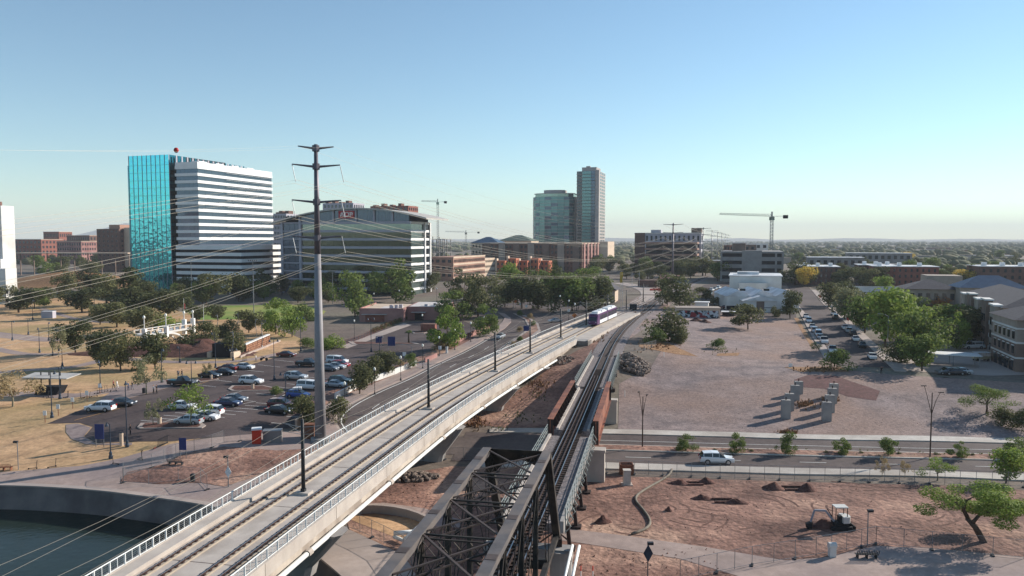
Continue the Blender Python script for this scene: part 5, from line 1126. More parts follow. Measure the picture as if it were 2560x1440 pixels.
def trunk(seed, lobes, kind, lean=0.0, thick=.022):
    r = random.Random(seed); m = MB(); top = {'round': .38, 'tall': .3, 'bush': .1, 'airy': .34, 'pine': .9, 'wide': .38}[kind]
    pts = [Vector((0, 0, -.03)), Vector((lean * .2 + r.uniform(-.02, .02), r.uniform(-.02, .02), top * .5)), Vector((lean * .5, r.uniform(-.02, .02), top))]
    m.tube(pts, thick * 1.3, 7, thick * .8)
    if kind != 'pine':
        for lb_ in sorted(lobes, key=lambda q: -q[3])[:8]:
            e = Vector(lb_[:3]); mid = pts[2].lerp(e, .5) + Vector((r.uniform(-.03, .03), r.uniform(-.03, .03), .03)); m.tube([pts[2] - Vector((0, 0, .02)), mid, e], thick * .55, 5, thick * .12, cap=False)
    return m.mesh('trunk', MATS['bark'])
KINDS = {}
for kind, n, leaf in (('round', 2300, .0265), ('tall', 2300, .0245), ('bush', 2000, .03), ('airy', 1500, .019), ('pine', 2400, .025), ('wide', 5200, .012)):
    KINDS[kind] = []
    for sd_ in range(5):
        c_, lo = crown(sd_ * 17 + len(kind) * 5 + 1, kind, n, leaf); KINDS[kind].append((c_, trunk(sd_ + 3, lo, kind)))
TN_ = [0]
def tree(px, py, w, h, kind, mat, label, group=None, name=None, at=None, scale=None, cat=None, zs=None):
    p = at if at is not None else gp(px, py); k = p.y / F if at is None else 1; TN_[0] += 1; r_ = random.Random(TN_[0] * 13)
    W_t, H_t = (w * k, h * k * 1.06) if scale is None else scale
    nm = name or ('shrub' if kind == 'bush' else 'tree'); t = thing(nm, p, label, cat or nm, group, r_.uniform(0, 6.28)); c_, tk = KINDS[kind][r_.randrange(5)]
    lean_ = W_t
    o = ob('crown', c_, t, mat=MATS['leaf_' + mat]); o.scale = (W_t * 1.12, W_t * 1.12, H_t)
    o = ob('trunk', tk, t, mat=MATS['pale_bark' if kind == 'airy' else 'bark']); o.scale = (W_t * .9 if kind != 'bush' else W_t * .5, W_t * .9 if kind != 'bush' else W_t * .5, H_t)
    return t
for a in [(32, 1017, 104, 84, 'airy', 'brown', 'thin brownish tree at left edge beside the pavilion'), (47, 782, 105, 56, 'round', 'dark', 'broad dark tree on tan lawn near the mill'), (115, 757, 46, 36, 'round', 'dark', 'small dark round tree in shade right of the mill'),
          (189, 884, 76, 78, 'round', 'dark', 'dark tree with bare trunk on the tan lawn by lamps'), (147, 893, 46, 70, 'airy', 'grey', 'slender grey-green tree left of the dark lawn tree'), (252, 918, 94, 88, 'round', 'dark', 'dense dark tree above the shaded park path'),
          (302, 928, 84, 92, 'tall', 'olive', 'olive tree with dark trunk on tan lawn slope'), (389, 922, 96, 84, 'round', 'dark', 'dark round tree in front of the white footbridge'), (366, 986, 70, 92, 'airy', 'grey', 'leaning sparse tree beside the people at the plaza'),
          (328, 790, 130, 112, 'pine', 'dark', 'big dark conical pine below the teal tower'), (205, 782, 96, 58, 'round', 'dark', 'dark spreading tree left of the big pine'), (250, 812, 70, 50, 'round', 'dark', 'dark tree in front of the big pine'), (292, 818, 84, 58, 'round', 'olive', 'olive tree just below the big pine'),
          (350, 832, 104, 62, 'round', 'olive', 'olive spreading tree left of the footbridge'), (415, 792, 110, 64, 'round', 'dark', 'wide dark tree beside the ball field'), (412, 826, 76, 34, 'bush', 'bright', 'bright green low tree behind the footbridge lamps'), (545, 802, 60, 38, 'round', 'dark', 'dark tree at the edge of the ball field'),
          (492, 806, 50, 40, 'round', 'dark', 'dark tree behind the flagpoles'), (622, 832, 66, 54, 'round', 'olive', 'olive tree left of the bright willows'), (515, 872, 64, 62, 'round', 'olive', 'olive tree right of the footbridge arch'), (588, 888, 66, 58, 'bush', 'olive', 'olive thicket beside the tunnel mouth'), (560, 842, 60, 40, 'bush', 'dark', 'dark thicket behind the wavy lamps'),
          (470, 878, 80, 40, 'bush', 'dark', 'dark thicket on the embankment below the footbridge'), (690, 836, 64, 84, 'tall', 'bright', 'bright green willow left of its twin near the pole'), (730, 842, 58, 78, 'tall', 'bright', 'second bright willow nearer the grey pole'), (765, 802, 52, 42, 'bush', 'green', 'green shrubby tree beside the ball field end'),
          (888, 792, 84, 104, 'tall', 'green', 'tall green tree left of the pink building'), (745, 757, 64, 38, 'round', 'dark', 'dark tree below the arched office, left'), (990, 757, 112, 100, 'tall', 'green', 'big feathery tree in front of the arched office'), (820, 757, 40, 30, 'round', 'olive', 'small olive tree below the arched office'),
          (830, 872, 62, 34, 'bush', 'bright', 'bright shrub behind the pole at lot edge'), (768, 868, 44, 22, 'bush', 'green', 'low shrub left of the grey pole'), (1120, 876, 92, 100, 'tall', 'bright', 'large bright tree with pale forked trunk in the far lot'), (1132, 802, 86, 70, 'tall', 'green', 'green tree right of the pink building'),
          (1160, 752, 88, 74, 'tall', 'olive', 'feathery olive tree right behind the pink building'), (1210, 840, 66, 74, 'tall', 'green', 'green tree on the kerb where the road bends'), (1195, 792, 94, 100, 'tall', 'olive', 'tall olive tree before the road junction'), (1235, 838, 28, 46, 'airy', 'green', 'thin small tree at the sidewalk bend'),
          (899, 987, 78, 72, 'round', 'olive', 'nearest round tree in the bed along the bend road'), (930, 965, 60, 68, 'round', 'olive', 'second round tree in the bed along the road'), (968, 942, 64, 58, 'round', 'olive', 'third round tree in the bed along the road'), (1026, 924, 28, 38, 'round', 'green', 'small young tree behind the low white wall'),
          (1098, 874, 36, 24, 'bush', 'brown', 'small brownish shrub by the pink wall end'), (1000, 930, 22, 30, 'airy', 'brown', 'purplish bare young tree by the white wall'), (780, 1068, 96, 74, 'round', 'olive', 'round olive tree partly behind the big pole'), (845, 1050, 60, 54, 'bush', 'olive', 'olive tree right of the big pole base'),
          (383, 1064, 48, 62, 'airy', 'grey', 'spindly young tree on the front lot island'), (478, 1064, 92, 96, 'airy', 'bright', 'leaning light-green tree over the parked white cars'), (516, 946, 24, 36, 'airy', 'olive', 'tiny young tree between the black parked cars'), (690, 986, 30, 20, 'bush', 'green', 'small shrub on the middle lot island'),
          (1700, 772, 92, 80, 'tall', 'dark', 'dense dark tree cluster right of the level crossing'), (1668, 764, 50, 62, 'tall', 'dark', 'dark tree left in the crossing cluster'), (1765, 752, 52, 32, 'round', 'olive', 'small round tree in the yard behind the cluster'), (1790, 764, 34, 20, 'bush', 'olive', 'low shrub in the yard by the kiosk'),
          (1672, 852, 92, 72, 'bush', 'olive', 'large bushy thicket beside the railway curve'), (1640, 858, 50, 36, 'bush', 'green', 'lower bush at the front of the railway thicket'), (1700, 858, 44, 34, 'bush', 'olive', 'right bush of the railway thicket'), (1870, 824, 78, 58, 'round', 'olive', 'lone olive tree on the gravel lot'), (1795, 872, 38, 24, 'bush', 'green', 'round shrub alone on the gravel lot'),
          (1975, 797, 62, 64, 'round', 'dark', 'dark tree in front of the white hall'), (1940, 792, 26, 24, 'bush', 'olive', 'small tree at the white hall corner'), (2092, 922, 66, 46, 'bush', 'green', 'leafy shrub at the end of the parked-car street'), (2040, 880, 30, 24, 'airy', 'green', 'small shrub beside the street parking'),
          (2112, 800, 76, 74, 'round', 'grey', 'grey-green tree behind the right street side'), (2162, 832, 96, 84, 'round', 'green', 'green tree in the street row behind the red sign'), (2212, 868, 136, 140, 'round', 'bright', 'largest bright tree of the right street row'), (2292, 908, 124, 122, 'round', 'green', 'big dark-shaded tree left of the carport'), (2305, 928, 96, 86, 'round', 'green', 'front tree of the group left of the carport'),
          (2392, 872, 70, 84, 'tall', 'bright', 'bright tree left of the white pickup with canopy'), (2432, 846, 70, 52, 'round', 'yellow', 'yellow-topped tree in front of the apartment wing'), (2360, 800, 96, 52, 'round', 'rust', 'rust-coloured autumn tree before the apartment wing'), (2295, 786, 92, 46, 'round', 'yellow', 'yellow-green tree left of the rust-coloured one'), (2350, 838, 90, 60, 'round', 'dark', 'dark tree below the rust-coloured tree'),
          (2228, 776, 86, 44, 'round', 'olive', 'olive tree before the long grey roof'), (2070, 770, 66, 60, 'round', 'olive', 'olive tree at the far end of the parked-car street'), (2215, 740, 52, 46, 'round', 'bright', 'bright round tree in front of the white boundary wall'), (2480, 856, 60, 46, 'round', 'olive', 'olive tree against the apartment wing'), (2245, 905, 64, 60, 'bush', 'dark', 'dark shrub mass left of the carport trees'), (2160, 795, 70, 60, 'round', 'dark', 'dark tree behind the bright street row'), (2420, 858, 100, 84, 'round', 'olive', 'olive tree at the courtyard behind the white pickup'), (2372, 842, 104, 78, 'round', 'green', 'green tree filling the gap before the apartment wing'), (2462, 838, 84, 66, 'round', 'yellow', 'yellow tree touching the apartment wing'), (2260, 850, 100, 90, 'round', 'bright', 'bright full tree between the two largest street trees'), (2330, 880, 80, 70, 'round', 'olive', 'olive tree behind the carport trees'), (2205, 815, 100, 80, 'round', 'olive', 'olive crown rising behind the largest street tree'), (2445, 800, 80, 60, 'tall', 'yellow', 'yellowish tree close to the apartment wing bays'), (2410, 830, 70, 60, 'round', 'dark', 'dark tree between yellow and rust-coloured trees'), (2320, 760, 80, 50, 'round', 'olive', 'olive tree before the broad shingle roof'), (2265, 800, 80, 60, 'round', 'green', 'green tree behind the yellow-green one'), (2130, 765, 80, 56, 'round', 'dark', 'dark tree at the far right street corner'),
          (2466, 1034, 110, 66, 'wide', 'green', 'spreading tree standing in shade on the gravel slope'), (2510, 1060, 60, 40, 'bush', 'olive', 'shrub low on the shaded slope at right'), (2555, 1075, 60, 50, 'bush', 'olive', 'shrub at the right end of the far sidewalk')]:
    tree(*a)
for i, (x, y, w, h) in enumerate(((1715, 1130, 48, 42), (1840, 1132, 44, 46), (1965, 1137, 44, 52), (2105, 1136, 48, 40), (2222, 1142, 50, 48), (2398, 1147, 48, 40), (2545, 1140, 60, 44))):
    tree(x, y, w, h, 'tall', 'green', '%s small leafy tree from the left in the road median' % nth(i), 'small trees in the road median')
for x, y, w, h, k, c_, lb_ in ((2343, 1202, 82, 52, 'airy', 'bright', 'small yellow-green tree by the right stretch of road fence'), (2515, 1208, 96, 88, 'round', 'bright', 'light green tree by the fence near the right edge'), (2205, 1192, 34, 46, 'airy', 'brown', 'nearly bare young tree by the road fence'), (2262, 1195, 30, 40, 'airy', 'brown', 'bare leaning sapling right of the bare young tree')):
    tree(x, y, w, h, k, c_, lb_, 'young trees along the road fence')
# the big leaning mesquite at lower right, built singly
p = gp(2462, 1356); k = p.y / F; t = thing('mesquite_tree', p, 'large leaning mesquite with crooked dark trunk at lower right', 'tree')
c_, lo = crown(77, 'wide', 15000, .0098); o = ob('crown', c_, t, loc=(-18 * k, 0, 10 * k), mat=MATS['leaf_bright']); o.scale = (250 * k, 230 * k, 135 * k)
m = MB(); q = lambda x, y: Vector(((x - 2462) * k, random.uniform(-.4, .4), (1356 - y) * k))
m.tube([q(2462, 1358), q(2448, 1335), q(2430, 1312), q(2420, 1295)], .36, 8, .26); m.tube([q(2422, 1298), q(2410, 1275), q(2400, 1262), q(2380, 1250)], .24, 7, .1); m.tube([q(2424, 1300), q(2450, 1285), q(2480, 1272), q(2510, 1250)], .2, 7, .08); m.tube([q(2405, 1270), q(2415, 1250), q(2440, 1235)], .12, 5, .05); m.tube([q(2480, 1272), q(2495, 1262), q(2530, 1262)], .1, 5, .05)
m.build('trunk', MATS['bark'], t, smooth=True)
# dark tree row behind the station and further rows; background trees on the right
row = [(1262, 768, 84, 82, 'olive'), (1305, 772, 88, 88, 'dark'), (1345, 774, 90, 80, 'dark'), (1388, 778, 92, 88, 'dark'), (1430, 778, 96, 96, 'green'), (1472, 778, 92, 86, 'dark'), (1512, 772, 78, 72, 'dark'), (1240, 745, 70, 60, 'olive'), (1290, 735, 80, 60, 'bright'), (1350, 738, 80, 62, 'green'), (1402, 738, 84, 66, 'bright'), (1462, 738, 90, 62, 'green')]
for i, (x, y, w, h, c_) in enumerate(row): tree(x, y, w * (.85 + .3 * ((i * 7) % 5) / 4), h * (.68 + .5 * ((i * 3) % 5) / 4), ('round', 'tall', 'round', 'tall')[i % 4], c_, '%s tree from the left in the dark %s row before the station' % (nth(i if i < 7 else i - 7), 'front' if i < 7 else 'back'), 'trees in the dark row before the station')
BT = []
rr = random.Random(5)
for i in range(74):
    px = rr.uniform(1985, 2600); py = rr.uniform(640, 722); BT.append((px, py))
for i in range(26): BT.append((rr.uniform(1520, 1800), rr.uniform(655, 705)))
for i in range(16): BT.append((rr.uniform(90, 330), rr.uniform(655, 700)))
for i in range(18): BT.append((rr.uniform(1190, 1500), rr.uniform(655, 690)))
for i in range(16): BT.append((rr.uniform(700, 1080), rr.uniform(722, 750)))
for i in range(16): BT.append((rr.uniform(345, 700), rr.uniform(735, 765)))
for i in range(12): BT.append((rr.uniform(-20, 340), rr.uniform(735, 775)))
BT.sort(); zone = lambda x: ('around the desert mound' if x < 340 else 'below the teal tower' if x < 700 else 'below the arched office' if x < 1100 else 'before the brick mid-rise' if x < 1505 else 'near the far pole' if x < 1810 else 'in the leafy quarter at right'); cnt = {}
for px, py in BT:
    p = gp(px, py); z_ = zone(px); cnt[z_] = cnt.get(z_, 0) + 1; i = cnt[z_] - 1; H_ = rr.uniform(7.5, 13)
    lab = '%s background tree from the left %s' % (nth(i), z_)
    tree(px, py, 0, 0, rr.choice(['round', 'tall', 'round']), rr.choice(['green', 'olive', 'dark', 'olive', 'green', 'yellow' if px > 2000 else 'olive', 'dark']), lab, 'background trees ' + z_, at=Vector((p.x, p.y, tz(p.x, p.y))), scale=(H_ * rr.uniform(.8, 1.25), H_))
# palms
def palm(px, py, h, label, at=None):
    p = gp(px, py) if at is None else at; H_ = h * p.y / F if at is None else h; t = thing('palm_tree', p, label, 'palm', 'palm trees', rr.uniform(0, 6))
    MB().tube([(0, 0, -.3), (.05, 0, H_ * .5), (0, .05, H_ * .8)], .28 if H_ < 7 else .22, 7, .18).build('trunk', MATS['bark'], t, smooth=True); m = MB(); R_ = H_ * .3 if H_ < 7 else 1.9
    for i in range(26):
        a = i * 2.4; e = rr.uniform(-.5, 1.1); d = Vector((math.cos(a), math.sin(a), 0)); c = Vector((0, 0, H_ * .8)); s_ = Vector((-d.y, d.x, 0))
        p1, p2 = c + d * R_ * .55 + Vector((0, 0, e * R_ * .5)), c + d * R_ + Vector((0, 0, e * R_ * .35 - .3 * R_)); w = .12 * R_
        m.add([c, p1 - s_ * w, p2, p1 + s_ * w], [(0, 1, 2, 3)])
    m.build('fronds', MATS['leaf_green'], t)
palm(1022, 858, 36, 'short stout palm on the far lot island')
for i, (px, py) in enumerate(((1258, 668), (1284, 666), (1300, 668), (1338, 664), (1352, 666), (1600, 690), (1612, 694), (2010, 702), (2092, 706), (2120, 704))):
    p = P(px, py, 3.8); palm(0, 0, rr.uniform(9, 13), 'slim palm, %s from the left among the background palms' % nth(i), Vector((p.x, p.y, tz(p.x, p.y))))
# far wood to the horizon: one mass
n = 7800; ang = rr.uniform; V = []; Fc = []
def blob(x, y, r, h, s):
    o = len(V); k = 7
    rs = [(.55, .12), (1.0, .4), (.85, .72), (.4, .96)]
    for a, b in rs:
        for j in range(k): t_ = 2 * math.pi * j / k + s; q = r * a * rr.uniform(.78, 1.18); V.append((x + q * math.cos(t_), y + q * math.sin(t_), 3 + h * b * rr.uniform(.9, 1.1)))
    V.append((x, y, 3 + h))
    for i in range(3):
        for j in range(k): Fc.append((o + i * k + j, o + i * k + (j + 1) % k, o + (i + 1) * k + (j + 1) % k, o + (i + 1) * k + j))
    for j in range(k): Fc.append((o + 3 * k + j, o + 3 * k + (j + 1) % k, o + 4 * k))
for i in range(n):
    y = 480 * (9000 / 480) ** (rr.random() ** .8); x = rr.uniform(-.78, .8) * y
    if y < 760 and x < .3 * y: continue
    if y < 1300 and x < .06 * y and rr.random() < .6: continue
    if math.sin(x * .011 + y * .004) + math.sin(y * .0071 - x * .003 + 1) + rr.uniform(-.8, .8) < -.5: continue
    f = (1 + y / 1800) * rr.choice((.6, .8, 1, 1.3)); blob(x, y, rr.uniform(3, 6.5) * f, rr.uniform(5, 10) * min(1.6, .8 + y / 4000), rr.random())
for i in range(500):
    a = rr.uniform(2.2, 7.2); d = rr.uniform(330, 1600); blob(d * math.cos(a), -260 - abs(d * math.sin(a)) * .5 if math.sin(a) < 0 else -300, rr.uniform(5, 12), rr.uniform(7, 16), rr.random())
me_ = bpy.data.meshes.new('far_wood'); me_.from_pydata(V, [], Fc)
leafmat('leaf_far', S(82, 91, 64), S(132, 136, 94), .1)
me_.materials.append(M('wood_mass', S(66, 74, 50), S(94, 98, 66), .12, .95, c3=S(104, 98, 72), s3=.012, det=6)); me_.polygons.foreach_set('use_smooth', [True] * len(me_.polygons)); ob('far_wood', me_, kind='stuff')
# pale roofs far off, told apart only as flecks
FH = sorted((rr.uniform(.28, .7), rr.uniform(560, 2600)) for _ in range(70))
for i, (x, y) in enumerate(FH):
    x *= y; w = rr.uniform(14, 50); h = rr.uniform(4, 7.5); t = thing('far_house', (x, y, 3.4), '%s flat pale-roofed far house from the left among the tree tops' % nth(i), 'house', 'far houses among the trees', rr.uniform(-.3, .3))
    MB().box(-w / 2, w / 2, -5, 5, 0, h).build('wall', MATS[rr.choice(['beige_stucco', 'garage_grey', 'brick_dark', 'tan_stucco'])], t); MB().box(-w / 2 - .4, w / 2 + .4, -5.4, 5.4, h, h + .5).build('roof', MATS[rr.choice(['white_roof', 'beige_stucco', 'garage_grey'])], t)
# distant hills
def ridge(name, y, x0, x1, hs, mat):
    m = MB(); n = len(hs)
    for i in range(n - 1):
        a, b = x0 + (x1 - x0) * i / (n - 1), x0 + (x1 - x0) * (i + 1) / (n - 1)
        e = 1 if y > 0 else -1; m.quad((a, y, 0), (b, y, 0), (b, y + e * 900, hs[i + 1]), (a, y + e * 900, hs[i])); m.quad((a, y + e * 900, hs[i]), (b, y + e * 900, hs[i + 1]), (b, y + e * 2500, 0), (a, y + e * 2500, 0))
    m.build(name, MATS[mat], smooth=True, kind='structure')
M('unseen_hill', S(66, 54, 42), S(46, 44, 32), .01, .95, c3=S(38, 42, 28), s3=.004)  # colour darkened so the glass fronts mirror a dark lower half
M('hill', S(110, 104, 96), S(96, 92, 88), .002, .95)
r5 = random.Random(9); ridge('far_hills', 11000, -9000, 11500, [0] + [18 + 22 * abs(math.sin(i * .9)) + r5.uniform(5, 25) for i in range(38)] + [0], 'hill')
ridge('unseen_hills', -1100, 2600, -2600, [0, 60, 95, 120, 150, 118, 140, 165, 120, 100, 135, 150, 110, 60, 0], 'unseen_hill')  # unseen ridge behind the camera, added for dark reflections in the glass
ridge('mountain', 9500, -6100, -4200, [0, 90, 190, 260, 240, 150, 60, 0], 'hill')
# ground cover: weeds and tufts along the railway and slopes
def tufts(name, spots, mat, n, size, seed):
    r = random.Random(seed); m = MB()
    for _ in range(n):
        px, py, sx, sy = r.choice(spots); c = gp(px + r.gauss(0, sx), py + r.gauss(0, sy)); h = size * r.uniform(.5, 1.4)
        for k in range(5):
            a = r.uniform(0, 6.28); d = Vector((math.cos(a), math.sin(a), 0)); w = Vector((-d.y, d.x, 0)) * h * .25
            m.add([c - w, c + w, c + d * h * .5 + Vector((0, 0, h))], [(0, 1, 2)])
    m.build(name, MATS[mat], kind='stuff')
tufts('dry_weeds', [(1470, 850, 22, 10), (1500, 830, 16, 10), (1530, 805, 12, 8), (1330, 910, 26, 12), (1190, 1060, 14, 8), (1345, 965, 20, 10), (2040, 925, 30, 3), (1650, 868, 30, 5), (2010, 1012, 14, 4), (2075, 1000, 12, 3), (1970, 1083, 12, 2), (1600, 770, 20, 10)], 'straw', 900, .5, 3)
tufts('green_weeds', [(1300, 1045, 20, 8), (1340, 990, 14, 8), (1260, 975, 20, 8), (2000, 1128, 200, 3), (2350, 1138, 120, 3), (1800, 880, 20, 3), (1400, 860, 10, 6), (1250, 1075, 14, 4), (1280, 870, 20, 10)], 'leaf_olive', 260, .35, 4)
def clods(name, box, n, size, mat, seed):
    r = random.Random(seed); m = MB()
    for _ in range(n):
        c = gp(r.uniform(*box[:2]), r.uniform(*box[2:])); s = size * r.uniform(.3, 1.0) ** 2 * 2; a = r.uniform(0, 6.28); q = [c + Vector((s * math.cos(a + k * 2.1) * r.uniform(.6, 1.2), s * math.sin(a + k * 2.1) * r.uniform(.6, 1.2), -.03)) for k in range(3)]; t_ = c + Vector((0, 0, s * .8))
        m.add(q + [t_], [(0, 1, 3), (1, 2, 3), (2, 0, 3)])
    m.build(name, MATS[mat], kind='stuff')
M('clod', S(140, 104, 88), S(112, 82, 70), .5, .95)
clods('earth_clods', (1440, 2560, 1200, 1345), 420, .1, 'clod', 1); clods('earth_clods', (1430, 1800, 1370, 1440), 200, .12, 'clod', 2); clods('earth_clods', (870, 1150, 1200, 1260), 120, .13, 'clod', 5)
clods('loose_stones', (1570, 2500, 830, 1075), 500, .1, 'gravel', 3); clods('dark_stones', (1570, 2500, 830, 1075), 150, .09, 'clod', 4)
# boulders
def rocks(name, px, py, wx, wy, h, n, size, label, seed, mat='rock', zb=None, cap=None):
    r = random.Random(seed); c0 = gp(px, py); t = thing(name, c0, label, 'rock pile'); made = []; big = MB()
    for _ in range(6):
        m = MB(); k = 5; vs = []
        for z_, q in ((-.5, .5), (-.1, .95), (.3, .8), (.55, .35)):
            for j in range(k): a = 2 * math.pi * j / k + z_; u = q * r.uniform(.7, 1.2); vs.append((.6 * u * math.cos(a), .5 * u * math.sin(a), z_ * .8))
        m.add(vs, [(i * k + j, i * k + (j + 1) % k, (i + 1) * k + (j + 1) % k, (i + 1) * k + j) for i in range(3) for j in range(k)] + [tuple(range(k))[::-1], tuple(range(3 * k, 4 * k))]); made.append(m.mesh('boulder', MATS[mat]))
    for i in range(n):
        a = r.uniform(0, 6.28); u = math.sqrt(r.random()); x, y = u * wx / 2 * math.cos(a), u * wy / 2 * math.sin(a); gz = tz(c0.x + x, c0.y + y) - c0.z; s = size * r.uniform(.6, 1.4)
        o = ob('boulder', r.choice(made), t, (x, y, gz + h * (1 - u) ** .8 * r.uniform(.6, 1.0) + s * .2), r.uniform(0, 6)); o.scale = (s, s, s * .8)
    return t
M('rock', S(150, 134, 122), S(96, 82, 76), 1.4, .95, det=6)
rocks('boulder_pile', 1580, 915, 7.5, 12, 2.4, 290, 1.0, 'steep pile of brown boulders right of the railway trestle', 1)
rocks('boulder_pile', 1010, 1195, 9.5, 4.0, .7, 240, .62, 'band of pale boulders below the light rail bridge', 2)
rocks('boulder_pile', 1380, 905, 10, 9, .5, 160, .6, 'shaded boulders between the two bridges', 6)
# ------------------------------------------------------------------ vehicles
M('tyre', S(34, 34, 36), rough=.9); M('rim', S(170, 172, 176), rough=.35, metal=.8); M('car_glass', S(38, 46, 54), rough=.08, metal=.3, spec=.8); M('head_lamp', S(224, 226, 230), rough=.15); M('tail_lamp', S(150, 24, 24), rough=.3); M('trim', S(44, 44, 48), rough=.7)
PAINT = {}
def paint(k):
    c = {'white': S(226, 226, 226), 'silver': S(176, 180, 184), 'grey': S(112, 116, 122), 'black': S(30, 31, 34), 'blue': S(34, 46, 84), 'maroon': S(92, 26, 34), 'red': S(168, 36, 40), 'green': S(34, 56, 50), 'brightblue': S(40, 80, 160), 'tan': S(186, 170, 140), 'charcoal': S(58, 60, 66)}[k]
    if k not in PAINT:
        PAINT[k] = M('paint_' + k, c, rough=.3, metal=.0 if k == 'white' else .25, spec=.6); PAINT[k].node_tree.nodes['Principled BSDF'].inputs['Coat Weight'].default_value = .5
    return PAINT[k]
CARS = {}
SPEC = {  # length, width, stations: (x, hood/shoulder height, roof height or None)
    'sedan': (4.6, 1.8, [(-2.3, .62, None), (-2.2, .86, None), (-1.55, .93, None), (-.85, .95, 1.40), (.35, .95, 1.43), (1.15, .92, None), (2.05, .76, None), (2.3, .55, None)]),
    'hatch': (4.4, 1.76, [(-2.2, .7, None), (-2.15, .95, None), (-1.6, 1.0, 1.42), (-.6, .98, 1.5), (.4, .96, 1.45), (1.3, .92, None), (2.0, .76, None), (2.2, .55, None)]),
    'suv': (4.8, 1.92, [(-2.4, .75, None), (-2.36, 1.08, None), (-1.95, 1.1, 1.62), (-.7, 1.07, 1.72), (.25, 1.06, 1.68), (1.15, 1.03, None), (2.15, .9, None), (2.4, .58, None)]),
    'van': (5.1, 1.98, [(-2.55, .8, None), (-2.5, 1.1, None), (-2.35, 1.12, 1.84), (-.5, 1.1, 1.9), (1.0, 1.08, 1.76), (1.75, 1.0, None), (2.4, .85, None), (2.55, .6, None)]),
    'pickup': (5.6, 1.98, [(-2.8, .8, None), (-2.78, 1.1, None), (-.75, 1.12, None), (-.6, 1.14, 1.8), (.6, 1.14, 1.84), (1.25, 1.12, None), (2.6, 1.02, None), (2.8, .65, None)])}
def carmesh(kind):
    L, W, st = SPEC[kind]; hw = W / 2; zb = .24 if kind in ('sedan', 'hatch') else .34; B = MB(); parts = {'windshield': MB(), 'rear_window': MB(), 'side_window': [MB(), MB()]}
    # sections: bottom, sill bulge, shoulder, (roof edge)
    def sec(x, zs, zr):
        e = abs(x) / (L / 2); t = hw * (1 - .13 * e ** 4)
        low = [(x, -t * .9, zb), (x, -t, zb + .25), (x, -t * .985, zs - .12), (x, -t * .93, zs)]
        return low
    S_ = [(x, zs, zr, sec(x, zs, zr)) for x, zs, zr in st]
    for (xa, za, ra, a), (xb, zb_, rb, b) in zip(S_, S_[1:]):
        for s in (1, -1):
            A = [(p[0], p[1] * s, p[2]) for p in a]; C = [(p[0], p[1] * s, p[2]) for p in b]
            for i in range(3): B.quad(*((A[i], C[i], C[i + 1], A[i + 1]) if s > 0 else (A[i + 1], C[i + 1], C[i], A[i])))
        B.quad(a[0], (a[0][0], -a[0][1], a[0][2]), (b[0][0], -b[0][1], b[0][2]), b[0])
        ya, yb = a[3][1], b[3][1]
        if ra is None and rb is None: B.quad((xa, ya, za), (xb, yb, zb_), (xb, -yb, zb_), (xa, -ya, za))
        else:
            ta, tb_ = ya * .8, yb * .8
            pa = (xa, ta, ra) if ra else (xa, ya * .98, za); pb = (xb, tb_, rb) if rb else (xb, yb * .98, zb_)
            if ra and rb:
                B.quad(pa, pb, (pb[0], -pb[1], pb[2]), (pa[0], -pa[1], pa[2])); mid = .5
                for k, s in ((0, 1), (1, -1)):
                    q = parts['side_window'][k]; lo0, lo1 = (xa, ya * s * .985, za), (xb, yb * s * .985, zb_); hi0, hi1 = (xa, ta * s, ra), (xb, tb_ * s, rb)
                    f = lambda u, v: tuple(lo0[i] * (1 - u) * (1 - v) + lo1[i] * u * (1 - v) + hi0[i] * (1 - u) * v + hi1[i] * u * v for i in range(3))
                    q.quad(f(.05, .06), f(.96, .06), f(.96, .86), f(.05, .86)); B.quad(f(0, .86), f(1, .86), f(1, 1), f(0, 1)); B.quad(f(0, 0), f(.05, 0), f(.05, .86), f(0, .86)); B.quad(f(.96, 0), f(1, 0), f(1, .86), f(.96, .86)); B.quad(f(0, 0), f(1, 0), f(1, .06), f(0, .06))
            else:
                q = parts['rear_window'] if ra is None else parts['windshield']
                q.quad((pa[0], pa[1] * .97, pa[2]), (pb[0], pb[1] * .97, pb[2]), (pb[0], -pb[1] * .97, pb[2]), (pa[0], -pa[1] * .97, pa[2]))
                for k, s in ((0, 1), (1, -1)):
                    w = parts['side_window'][k]; tri = [(xa, ya * s * .98, za), (xb, yb * s * .98, zb_), (pb[0], pb[1] * s, pb[2]) if rb else (pa[0], pa[1] * s, pa[2])]; w.add(tri, [(0, 1, 2)])
    for x, zs, zr, a in (S_[0], S_[-1]): B.add([a[0], a[1], a[2], a[3]] + [(p[0], -p[1], p[2]) for p in reversed(a)], [(0, 1, 2, 3, 4, 5, 6, 7)])
    if kind == 'pickup': B.box(-2.7, -.85, -.78, .78, 1.125, 1.13)
    d = {'body': B, 'windshield': parts['windshield'], 'rear_window': parts['rear_window'], 'sw0': parts['side_window'][0], 'sw1': parts['side_window'][1]}
    out = {k: v.mesh(k, MATS['car_glass'] if k != 'body' else paint('white')) for k, v in d.items()}
    r = .33 if kind in ('sedan', 'hatch') else .39
    w = MB(); w.tube([(0, -.11, 0), (0, .11, 0)], r, 14); out['tyre'] = w.mesh('tyre', MATS['tyre']); w = MB(); w.tube([(0, -.125, 0), (0, .125, 0)], r * .62, 10); out['rim'] = w.mesh('rim', MATS['rim'])
    out['headlight'] = MB().box(-.12, .06, -.24, .24, -.08, .08).mesh('headlight', MATS['head_lamp']); out['tail_light'] = MB().box(-.05, .1, -.16, .16, -.12, .12).mesh('tail_light', MATS['tail_lamp']); out['r'] = r
    return out
for k in SPEC: CARS[k] = carmesh(k)
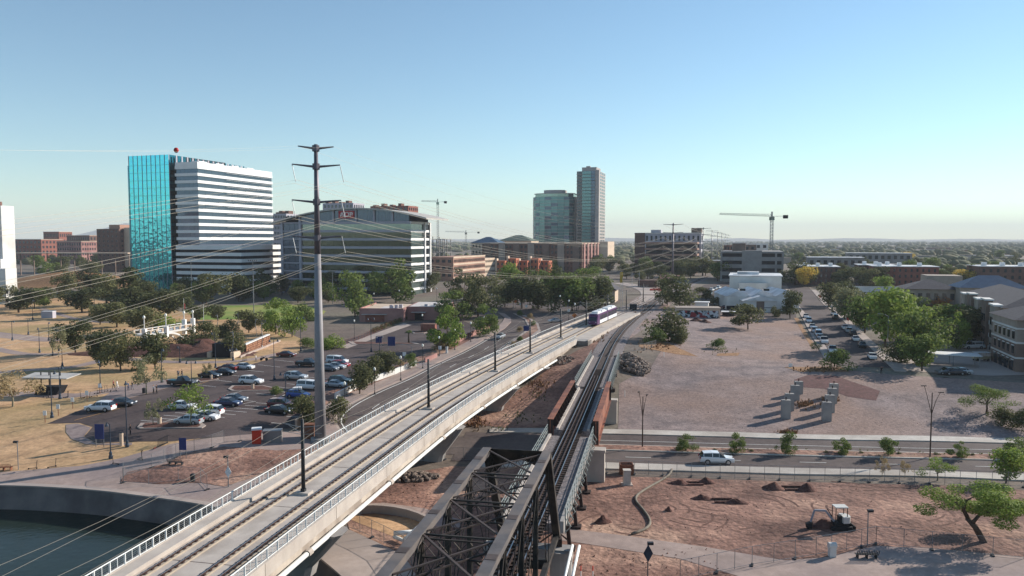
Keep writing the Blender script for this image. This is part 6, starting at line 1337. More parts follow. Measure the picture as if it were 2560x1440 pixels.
def car(kind, colr, p, rz, label, group=None, small=False, roofglass=False):
    c = CARS[kind]; L, W, st = SPEC[kind]; nm = {'suv': 'suv', 'sedan': 'sedan_car', 'hatch': 'hatchback_car', 'van': 'minivan', 'pickup': 'pickup_truck'}[kind]
    t = thing(nm, p, label, 'car' if kind in ('sedan', 'hatch', 'suv') else ('van' if kind == 'van' else 'pickup'), group, rz)
    ob('body', c['body'], t, mat=paint(colr))
    for k, n in (('windshield', 'windshield'), ('rear_window', 'rear_window'), ('sw0', 'side_window'), ('sw1', 'side_window')): ob(n, c[k], t)
    fx_, rx = L * .31, -L * .29
    for x in (fx_, rx):
        for y in (-W / 2 + .1, W / 2 - .1):
            w = ob('wheel', None, t, (x, y, c['r'])); ob('tyre', c['tyre'], w); ob('rim', c['rim'], w)
    if not small:
        for y in (-W * .34, W * .34): ob('headlight', c['headlight'], t, (L / 2 - .12, y, .68 if kind in ('sedan', 'hatch') else .82)); ob('tail_light', c['tail_light'], t, (-L / 2 - .02, y * 1.08, .78 if kind in ('sedan', 'hatch') else .98))
    return t
G_ = lambda px, py: gp(px, py, .06)
A_ = R(-9); PL = 'cars parked in the lot'
for kind, c_, px, py, rz, lab in [('sedan', 'white', 610, 923, -11, 'white sedan beside the dark cars at the lot edge'), ('sedan', 'maroon', 568, 926, 170, 'dark maroon sedan just left of the white sedan'), ('sedan', 'charcoal', 562, 937, -10, 'dark grey sedan, middle of three dark parked cars'), ('sedan', 'black', 525, 945, -9, 'black sedan by the tiny young tree'),
        ('pickup', 'black', 456, 964, -6, 'black pickup at the plaza with people behind it'), ('suv', 'white', 628, 960, -12, 'big white suv alone in the middle of the lot'), ('suv', 'silver', 740, 949, -12, 'silver suv with roof rack left of the grey pole'), ('pickup', 'black', 770, 916, -12, 'black pickup just left of the grey pole'),
        ('van', 'white', 843, 909, -14, 'white minivan right of the grey pole'), ('hatch', 'red', 851, 917, -14, 'red car half hidden by the white minivan'), ('sedan', 'silver', 839, 922, -14, 'silver car between the red car and the grey hatchback'), ('hatch', 'grey', 822, 927, -14, 'grey-blue hatchback right beside the grey pole'),
        ('sedan', 'maroon', 716, 892, -8, 'dark red coupe at the far lot kerb'), ('sedan', 'white', 456, 1023, -6, 'white sedan left of the leaning tree'), ('hatch', 'silver', 472, 1060, 172, 'silver hatchback nearest the front lot island'), ('suv', 'white', 522, 1038, 172, 'white crossover with red tail lamps under the leaning tree'),
        ('sedan', 'white', 512, 1050, -8, 'white sedan beside the silver hatchback, under the tree'), ('sedan', 'blue', 571, 1015, -9, 'dark blue sedan right of the leaning tree'), ('sedan', 'grey', 586, 1005, -9, 'grey sedan behind the dark blue one'), ('suv', 'maroon', 705, 1020, -10, 'dark maroon suv left of the olive tree by the pole'),
        ('sedan', 'black', 698, 1034, -10, 'black sedan in front of the dark maroon suv'), ('hatch', 'brightblue', 745, 994, -10, 'bright blue small car loaded with pale bundles'), ('van', 'white', 775, 974, -10, 'white van behind the grey pole'), ('suv', 'green', 852, 960, -12, 'dark green suv right of the grey pole in the front row'), ('sedan', 'silver', 838, 968, -12, 'silver sedan low behind the olive tree'),
        ('sedan', 'charcoal', 306, 1015, -6, 'dark sedan behind the white crossover at hatched bays'), ('suv', 'white', 251, 1028, 176, 'white crossover at the yellow hatched bays')]:
    car(kind, c_, G_(px, py), R(rz), lab, PL)
p = G_(745, 994); t = thing('cargo_bundle', p + Vector((0, 0, 1.5)), 'pale bundles tied on the bright blue car roof', 'cargo', rz=R(-10))
for i in range(3): MB().cbox((-.6 + i * .55, 0, .18 + .05 * i), .5, 1.1, .36, .2 * i).build('bundle', MATS['white_panel'], t)
car('sedan', 'silver', G_(1251, 846), R(250), 'silver car driving along the curved road', None); car('sedan', 'silver', G_(1388, 806), R(200), 'silver car in tree shade at the junction', None)
car('suv', 'white', G_(1791, 1159), R(-4.5), 'white suv driving on the sunken road at right', None)
# street on the terrace, two rows
sa = math.atan2(77, 25)
kinds = [('sedan', 'white'), ('suv', 'white'), ('sedan', 'silver'), ('suv', 'silver'), ('van', 'white'), ('sedan', 'grey'), ('pickup', 'white'), ('pickup', 'white')]
for i, (x, y) in enumerate(((2015, 795), (2022, 806), (2031, 821), (2037, 832), (2046, 840), (2050, 848), (2060, 858), (2081, 882))):
    car(kinds[i][0], kinds[i][1], gp(x, y, .06), sa + math.pi, '%s parked car from the far end, left side of the street' % nth(i), 'cars along the left street kerb', True)
kinds = [('sedan', 'white'), ('suv', 'charcoal'), ('sedan', 'white'), ('suv', 'silver'), ('suv', 'black'), ('sedan', 'white'), ('sedan', 'black'), ('sedan', 'white')]
for i, (x, y) in enumerate(((2084, 788), (2088, 797), (2112, 823), (2121, 831), (2132, 839), (2139, 852), (2155, 868), (2180, 897))):
    car(kinds[i][0], kinds[i][1], gp(x, y, .06), sa, '%s parked car from the far end, right side of the street' % nth(i), 'cars along the right street kerb', True)
car('pickup', 'white', gp(2432, 872, .06), R(182), 'white pickup with a canopy parked by the apartments'); t = thing('truck_canopy', gp(2440, 872, 1.15), 'white canopy on the bed of the apartment pickup', 'canopy', rz=R(182)); MB().box(-1.2, .9, -.85, .85, .06, .8).build('shell', paint('white'), t); MB().box(-1.1, .8, -.87, -.85, .25, .6).build('window', MATS['car_glass'], t); MB().box(-1.1, .8, .85, .87, .25, .6).build('window', MATS['car_glass'], t)
car('suv', 'white', gp(2418, 862, .06), R(182), 'white jeep behind the canopied pickup', None, True)
for i, (x, y, c_) in enumerate(((1772, 733, 'white'), (1780, 728, 'white'), (1788, 724, 'silver'), (1797, 722, 'white'), (1777, 737, 'charcoal'))): car('suv' if i % 2 else 'sedan', c_, gp(x, y, .06), R(60), '%s yard car from the left behind the kiosk' % nth(i), 'cars in the yard', True)
car('sedan', 'maroon', gp(1815, 772, .06), R(-10), 'dark red car parked right of the kiosk', None, True)
for i, (x, y, c_) in enumerate(((2368, 936, 'grey'), (2384, 937, 'charcoal'), (2400, 936, 'silver'))): car('sedan', c_, gp(x, y, .06), R(180), '%s shaded car below the carport' % nth(i), 'cars below the carport', True)
# carport, utility cart
p = gp(2378, 912); t = thing('carport', p, 'white flat carport roof left of the apartments', 'carport', rz=R(-20)); MB().box(-5.5, 5.5, -2.6, 2.6, 2.4, 2.6).build('roof', MATS['white_roof'], t)
for x in (-5, 0, 5):
    for y in (-2.2, 2.2): MB().box(x - .08, x + .08, y - .08, y + .08, -.2, 2.4).build('post', MATS['galvanised'], t)
p = gp(2453, 902); t = thing('utility_cart', p, 'tan open utility cart with white roof beside the apartments', 'cart', rz=R(0)); MB().box(-1.8, 1.8, -.75, .75, .45, 1.1).build('body', paint('tan'), t); MB().box(-1.7, 1.7, -.8, .8, 1.95, 2.05).build('roof', paint('white'), t)
for x in (-1.6, 0, 1.6):
    for y in (-.7, .7): MB().box(x - .04, x + .04, y - .04, y + .04, 1.1, 1.95).build('post', paint('tan'), t)
for x in (-1.2, 1.2):
    for y in (-.65, .65): w = ob('wheel', CARS['sedan']['tyre'], t, (x, y, .33))
# motorcycle in the lot
p = G_(660, 902); t = thing('motorcycle', p, 'dark motorcycle parked by the far lot kerb', 'motorcycle', rz=R(-10))
for x in (-.7, .7): ob('wheel', CARS['sedan']['tyre'], t, (x, 0, .33))
m = MB(); m.beam((-.7, 0, .35), (.1, 0, .75), .16, .3); m.beam((.1, 0, .75), (.7, 0, .35), .08, .12); m.beam((-.75, 0, .85), (.05, 0, .82), .26, .12); m.build('frame', MATS['trim'], t); m = MB(); m.beam((.45, -.35, 1.1), (.45, .35, 1.1), .05, .05); m.beam((.45, 0, 1.1), (.7, 0, .35), .06, .06); m.build('handlebar', MATS['trim'], t)
# ---- the tram
p, d = at_y(LRT, 231.5); n = Vector((d.y, -d.x, 0)); p = p + n * 2.2; rz = math.atan2(d.y, d.x); t = thing('tram', (p.x, p.y, DZ + .28), 'purple and white light rail tram crossing onto the bridge', 'tram', rz=rz)
M('purple', S(84, 40, 92), rough=.35, spec=.5); M('tram_white', S(226, 226, 226), rough=.4, spec=.5)
def seg(x0, x1, nose):
    s = ob('car_section', None, t); hw = 1.33; b = MB(); b.box(x0, x1, -hw, hw, .35, 1.35); b.build('lower_body', MATS['tram_white'], s); MB().box(x0, x1, -hw + .04, hw - .04, 1.35, 2.75).build('window_band', MATS['car_glass'], s)
    k = int((x1 - x0) / 1.9)
    for i in range(k + 1):
        x = x0 + i * (x1 - x0) / k
        if 0 < i < k: MB().box(x - .1, x + .1, -hw - .01, hw + .01, 1.3, 2.78).build('window_post', MATS['purple'], s)
    MB().box(x0, x1, -hw, hw, 2.75, 3.2).build('cantrail', MATS['purple'], s)
    m = MB(); m.prism([(x0 + .1, -1.1), (x1 - .1, -1.1), (x1 - .1, 1.1), (x0 + .1, 1.1)], 3.2, 3.45); m.build('roof', MATS['tram_white'], s)
    for i in range(2): xa = x0 + 1.2 + i * (x1 - x0) * .45; MB().box(xa, xa + (x1 - x0) * .35, -.9, .9, 3.46, 3.85).build('roof_box', MATS['tram_white'], s)
    if nose:
        x = x0; m = MB(); f = [(-1.1, .3, 1.28), (-1.25, 1.2, 1.28), (-.75, 2.5, 1.2), (-.25, 3.25, 1.1)]
        for (a, za_, wa), (b2, zb2, wb) in zip(f, f[1:]): m.quad((x + a, wa, za_), (x + b2, wb, zb2), (x + b2, -wb, zb2), (x + a, -wa, za_)); m.quad((x + a, wa, za_), (x + .02, 1.33, za_), (x + .02, 1.33, zb2), (x + b2, wb, zb2)); m.quad((x + b2, -wb, zb2), (x + .02, -1.33, zb2), (x + .02, -1.33, za_), (x + a, -wa, za_))
        m.quad((x - .25, 1.1, 3.25), (x + .1, 1.33, 3.25), (x + .1, -1.33, 3.25), (x - .25, -1.1, 3.25)); m.build('cab_front', MATS['purple'], s)
        MB().add([(x - 1.24, 1.1, 1.35), (x - .78, 1.05, 2.5), (x - .78, -1.05, 2.5), (x - 1.24, -1.1, 1.35), (x - 1.2, 1.1, 1.3), (x - .7, 1.05, 2.5), (x - .7, -1.05, 2.5), (x - 1.2, -1.1, 1.3)], [(0, 1, 2, 3), (0, 4, 5, 1), (2, 6, 7, 3)]).build('windscreen', MATS['car_glass'], s)
        MB().box(x - .6, x - .4, -.7, .7, 2.72, 3.0).build('destination_sign', MATS['dark_interior'], s)
        for y in (-.9, .9): MB().box(x - 1.24, x - 1.15, y - .15, y + .15, .95, 1.1).build('headlight', MATS['head_lamp'], s)
    MB().box(x0 - (.6 if nose else 0), x0 + 2.2, -hw - .015, hw + .015, .36, 3.0).build('purple_end', MATS['purple'], s) if nose else None
    for x in (x0 + 2, x1 - 2): MB().box(x - 1.2, x + 1.2, -1.1, 1.1, .05, .4).build('bogie', MATS['trim'], s)
seg(-13, -.6, True); seg(.6, 13, False); MB().box(-.6, .6, -1.25, 1.25, .4, 3.3).build('gangway', MATS['purple'], t)
m = MB(); m.tube([(-6, 0, 3.5), (-7.2, 0, 4.4), (-6.2, 0, 5.3)], .05, 4); m.beam((-6.2, -.8, 5.3), (-6.2, .8, 5.3), .1, .06); m.build('pantograph', MATS['black_steel'], t)
# ---- excavator
p = gp(2100, 1322); t = thing('mini_excavator', p, 'white mini excavator with arm reaching left on bare ground', 'excavator', rz=R(0)); t.scale = (.86, .86, .86)
M('ex_white', S(206, 202, 194), rough=.45); M('ex_dark', S(38, 38, 40), rough=.8)
for y in (-.75, .75):
    m = MB(); prof = [(-1.3, .05), (-1.45, .3), (-1.25, .55), (1.25, .55), (1.45, .3), (1.3, .05)]; vs = [(x, y - .18, z) for x, z in prof] + [(x, y + .18, z) for x, z in prof]; m.add(vs, [(0, 1, 2, 3, 4, 5), (11, 10, 9, 8, 7, 6)] + [(i, i + 6, (i + 1) % 6 + 6, (i + 1) % 6) for i in range(6)]); m.build('track', MATS['ex_dark'], t)
MB().box(-.9, 1.0, -.7, .7, .56, .95).build('turntable', MATS['ex_dark'], t); MB().prism([(.1, -.8), (.9, -.75), (1.15, -.3), (1.15, .3), (.9, .75), (.1, .8)], .95, 1.75).build('engine_cover', MATS['ex_white'], t)
MB().box(-.85, .75, -.62, .62, 2.85, 2.98).build('cab_roof', MATS['ex_white'], t); MB().box(-.3, .15, -.3, .3, .95, 1.75).build('seat', MATS['ex_dark'], t)
for x in (-.8, .65):
    for y in (-.55, .55): MB().box(x - .04, x + .04, y - .04, y + .04, .95, 2.86).build('cab_post', MATS['ex_dark'], t)
m = MB(); m.beam((-.8, 0, 1.0), (-1.9, 0, 2.35), .2, .26); m.build('boom', M('ex_grey', S(150, 150, 158), rough=.5), t); m = MB(); m.beam((-1.9, 0, 2.35), (-3.3, 0, 2.4), .18, .22); m.build('boom_tip', MATS['ex_grey'], t); m = MB(); m.beam((-3.3, 0, 2.4), (-3.75, 0, .9), .16, .2); m.build('dipper', MATS['ex_grey'], t); m = MB(); m.beam((-1.0, 0, 1.5), (-1.7, 0, 2.6), .1, .1); m.build('ram', MATS['ex_dark'], t)
MB().add([(-3.6, -.35, .95), (-3.6, .35, .95), (-4.3, .35, .7), (-4.3, -.35, .7), (-3.7, -.35, .15), (-3.7, .35, .15), (-4.2, .35, .1), (-4.2, -.35, .1)], [(0, 1, 2, 3), (4, 7, 6, 5), (0, 4, 5, 1), (1, 5, 6, 2), (2, 6, 7, 3), (3, 7, 4, 0)]).build('bucket', MATS['ex_dark'], t); MB().box(1.5, 1.62, -.9, .9, .1, .6).build('dozer_blade', MATS['ex_dark'], t)
# ------------------------------------------------------------------ people
M('skin', S(196, 150, 124), rough=.7)
def person_mesh(pose):
    s = (.26 if pose == 'walk' else .09); J = {'pel': (0, 0, .95), 'che': (0, 0, 1.28), 'nek': (0, 0, 1.48), 'hed': (.02, 0, 1.6), 'top': (.02, 0, 1.74), 'hl': (0, .1, .92), 'kl': (s * .7, .1, .5), 'al': (s * .5, .1, .08), 'tl': (s * .5 + .17, .1, .04), 'hr': (0, -.1, .92), 'kr': (-s * .2, -.1, .5), 'ar': (-s, -.1, .08), 'tr': (-s + .17, -.1, .04),
         'sl': (0, .19, 1.4), 'el': (-s * .5, .25, 1.12), 'wl': (s * .1, .25, .9), 'fl': (s * .3 + .02, .24, .8), 'sr': (0, -.19, 1.4), 'er': (s * .2, -.25, 1.12), 'wr': (s * .8, -.25, .92), 'fr': (s, -.24, .82)}
    E = [('pel', 'che'), ('che', 'nek'), ('nek', 'hed'), ('hed', 'top'), ('pel', 'hl'), ('hl', 'kl'), ('kl', 'al'), ('al', 'tl'), ('pel', 'hr'), ('hr', 'kr'), ('kr', 'ar'), ('ar', 'tr'), ('che', 'sl'), ('sl', 'el'), ('el', 'wl'), ('wl', 'fl'), ('che', 'sr'), ('sr', 'er'), ('er', 'wr'), ('wr', 'fr')]
    Rd = {'pel': .15, 'che': .17, 'nek': .06, 'hed': .1, 'top': .07, 'h': .1, 'k': .065, 'a': .045, 't': .04, 's': .075, 'e': .045, 'w': .032, 'f': .03}
    ks = list(J); me_ = bpy.data.meshes.new('person'); me_.from_pydata([J[k] for k in ks], [(ks.index(a), ks.index(b)) for a, b in E], [])
    o = bpy.data.objects.new('tmp', me_); col.objects.link(o); md = o.modifiers.new('s', 'SKIN'); sv = me_.skin_vertices[0].data
    for i, k in enumerate(ks): r = Rd.get(k, Rd.get(k[0], .05)); sv[i].radius = (r, r); sv[i].use_root = (k == 'pel')
    sb = o.modifiers.new('u', 'SUBSURF'); sb.levels = 1
    dg = bpy.context.evaluated_depsgraph_get(); dg.update(); out = bpy.data.meshes.new_from_object(o.evaluated_get(dg)); bpy.data.objects.remove(o)
    for m_ in ('skin', 'skin', 'skin', 'skin'): out.materials.append(MATS[m_])
    for f in out.polygons:
        c = f.center; f.material_index = 0 if (c.z > 1.44 or (abs(c.y) > .2 and c.z < 1.12)) else (1 if c.z > .93 else (2 if c.z > .1 else 3))
        if c.z > 1.66 or (c.z > 1.52 and c.x < -.03): f.material_index = 3
        f.use_smooth = True
    return out
PM = {k: person_mesh(k) for k in ('walk', 'stand')}
def cloth(k):
    return M('cloth_' + k, {'white': S(222, 220, 216), 'black': S(34, 34, 38), 'red': S(130, 60, 56), 'blue': S(70, 84, 110), 'grey': S(120, 120, 124), 'denim': S(60, 72, 96), 'tan': S(180, 160, 132)}[k], rough=.85)
for px, py, pose, a, top, leg, lab in ((284, 972, 'walk', 10, 'red', 'black', 'walking person in dark red top by the scooters'), (293, 973, 'walk', 10, 'white', 'white', 'walking person dressed in white on the plaza'), (331, 975, 'walk', 170, 'black', 'grey', 'person in black top near the plaza edge'), (321, 977, 'stand', 0, 'blue', 'denim', 'person in blue near a white bag on the plaza'),
                                      (384, 985, 'stand', 20, 'white', 'black', 'person in white shirt facing another near the leaning tree'), (392, 985, 'stand', 200, 'black', 'black', 'person in black beside the leaning tree'), (446, 945, 'stand', -60, 'grey', 'denim', 'person in grey standing behind the black pickup'), (455, 944, 'walk', 170, 'black', 'denim', 'person in dark clothes leaning behind the black pickup'),
                                      (326, 1090, 'stand', 30, 'black', 'black', 'person in dark clothes by the tall lot lamp'), (640, 905, 'stand', 0, 'white', 'grey', 'person in white by the double lamp in the lot'), (2203, 936, 'stand', 90, 'black', 'black', 'person in black at the end of the street')):
    p = gp(px, py, .07); t = thing('person', p, lab, 'person', 'people', R(a)); b = ob('body', PM[pose], t); b.scale = (1, 1, 1)
    for i, m_ in enumerate((MATS['skin'], cloth(top), cloth(leg), MATS['trim'])): b.material_slots[i].link = 'OBJECT'; b.material_slots[i].material = m_
# ------------------------------------------------------------------ lamps, signs, fences, street furniture
M('lamp_blue', S(58, 70, 84), S(48, 58, 72), 2, .5, .3); M('lamp_globe', S(240, 238, 228), rough=.3); M('sign_blue', S(46, 58, 110), rough=.5); M('sign_orange', S(214, 112, 34), rough=.6); M('sign_white', S(226, 228, 226), rough=.6); M('toilet_red', S(192, 56, 34), rough=.6); M('sign_red', S(214, 70, 56), rough=.6); M('wood', S(132, 88, 66), S(110, 72, 56), 2, .85); M('dark_plastic', S(44, 46, 50), rough=.8)
def scale_of(px, py): return gp(px, py).y / F
PROT = {}
def lampmesh(kind):
    if kind in PROT: return PROT[kind]
    d = {}
    if kind == 'park':      # pole 1 m high in model units is scaled; heavy base, short arm, hanging bell
        d['base'] = (MB().lathe([(.28, 0), (.28, .35), (.2, .55), (.2, .9), (.1, 1.05)], 8).mesh('base', MATS['lamp_blue']), 'fix'); d['pole'] = (MB().tube([(0, 0, 0), (0, 0, 1)], .085, 8, .06).mesh('pole', MATS['lamp_blue']), 'z')
        d['arm'] = (MB().tube([(0, 0, -.1), (.3, 0, .12), (.6, 0, .05)], .035, 5).mesh('arm', MATS['lamp_blue']), 'top'); d['lamp_head'] = (MB().lathe([(.06, .15), (.1, -.05), (.22, -.3), (.26, -.4)], 8, (.6, 0, 0)).mesh('lamp_head', MATS['lamp_blue']), 'top')
    elif kind == 'double':
        d['base'] = PROT_get('park')['base']; d['pole'] = PROT_get('park')['pole']; d['arm'] = (MB().tube([(-.8, 0, .05), (-.4, 0, .15), (.4, 0, .15), (.8, 0, .05)], .035, 5).mesh('arm', MATS['lamp_blue']), 'top')
        for i, x in enumerate((-.8, .8)): d['lamp_head%d' % i] = (MB().lathe([(.06, .12), (.1, -.05), (.22, -.3), (.26, -.4)], 8, (x, 0, 0)).mesh('lamp_head', MATS['lamp_blue']), 'top')
    elif kind == 'globe':
        d['base'] = (MB().lathe([(.2, 0), (.2, .25), (.12, .5), (.08, .7)], 8).mesh('base', MATS['black_steel']), 'fix'); d['pole'] = (MB().tube([(0, 0, 0), (0, 0, 1)], .065, 7, .05).mesh('pole', MATS['black_steel']), 'z')
        d['globe'] = (MB().lathe([(.1, -.05), (.2, .1), (.24, .32), (.17, .52), (.05, .66)], 10).mesh('globe', MATS['lamp_globe'], True), 'top'); d['collar'] = (MB().lathe([(.07, -.15), (.14, -.04), (.1, .0)], 8).mesh('collar', MATS['black_steel']), 'top')
    elif kind == 'wavy':
        d['base'] = (MB().lathe([(.25, 0), (.25, .4), (.15, .7)], 8).mesh('base', MATS['galvanised']), 'fix'); d['pole'] = (MB().tube([(.6 * math.sin(i / 10 * 6.6 + 2.6) * (i / 10) * .55 - .2 * i / 10, 0, i / 10) for i in range(11)], .075, 7, .055).mesh('pole', MATS['galvanised']), 'z')
        d['lamp_head'] = (MB().box(-.55, .1, -.09, .09, -.12, .08).mesh('lamp_head', MATS['galvanised']), 'top')
    elif kind == 'square':
        d['pole'] = (MB().tube([(0, 0, 0), (0, 0, 1)], .06, 6).mesh('pole', MATS['galvanised']), 'z'); d['lamp_head'] = (MB().box(-.05, .5, -.16, .16, -.08, .16).mesh('lamp_head', MATS['black_steel']), 'top'); d['lens'] = (MB().box(.05, .45, -.12, .12, -.1, -.075).mesh('lens', MATS['lamp_globe']), 'top')
    elif kind == 'road':
        d['pole'] = (MB().tube([(0, 0, 0), (0, 0, 1)], .11, 8, .07).mesh('pole', M('brown_steel', S(74, 58, 50), rough=.6)), 'z')
        for s in (-1, 1): d['arm%d' % s] = (MB().tube([(0, 0, -3.2), (s * .45, s * -.2, -1.2), (s * .95, s * -.4, .9 if s < 0 else .1)], .06, 6, .04).mesh('arm', MATS['brown_steel']), 'top'); d['lamp_head%d' % s] = (MB().cbox((s * 1.05, s * -.45, .92 if s < 0 else .12), .75, .26, .12).mesh('lamp_head', MATS['brown_steel']), 'top')
    elif kind == 'flood':
        d['pole'] = (MB().tube([(0, 0, 0), (0, 0, 1)], .16, 8, .09).mesh('pole', MATS['galvanised']), 'z'); d['crossbar'] = (MB().beam((-1.6, 0, 0), (1.6, 0, 0), .12, .12).mesh('crossbar', MATS['galvanised']), 'top')
        for i in range(5): d['flood_lamp%d' % i] = (MB().cbox((-1.4 + i * .7, -.15, .25), .4, .3, .35).mesh('flood_lamp', MATS['galvanised']), 'top')
    elif kind == 'street':
        d['pole'] = (MB().tube([(0, 0, 0), (0, 0, 1)], .1, 7, .06).mesh('pole', MATS['galvanised']), 'z'); d['arm'] = (MB().tube([(0, 0, -.2), (-.9, 0, .35), (-2.0, 0, .45)], .045, 5).mesh('arm', MATS['galvanised']), 'top'); d['lamp_head'] = (MB().box(-2.6, -1.9, -.14, .14, .38, .52).mesh('lamp_head', MATS['galvanised']), 'top')
    elif kind == 'flag':
        d['pole'] = (MB().tube([(0, 0, 0), (0, 0, 1)], .08, 7, .05).mesh('pole', MATS['white_steel']), 'z'); d['finial'] = (MB().lathe([(.02, -.1), (.12, 0), (.02, .12)], 6).mesh('finial', MATS['galvanised']), 'top')
    PROT[kind] = d
    return d
def PROT_get(k): return lampmesh(k)
def lamp(kind, px, py, hpx, label, group=None, rz=0.0, name=None, cat='street lamp', h=None, at=None):
    p = gp(px, py) if at is None else at; h = hpx * p.y / F if h is None else h
    t = thing(name or {'park': 'park_lamp', 'double': 'double_park_lamp', 'globe': 'globe_lamp', 'wavy': 'wavy_lamp', 'square': 'path_lamp', 'road': 'road_lamp', 'flood': 'floodlight_mast', 'street': 'street_lamp', 'flag': 'flagpole'}[kind], p, label, cat, group, rz)
    for k, (me_, md) in lampmesh(kind).items():
        o = ob(k.rstrip('0123456789-'), me_, t)
        if md == 'z': o.scale = (1, 1, h)
        elif md == 'top': o.location = (0, 0, h)
    return t
PK = [(31, 852, 50, 'by the broad grey path near the left edge'), (71, 837, 40, 'left of the pale box on tan lawn'), (122, 852, 46, 'right of the broad grey path'), (99, 882, 62, 'between the path and the slender tree'), (132, 890, 36, 'just left of the slender grey-green tree'), (156, 917, 46, 'above the pavilion roof on tan lawn'), (251, 970, 70, 'in front of the dense dark tree'),
      (405, 957, 86, 'right of the leaning sparse tree'), (130, 1045, 118, 'nearest the white post signs on the lawn'), (150, 998, 82, 'right beside the pavilion'), (318, 1118, 165, 'tallest, at the curved plaza corner'), (277, 1147, 90, 'on the lawn strip by the promenade'), (539, 920, 90, 'left of the tunnel mouth'), (450, 907, 42, 'beneath the footbridge'), (237, 792, 44, 'far off below the big pine'), (82, 800, 50, 'far left on the lawn')]
for i, (x, y, h, w) in enumerate(PK): lamp('park', x, y, h, 'blue-grey park lamp ' + w, 'park lamps', R((i * 47) % 360))
DB = [(480, 990, 88, 'behind the black pickup'), (686, 950, 102, 'in the middle of the lot'), (715, 1022, 92, 'left of the grey pole in the front row'), (752, 878, 86, 'by the bright willows'), (928, 880, 86, 'at the far lot entrance'), (949, 886, 46, 'beside the blue panels'), (583, 902, 30, 'at the ramp')]
for i, (x, y, h, w) in enumerate(DB): lamp('double', x, y, h, 'double-headed lamp ' + w, 'double lamps', R(10 + i * 5))
for i, (x, y, h) in enumerate(((862, 1027, 66), (937, 987, 62), (1002, 952, 56), (1057, 922, 56), (1098, 892, 46), (1137, 876, 48), (1177, 856, 46), (1210, 838, 42))): lamp('globe', x, y, h, '%s white-globe lamp from the big pole along the road' % nth(i), 'globe lamps along the road')
for i, (x, y, h) in enumerate(((886, 848, 44), (1056, 832, 42), (935, 770, 34), (998, 762, 34), (1030, 762, 32), (1092, 755, 32), (1230, 772, 34), (1268, 766, 36), (1283, 770, 40), (1400, 788, 46), (1422, 800, 46), (1437, 812, 50), (1320, 762, 34))): lamp('globe', x, y, h, '%s globe lamp from the left behind the roads' % nth(i), 'globe lamps behind the roads')
for i, (x, y, h, a) in enumerate(((545, 842, 54, 0), (596, 842, 58, 30), (584, 902, 72, 10), (640, 854, 56, 180), (655, 870, 62, 170))): lamp('wavy', x, y, h, '%s wavy white lamp from the left by the ramp' % nth(i), 'wavy lamps', R(a))
lamp('flag', 461, 817, 72, 'white flagpole with hanging red flag', None, cat='flagpole'); lamp('flag', 510, 830, 70, 'bare white flagpole right of the flag', None, cat='flagpole')
p = gp(461, 817); k = p.y / F; t = thing('flag', p + Vector((0, 0, 60 * k)), 'red flag hanging limp on the white flagpole', 'flag'); m = MB()
for i in range(6): m.quad((.08 + .06 * i, .05 * math.sin(i * 2.1), -.3 * i * .2), (.08 + .06 * (i + 1), .05 * math.sin((i + 1) * 2.1), -.3 * (i + 1) * .2), (.08 + .06 * (i + 1), .05 * math.sin((i + 1) * 2.1), -2.0 + .05 * i), (.08 + .06 * i, .05 * math.sin(i * 2.1), -2.0 + .05 * (i - 1)))
m.build('cloth', MATS['sign_red'], t)
lamp('road', 1606, 1120, 132, 'tall brown double lamp in the median near the girder bridge', 'road median lamps', R(70)); lamp('road', 2325, 1145, 168, 'tall brown double lamp in the median near the right', 'road median lamps', R(0))
lamp('square', 46, 1175, 72, 'path lamp on the lawn edge at lower left', 'path lamps', R(180)); lamp('square', 571, 1218, 78, 'path lamp with white diamond sign near the bridge', 'path lamps', R(180)); lamp('square', 1619, 1445, 90, 'path lamp with dark diamond sign at bottom', 'path lamps', 0); lamp('square', 2168, 1366, 92, 'path lamp behind the green bench', 'path lamps', 0)
lamp('street', 2218, 892, 104, 'thin pale street lamp in front of the big trees'); lamp('street', 1030, 905, 40, 'slim lamp by the low wall')
for i, (x, y, h) in enumerate(((480, 765, 118), (635, 800, 148), (832, 760, 82))): lamp('flood', x, y, h, '%s tall floodlight mast from the left at the ball field' % nth(i), 'floodlight masts')
# signs
def sign(name, px, py, w, h, zc, mat, label, cat='sign', shape='rect', posts=1, rz=0.0, group=None, post='galvanised', two=None):
    p = gp(px, py); t = thing(name, p, label, cat, group, rz)
    for i in range(posts): x = 0 if posts == 1 else (-w / 2 + .08 + i * (w - .16)); MB().box(x - .04, x + .04, -.03, .05, -.2, zc + h * .3).build('post', MATS[post], t)
    if shape == 'diamond': m = MB(); r_ = w / 2; m.add([(0, -.06, zc - h / 2), (r_, -.06, zc), (0, -.06, zc + h / 2), (-r_, -.06, zc), (0, -.03, zc - h / 2), (r_, -.03, zc), (0, -.03, zc + h / 2), (-r_, -.03, zc)], [(0, 1, 2, 3), (7, 6, 5, 4), (0, 4, 5, 1), (1, 5, 6, 2), (2, 6, 7, 3), (3, 7, 4, 0)])
    else: m = MB().box(-w / 2, w / 2, -.08, -.031, zc - h / 2, zc + h / 2)
    m.build('panel', MATS[mat], t)
    return t
sign('diamond_sign', 571.5, 1219, .8, 1.5, 2.0, 'sign_white', 'white diamond sign on the path lamp near the bridge', shape='diamond'); sign('diamond_sign', 1619.5, 1446, .9, 1.7, 2.4, 'lamp_blue', 'dark diamond sign on the bottom path lamp', shape='diamond')
for i, (x, y) in enumerate(((1289, 772), (1271, 752), (1436, 812))): sign('road_sign', x, y, 1.5, 1.5, 2.9, 'sign_orange', '%s orange diamond road sign from the left' % nth(i), shape='diamond', group='orange diamond signs')
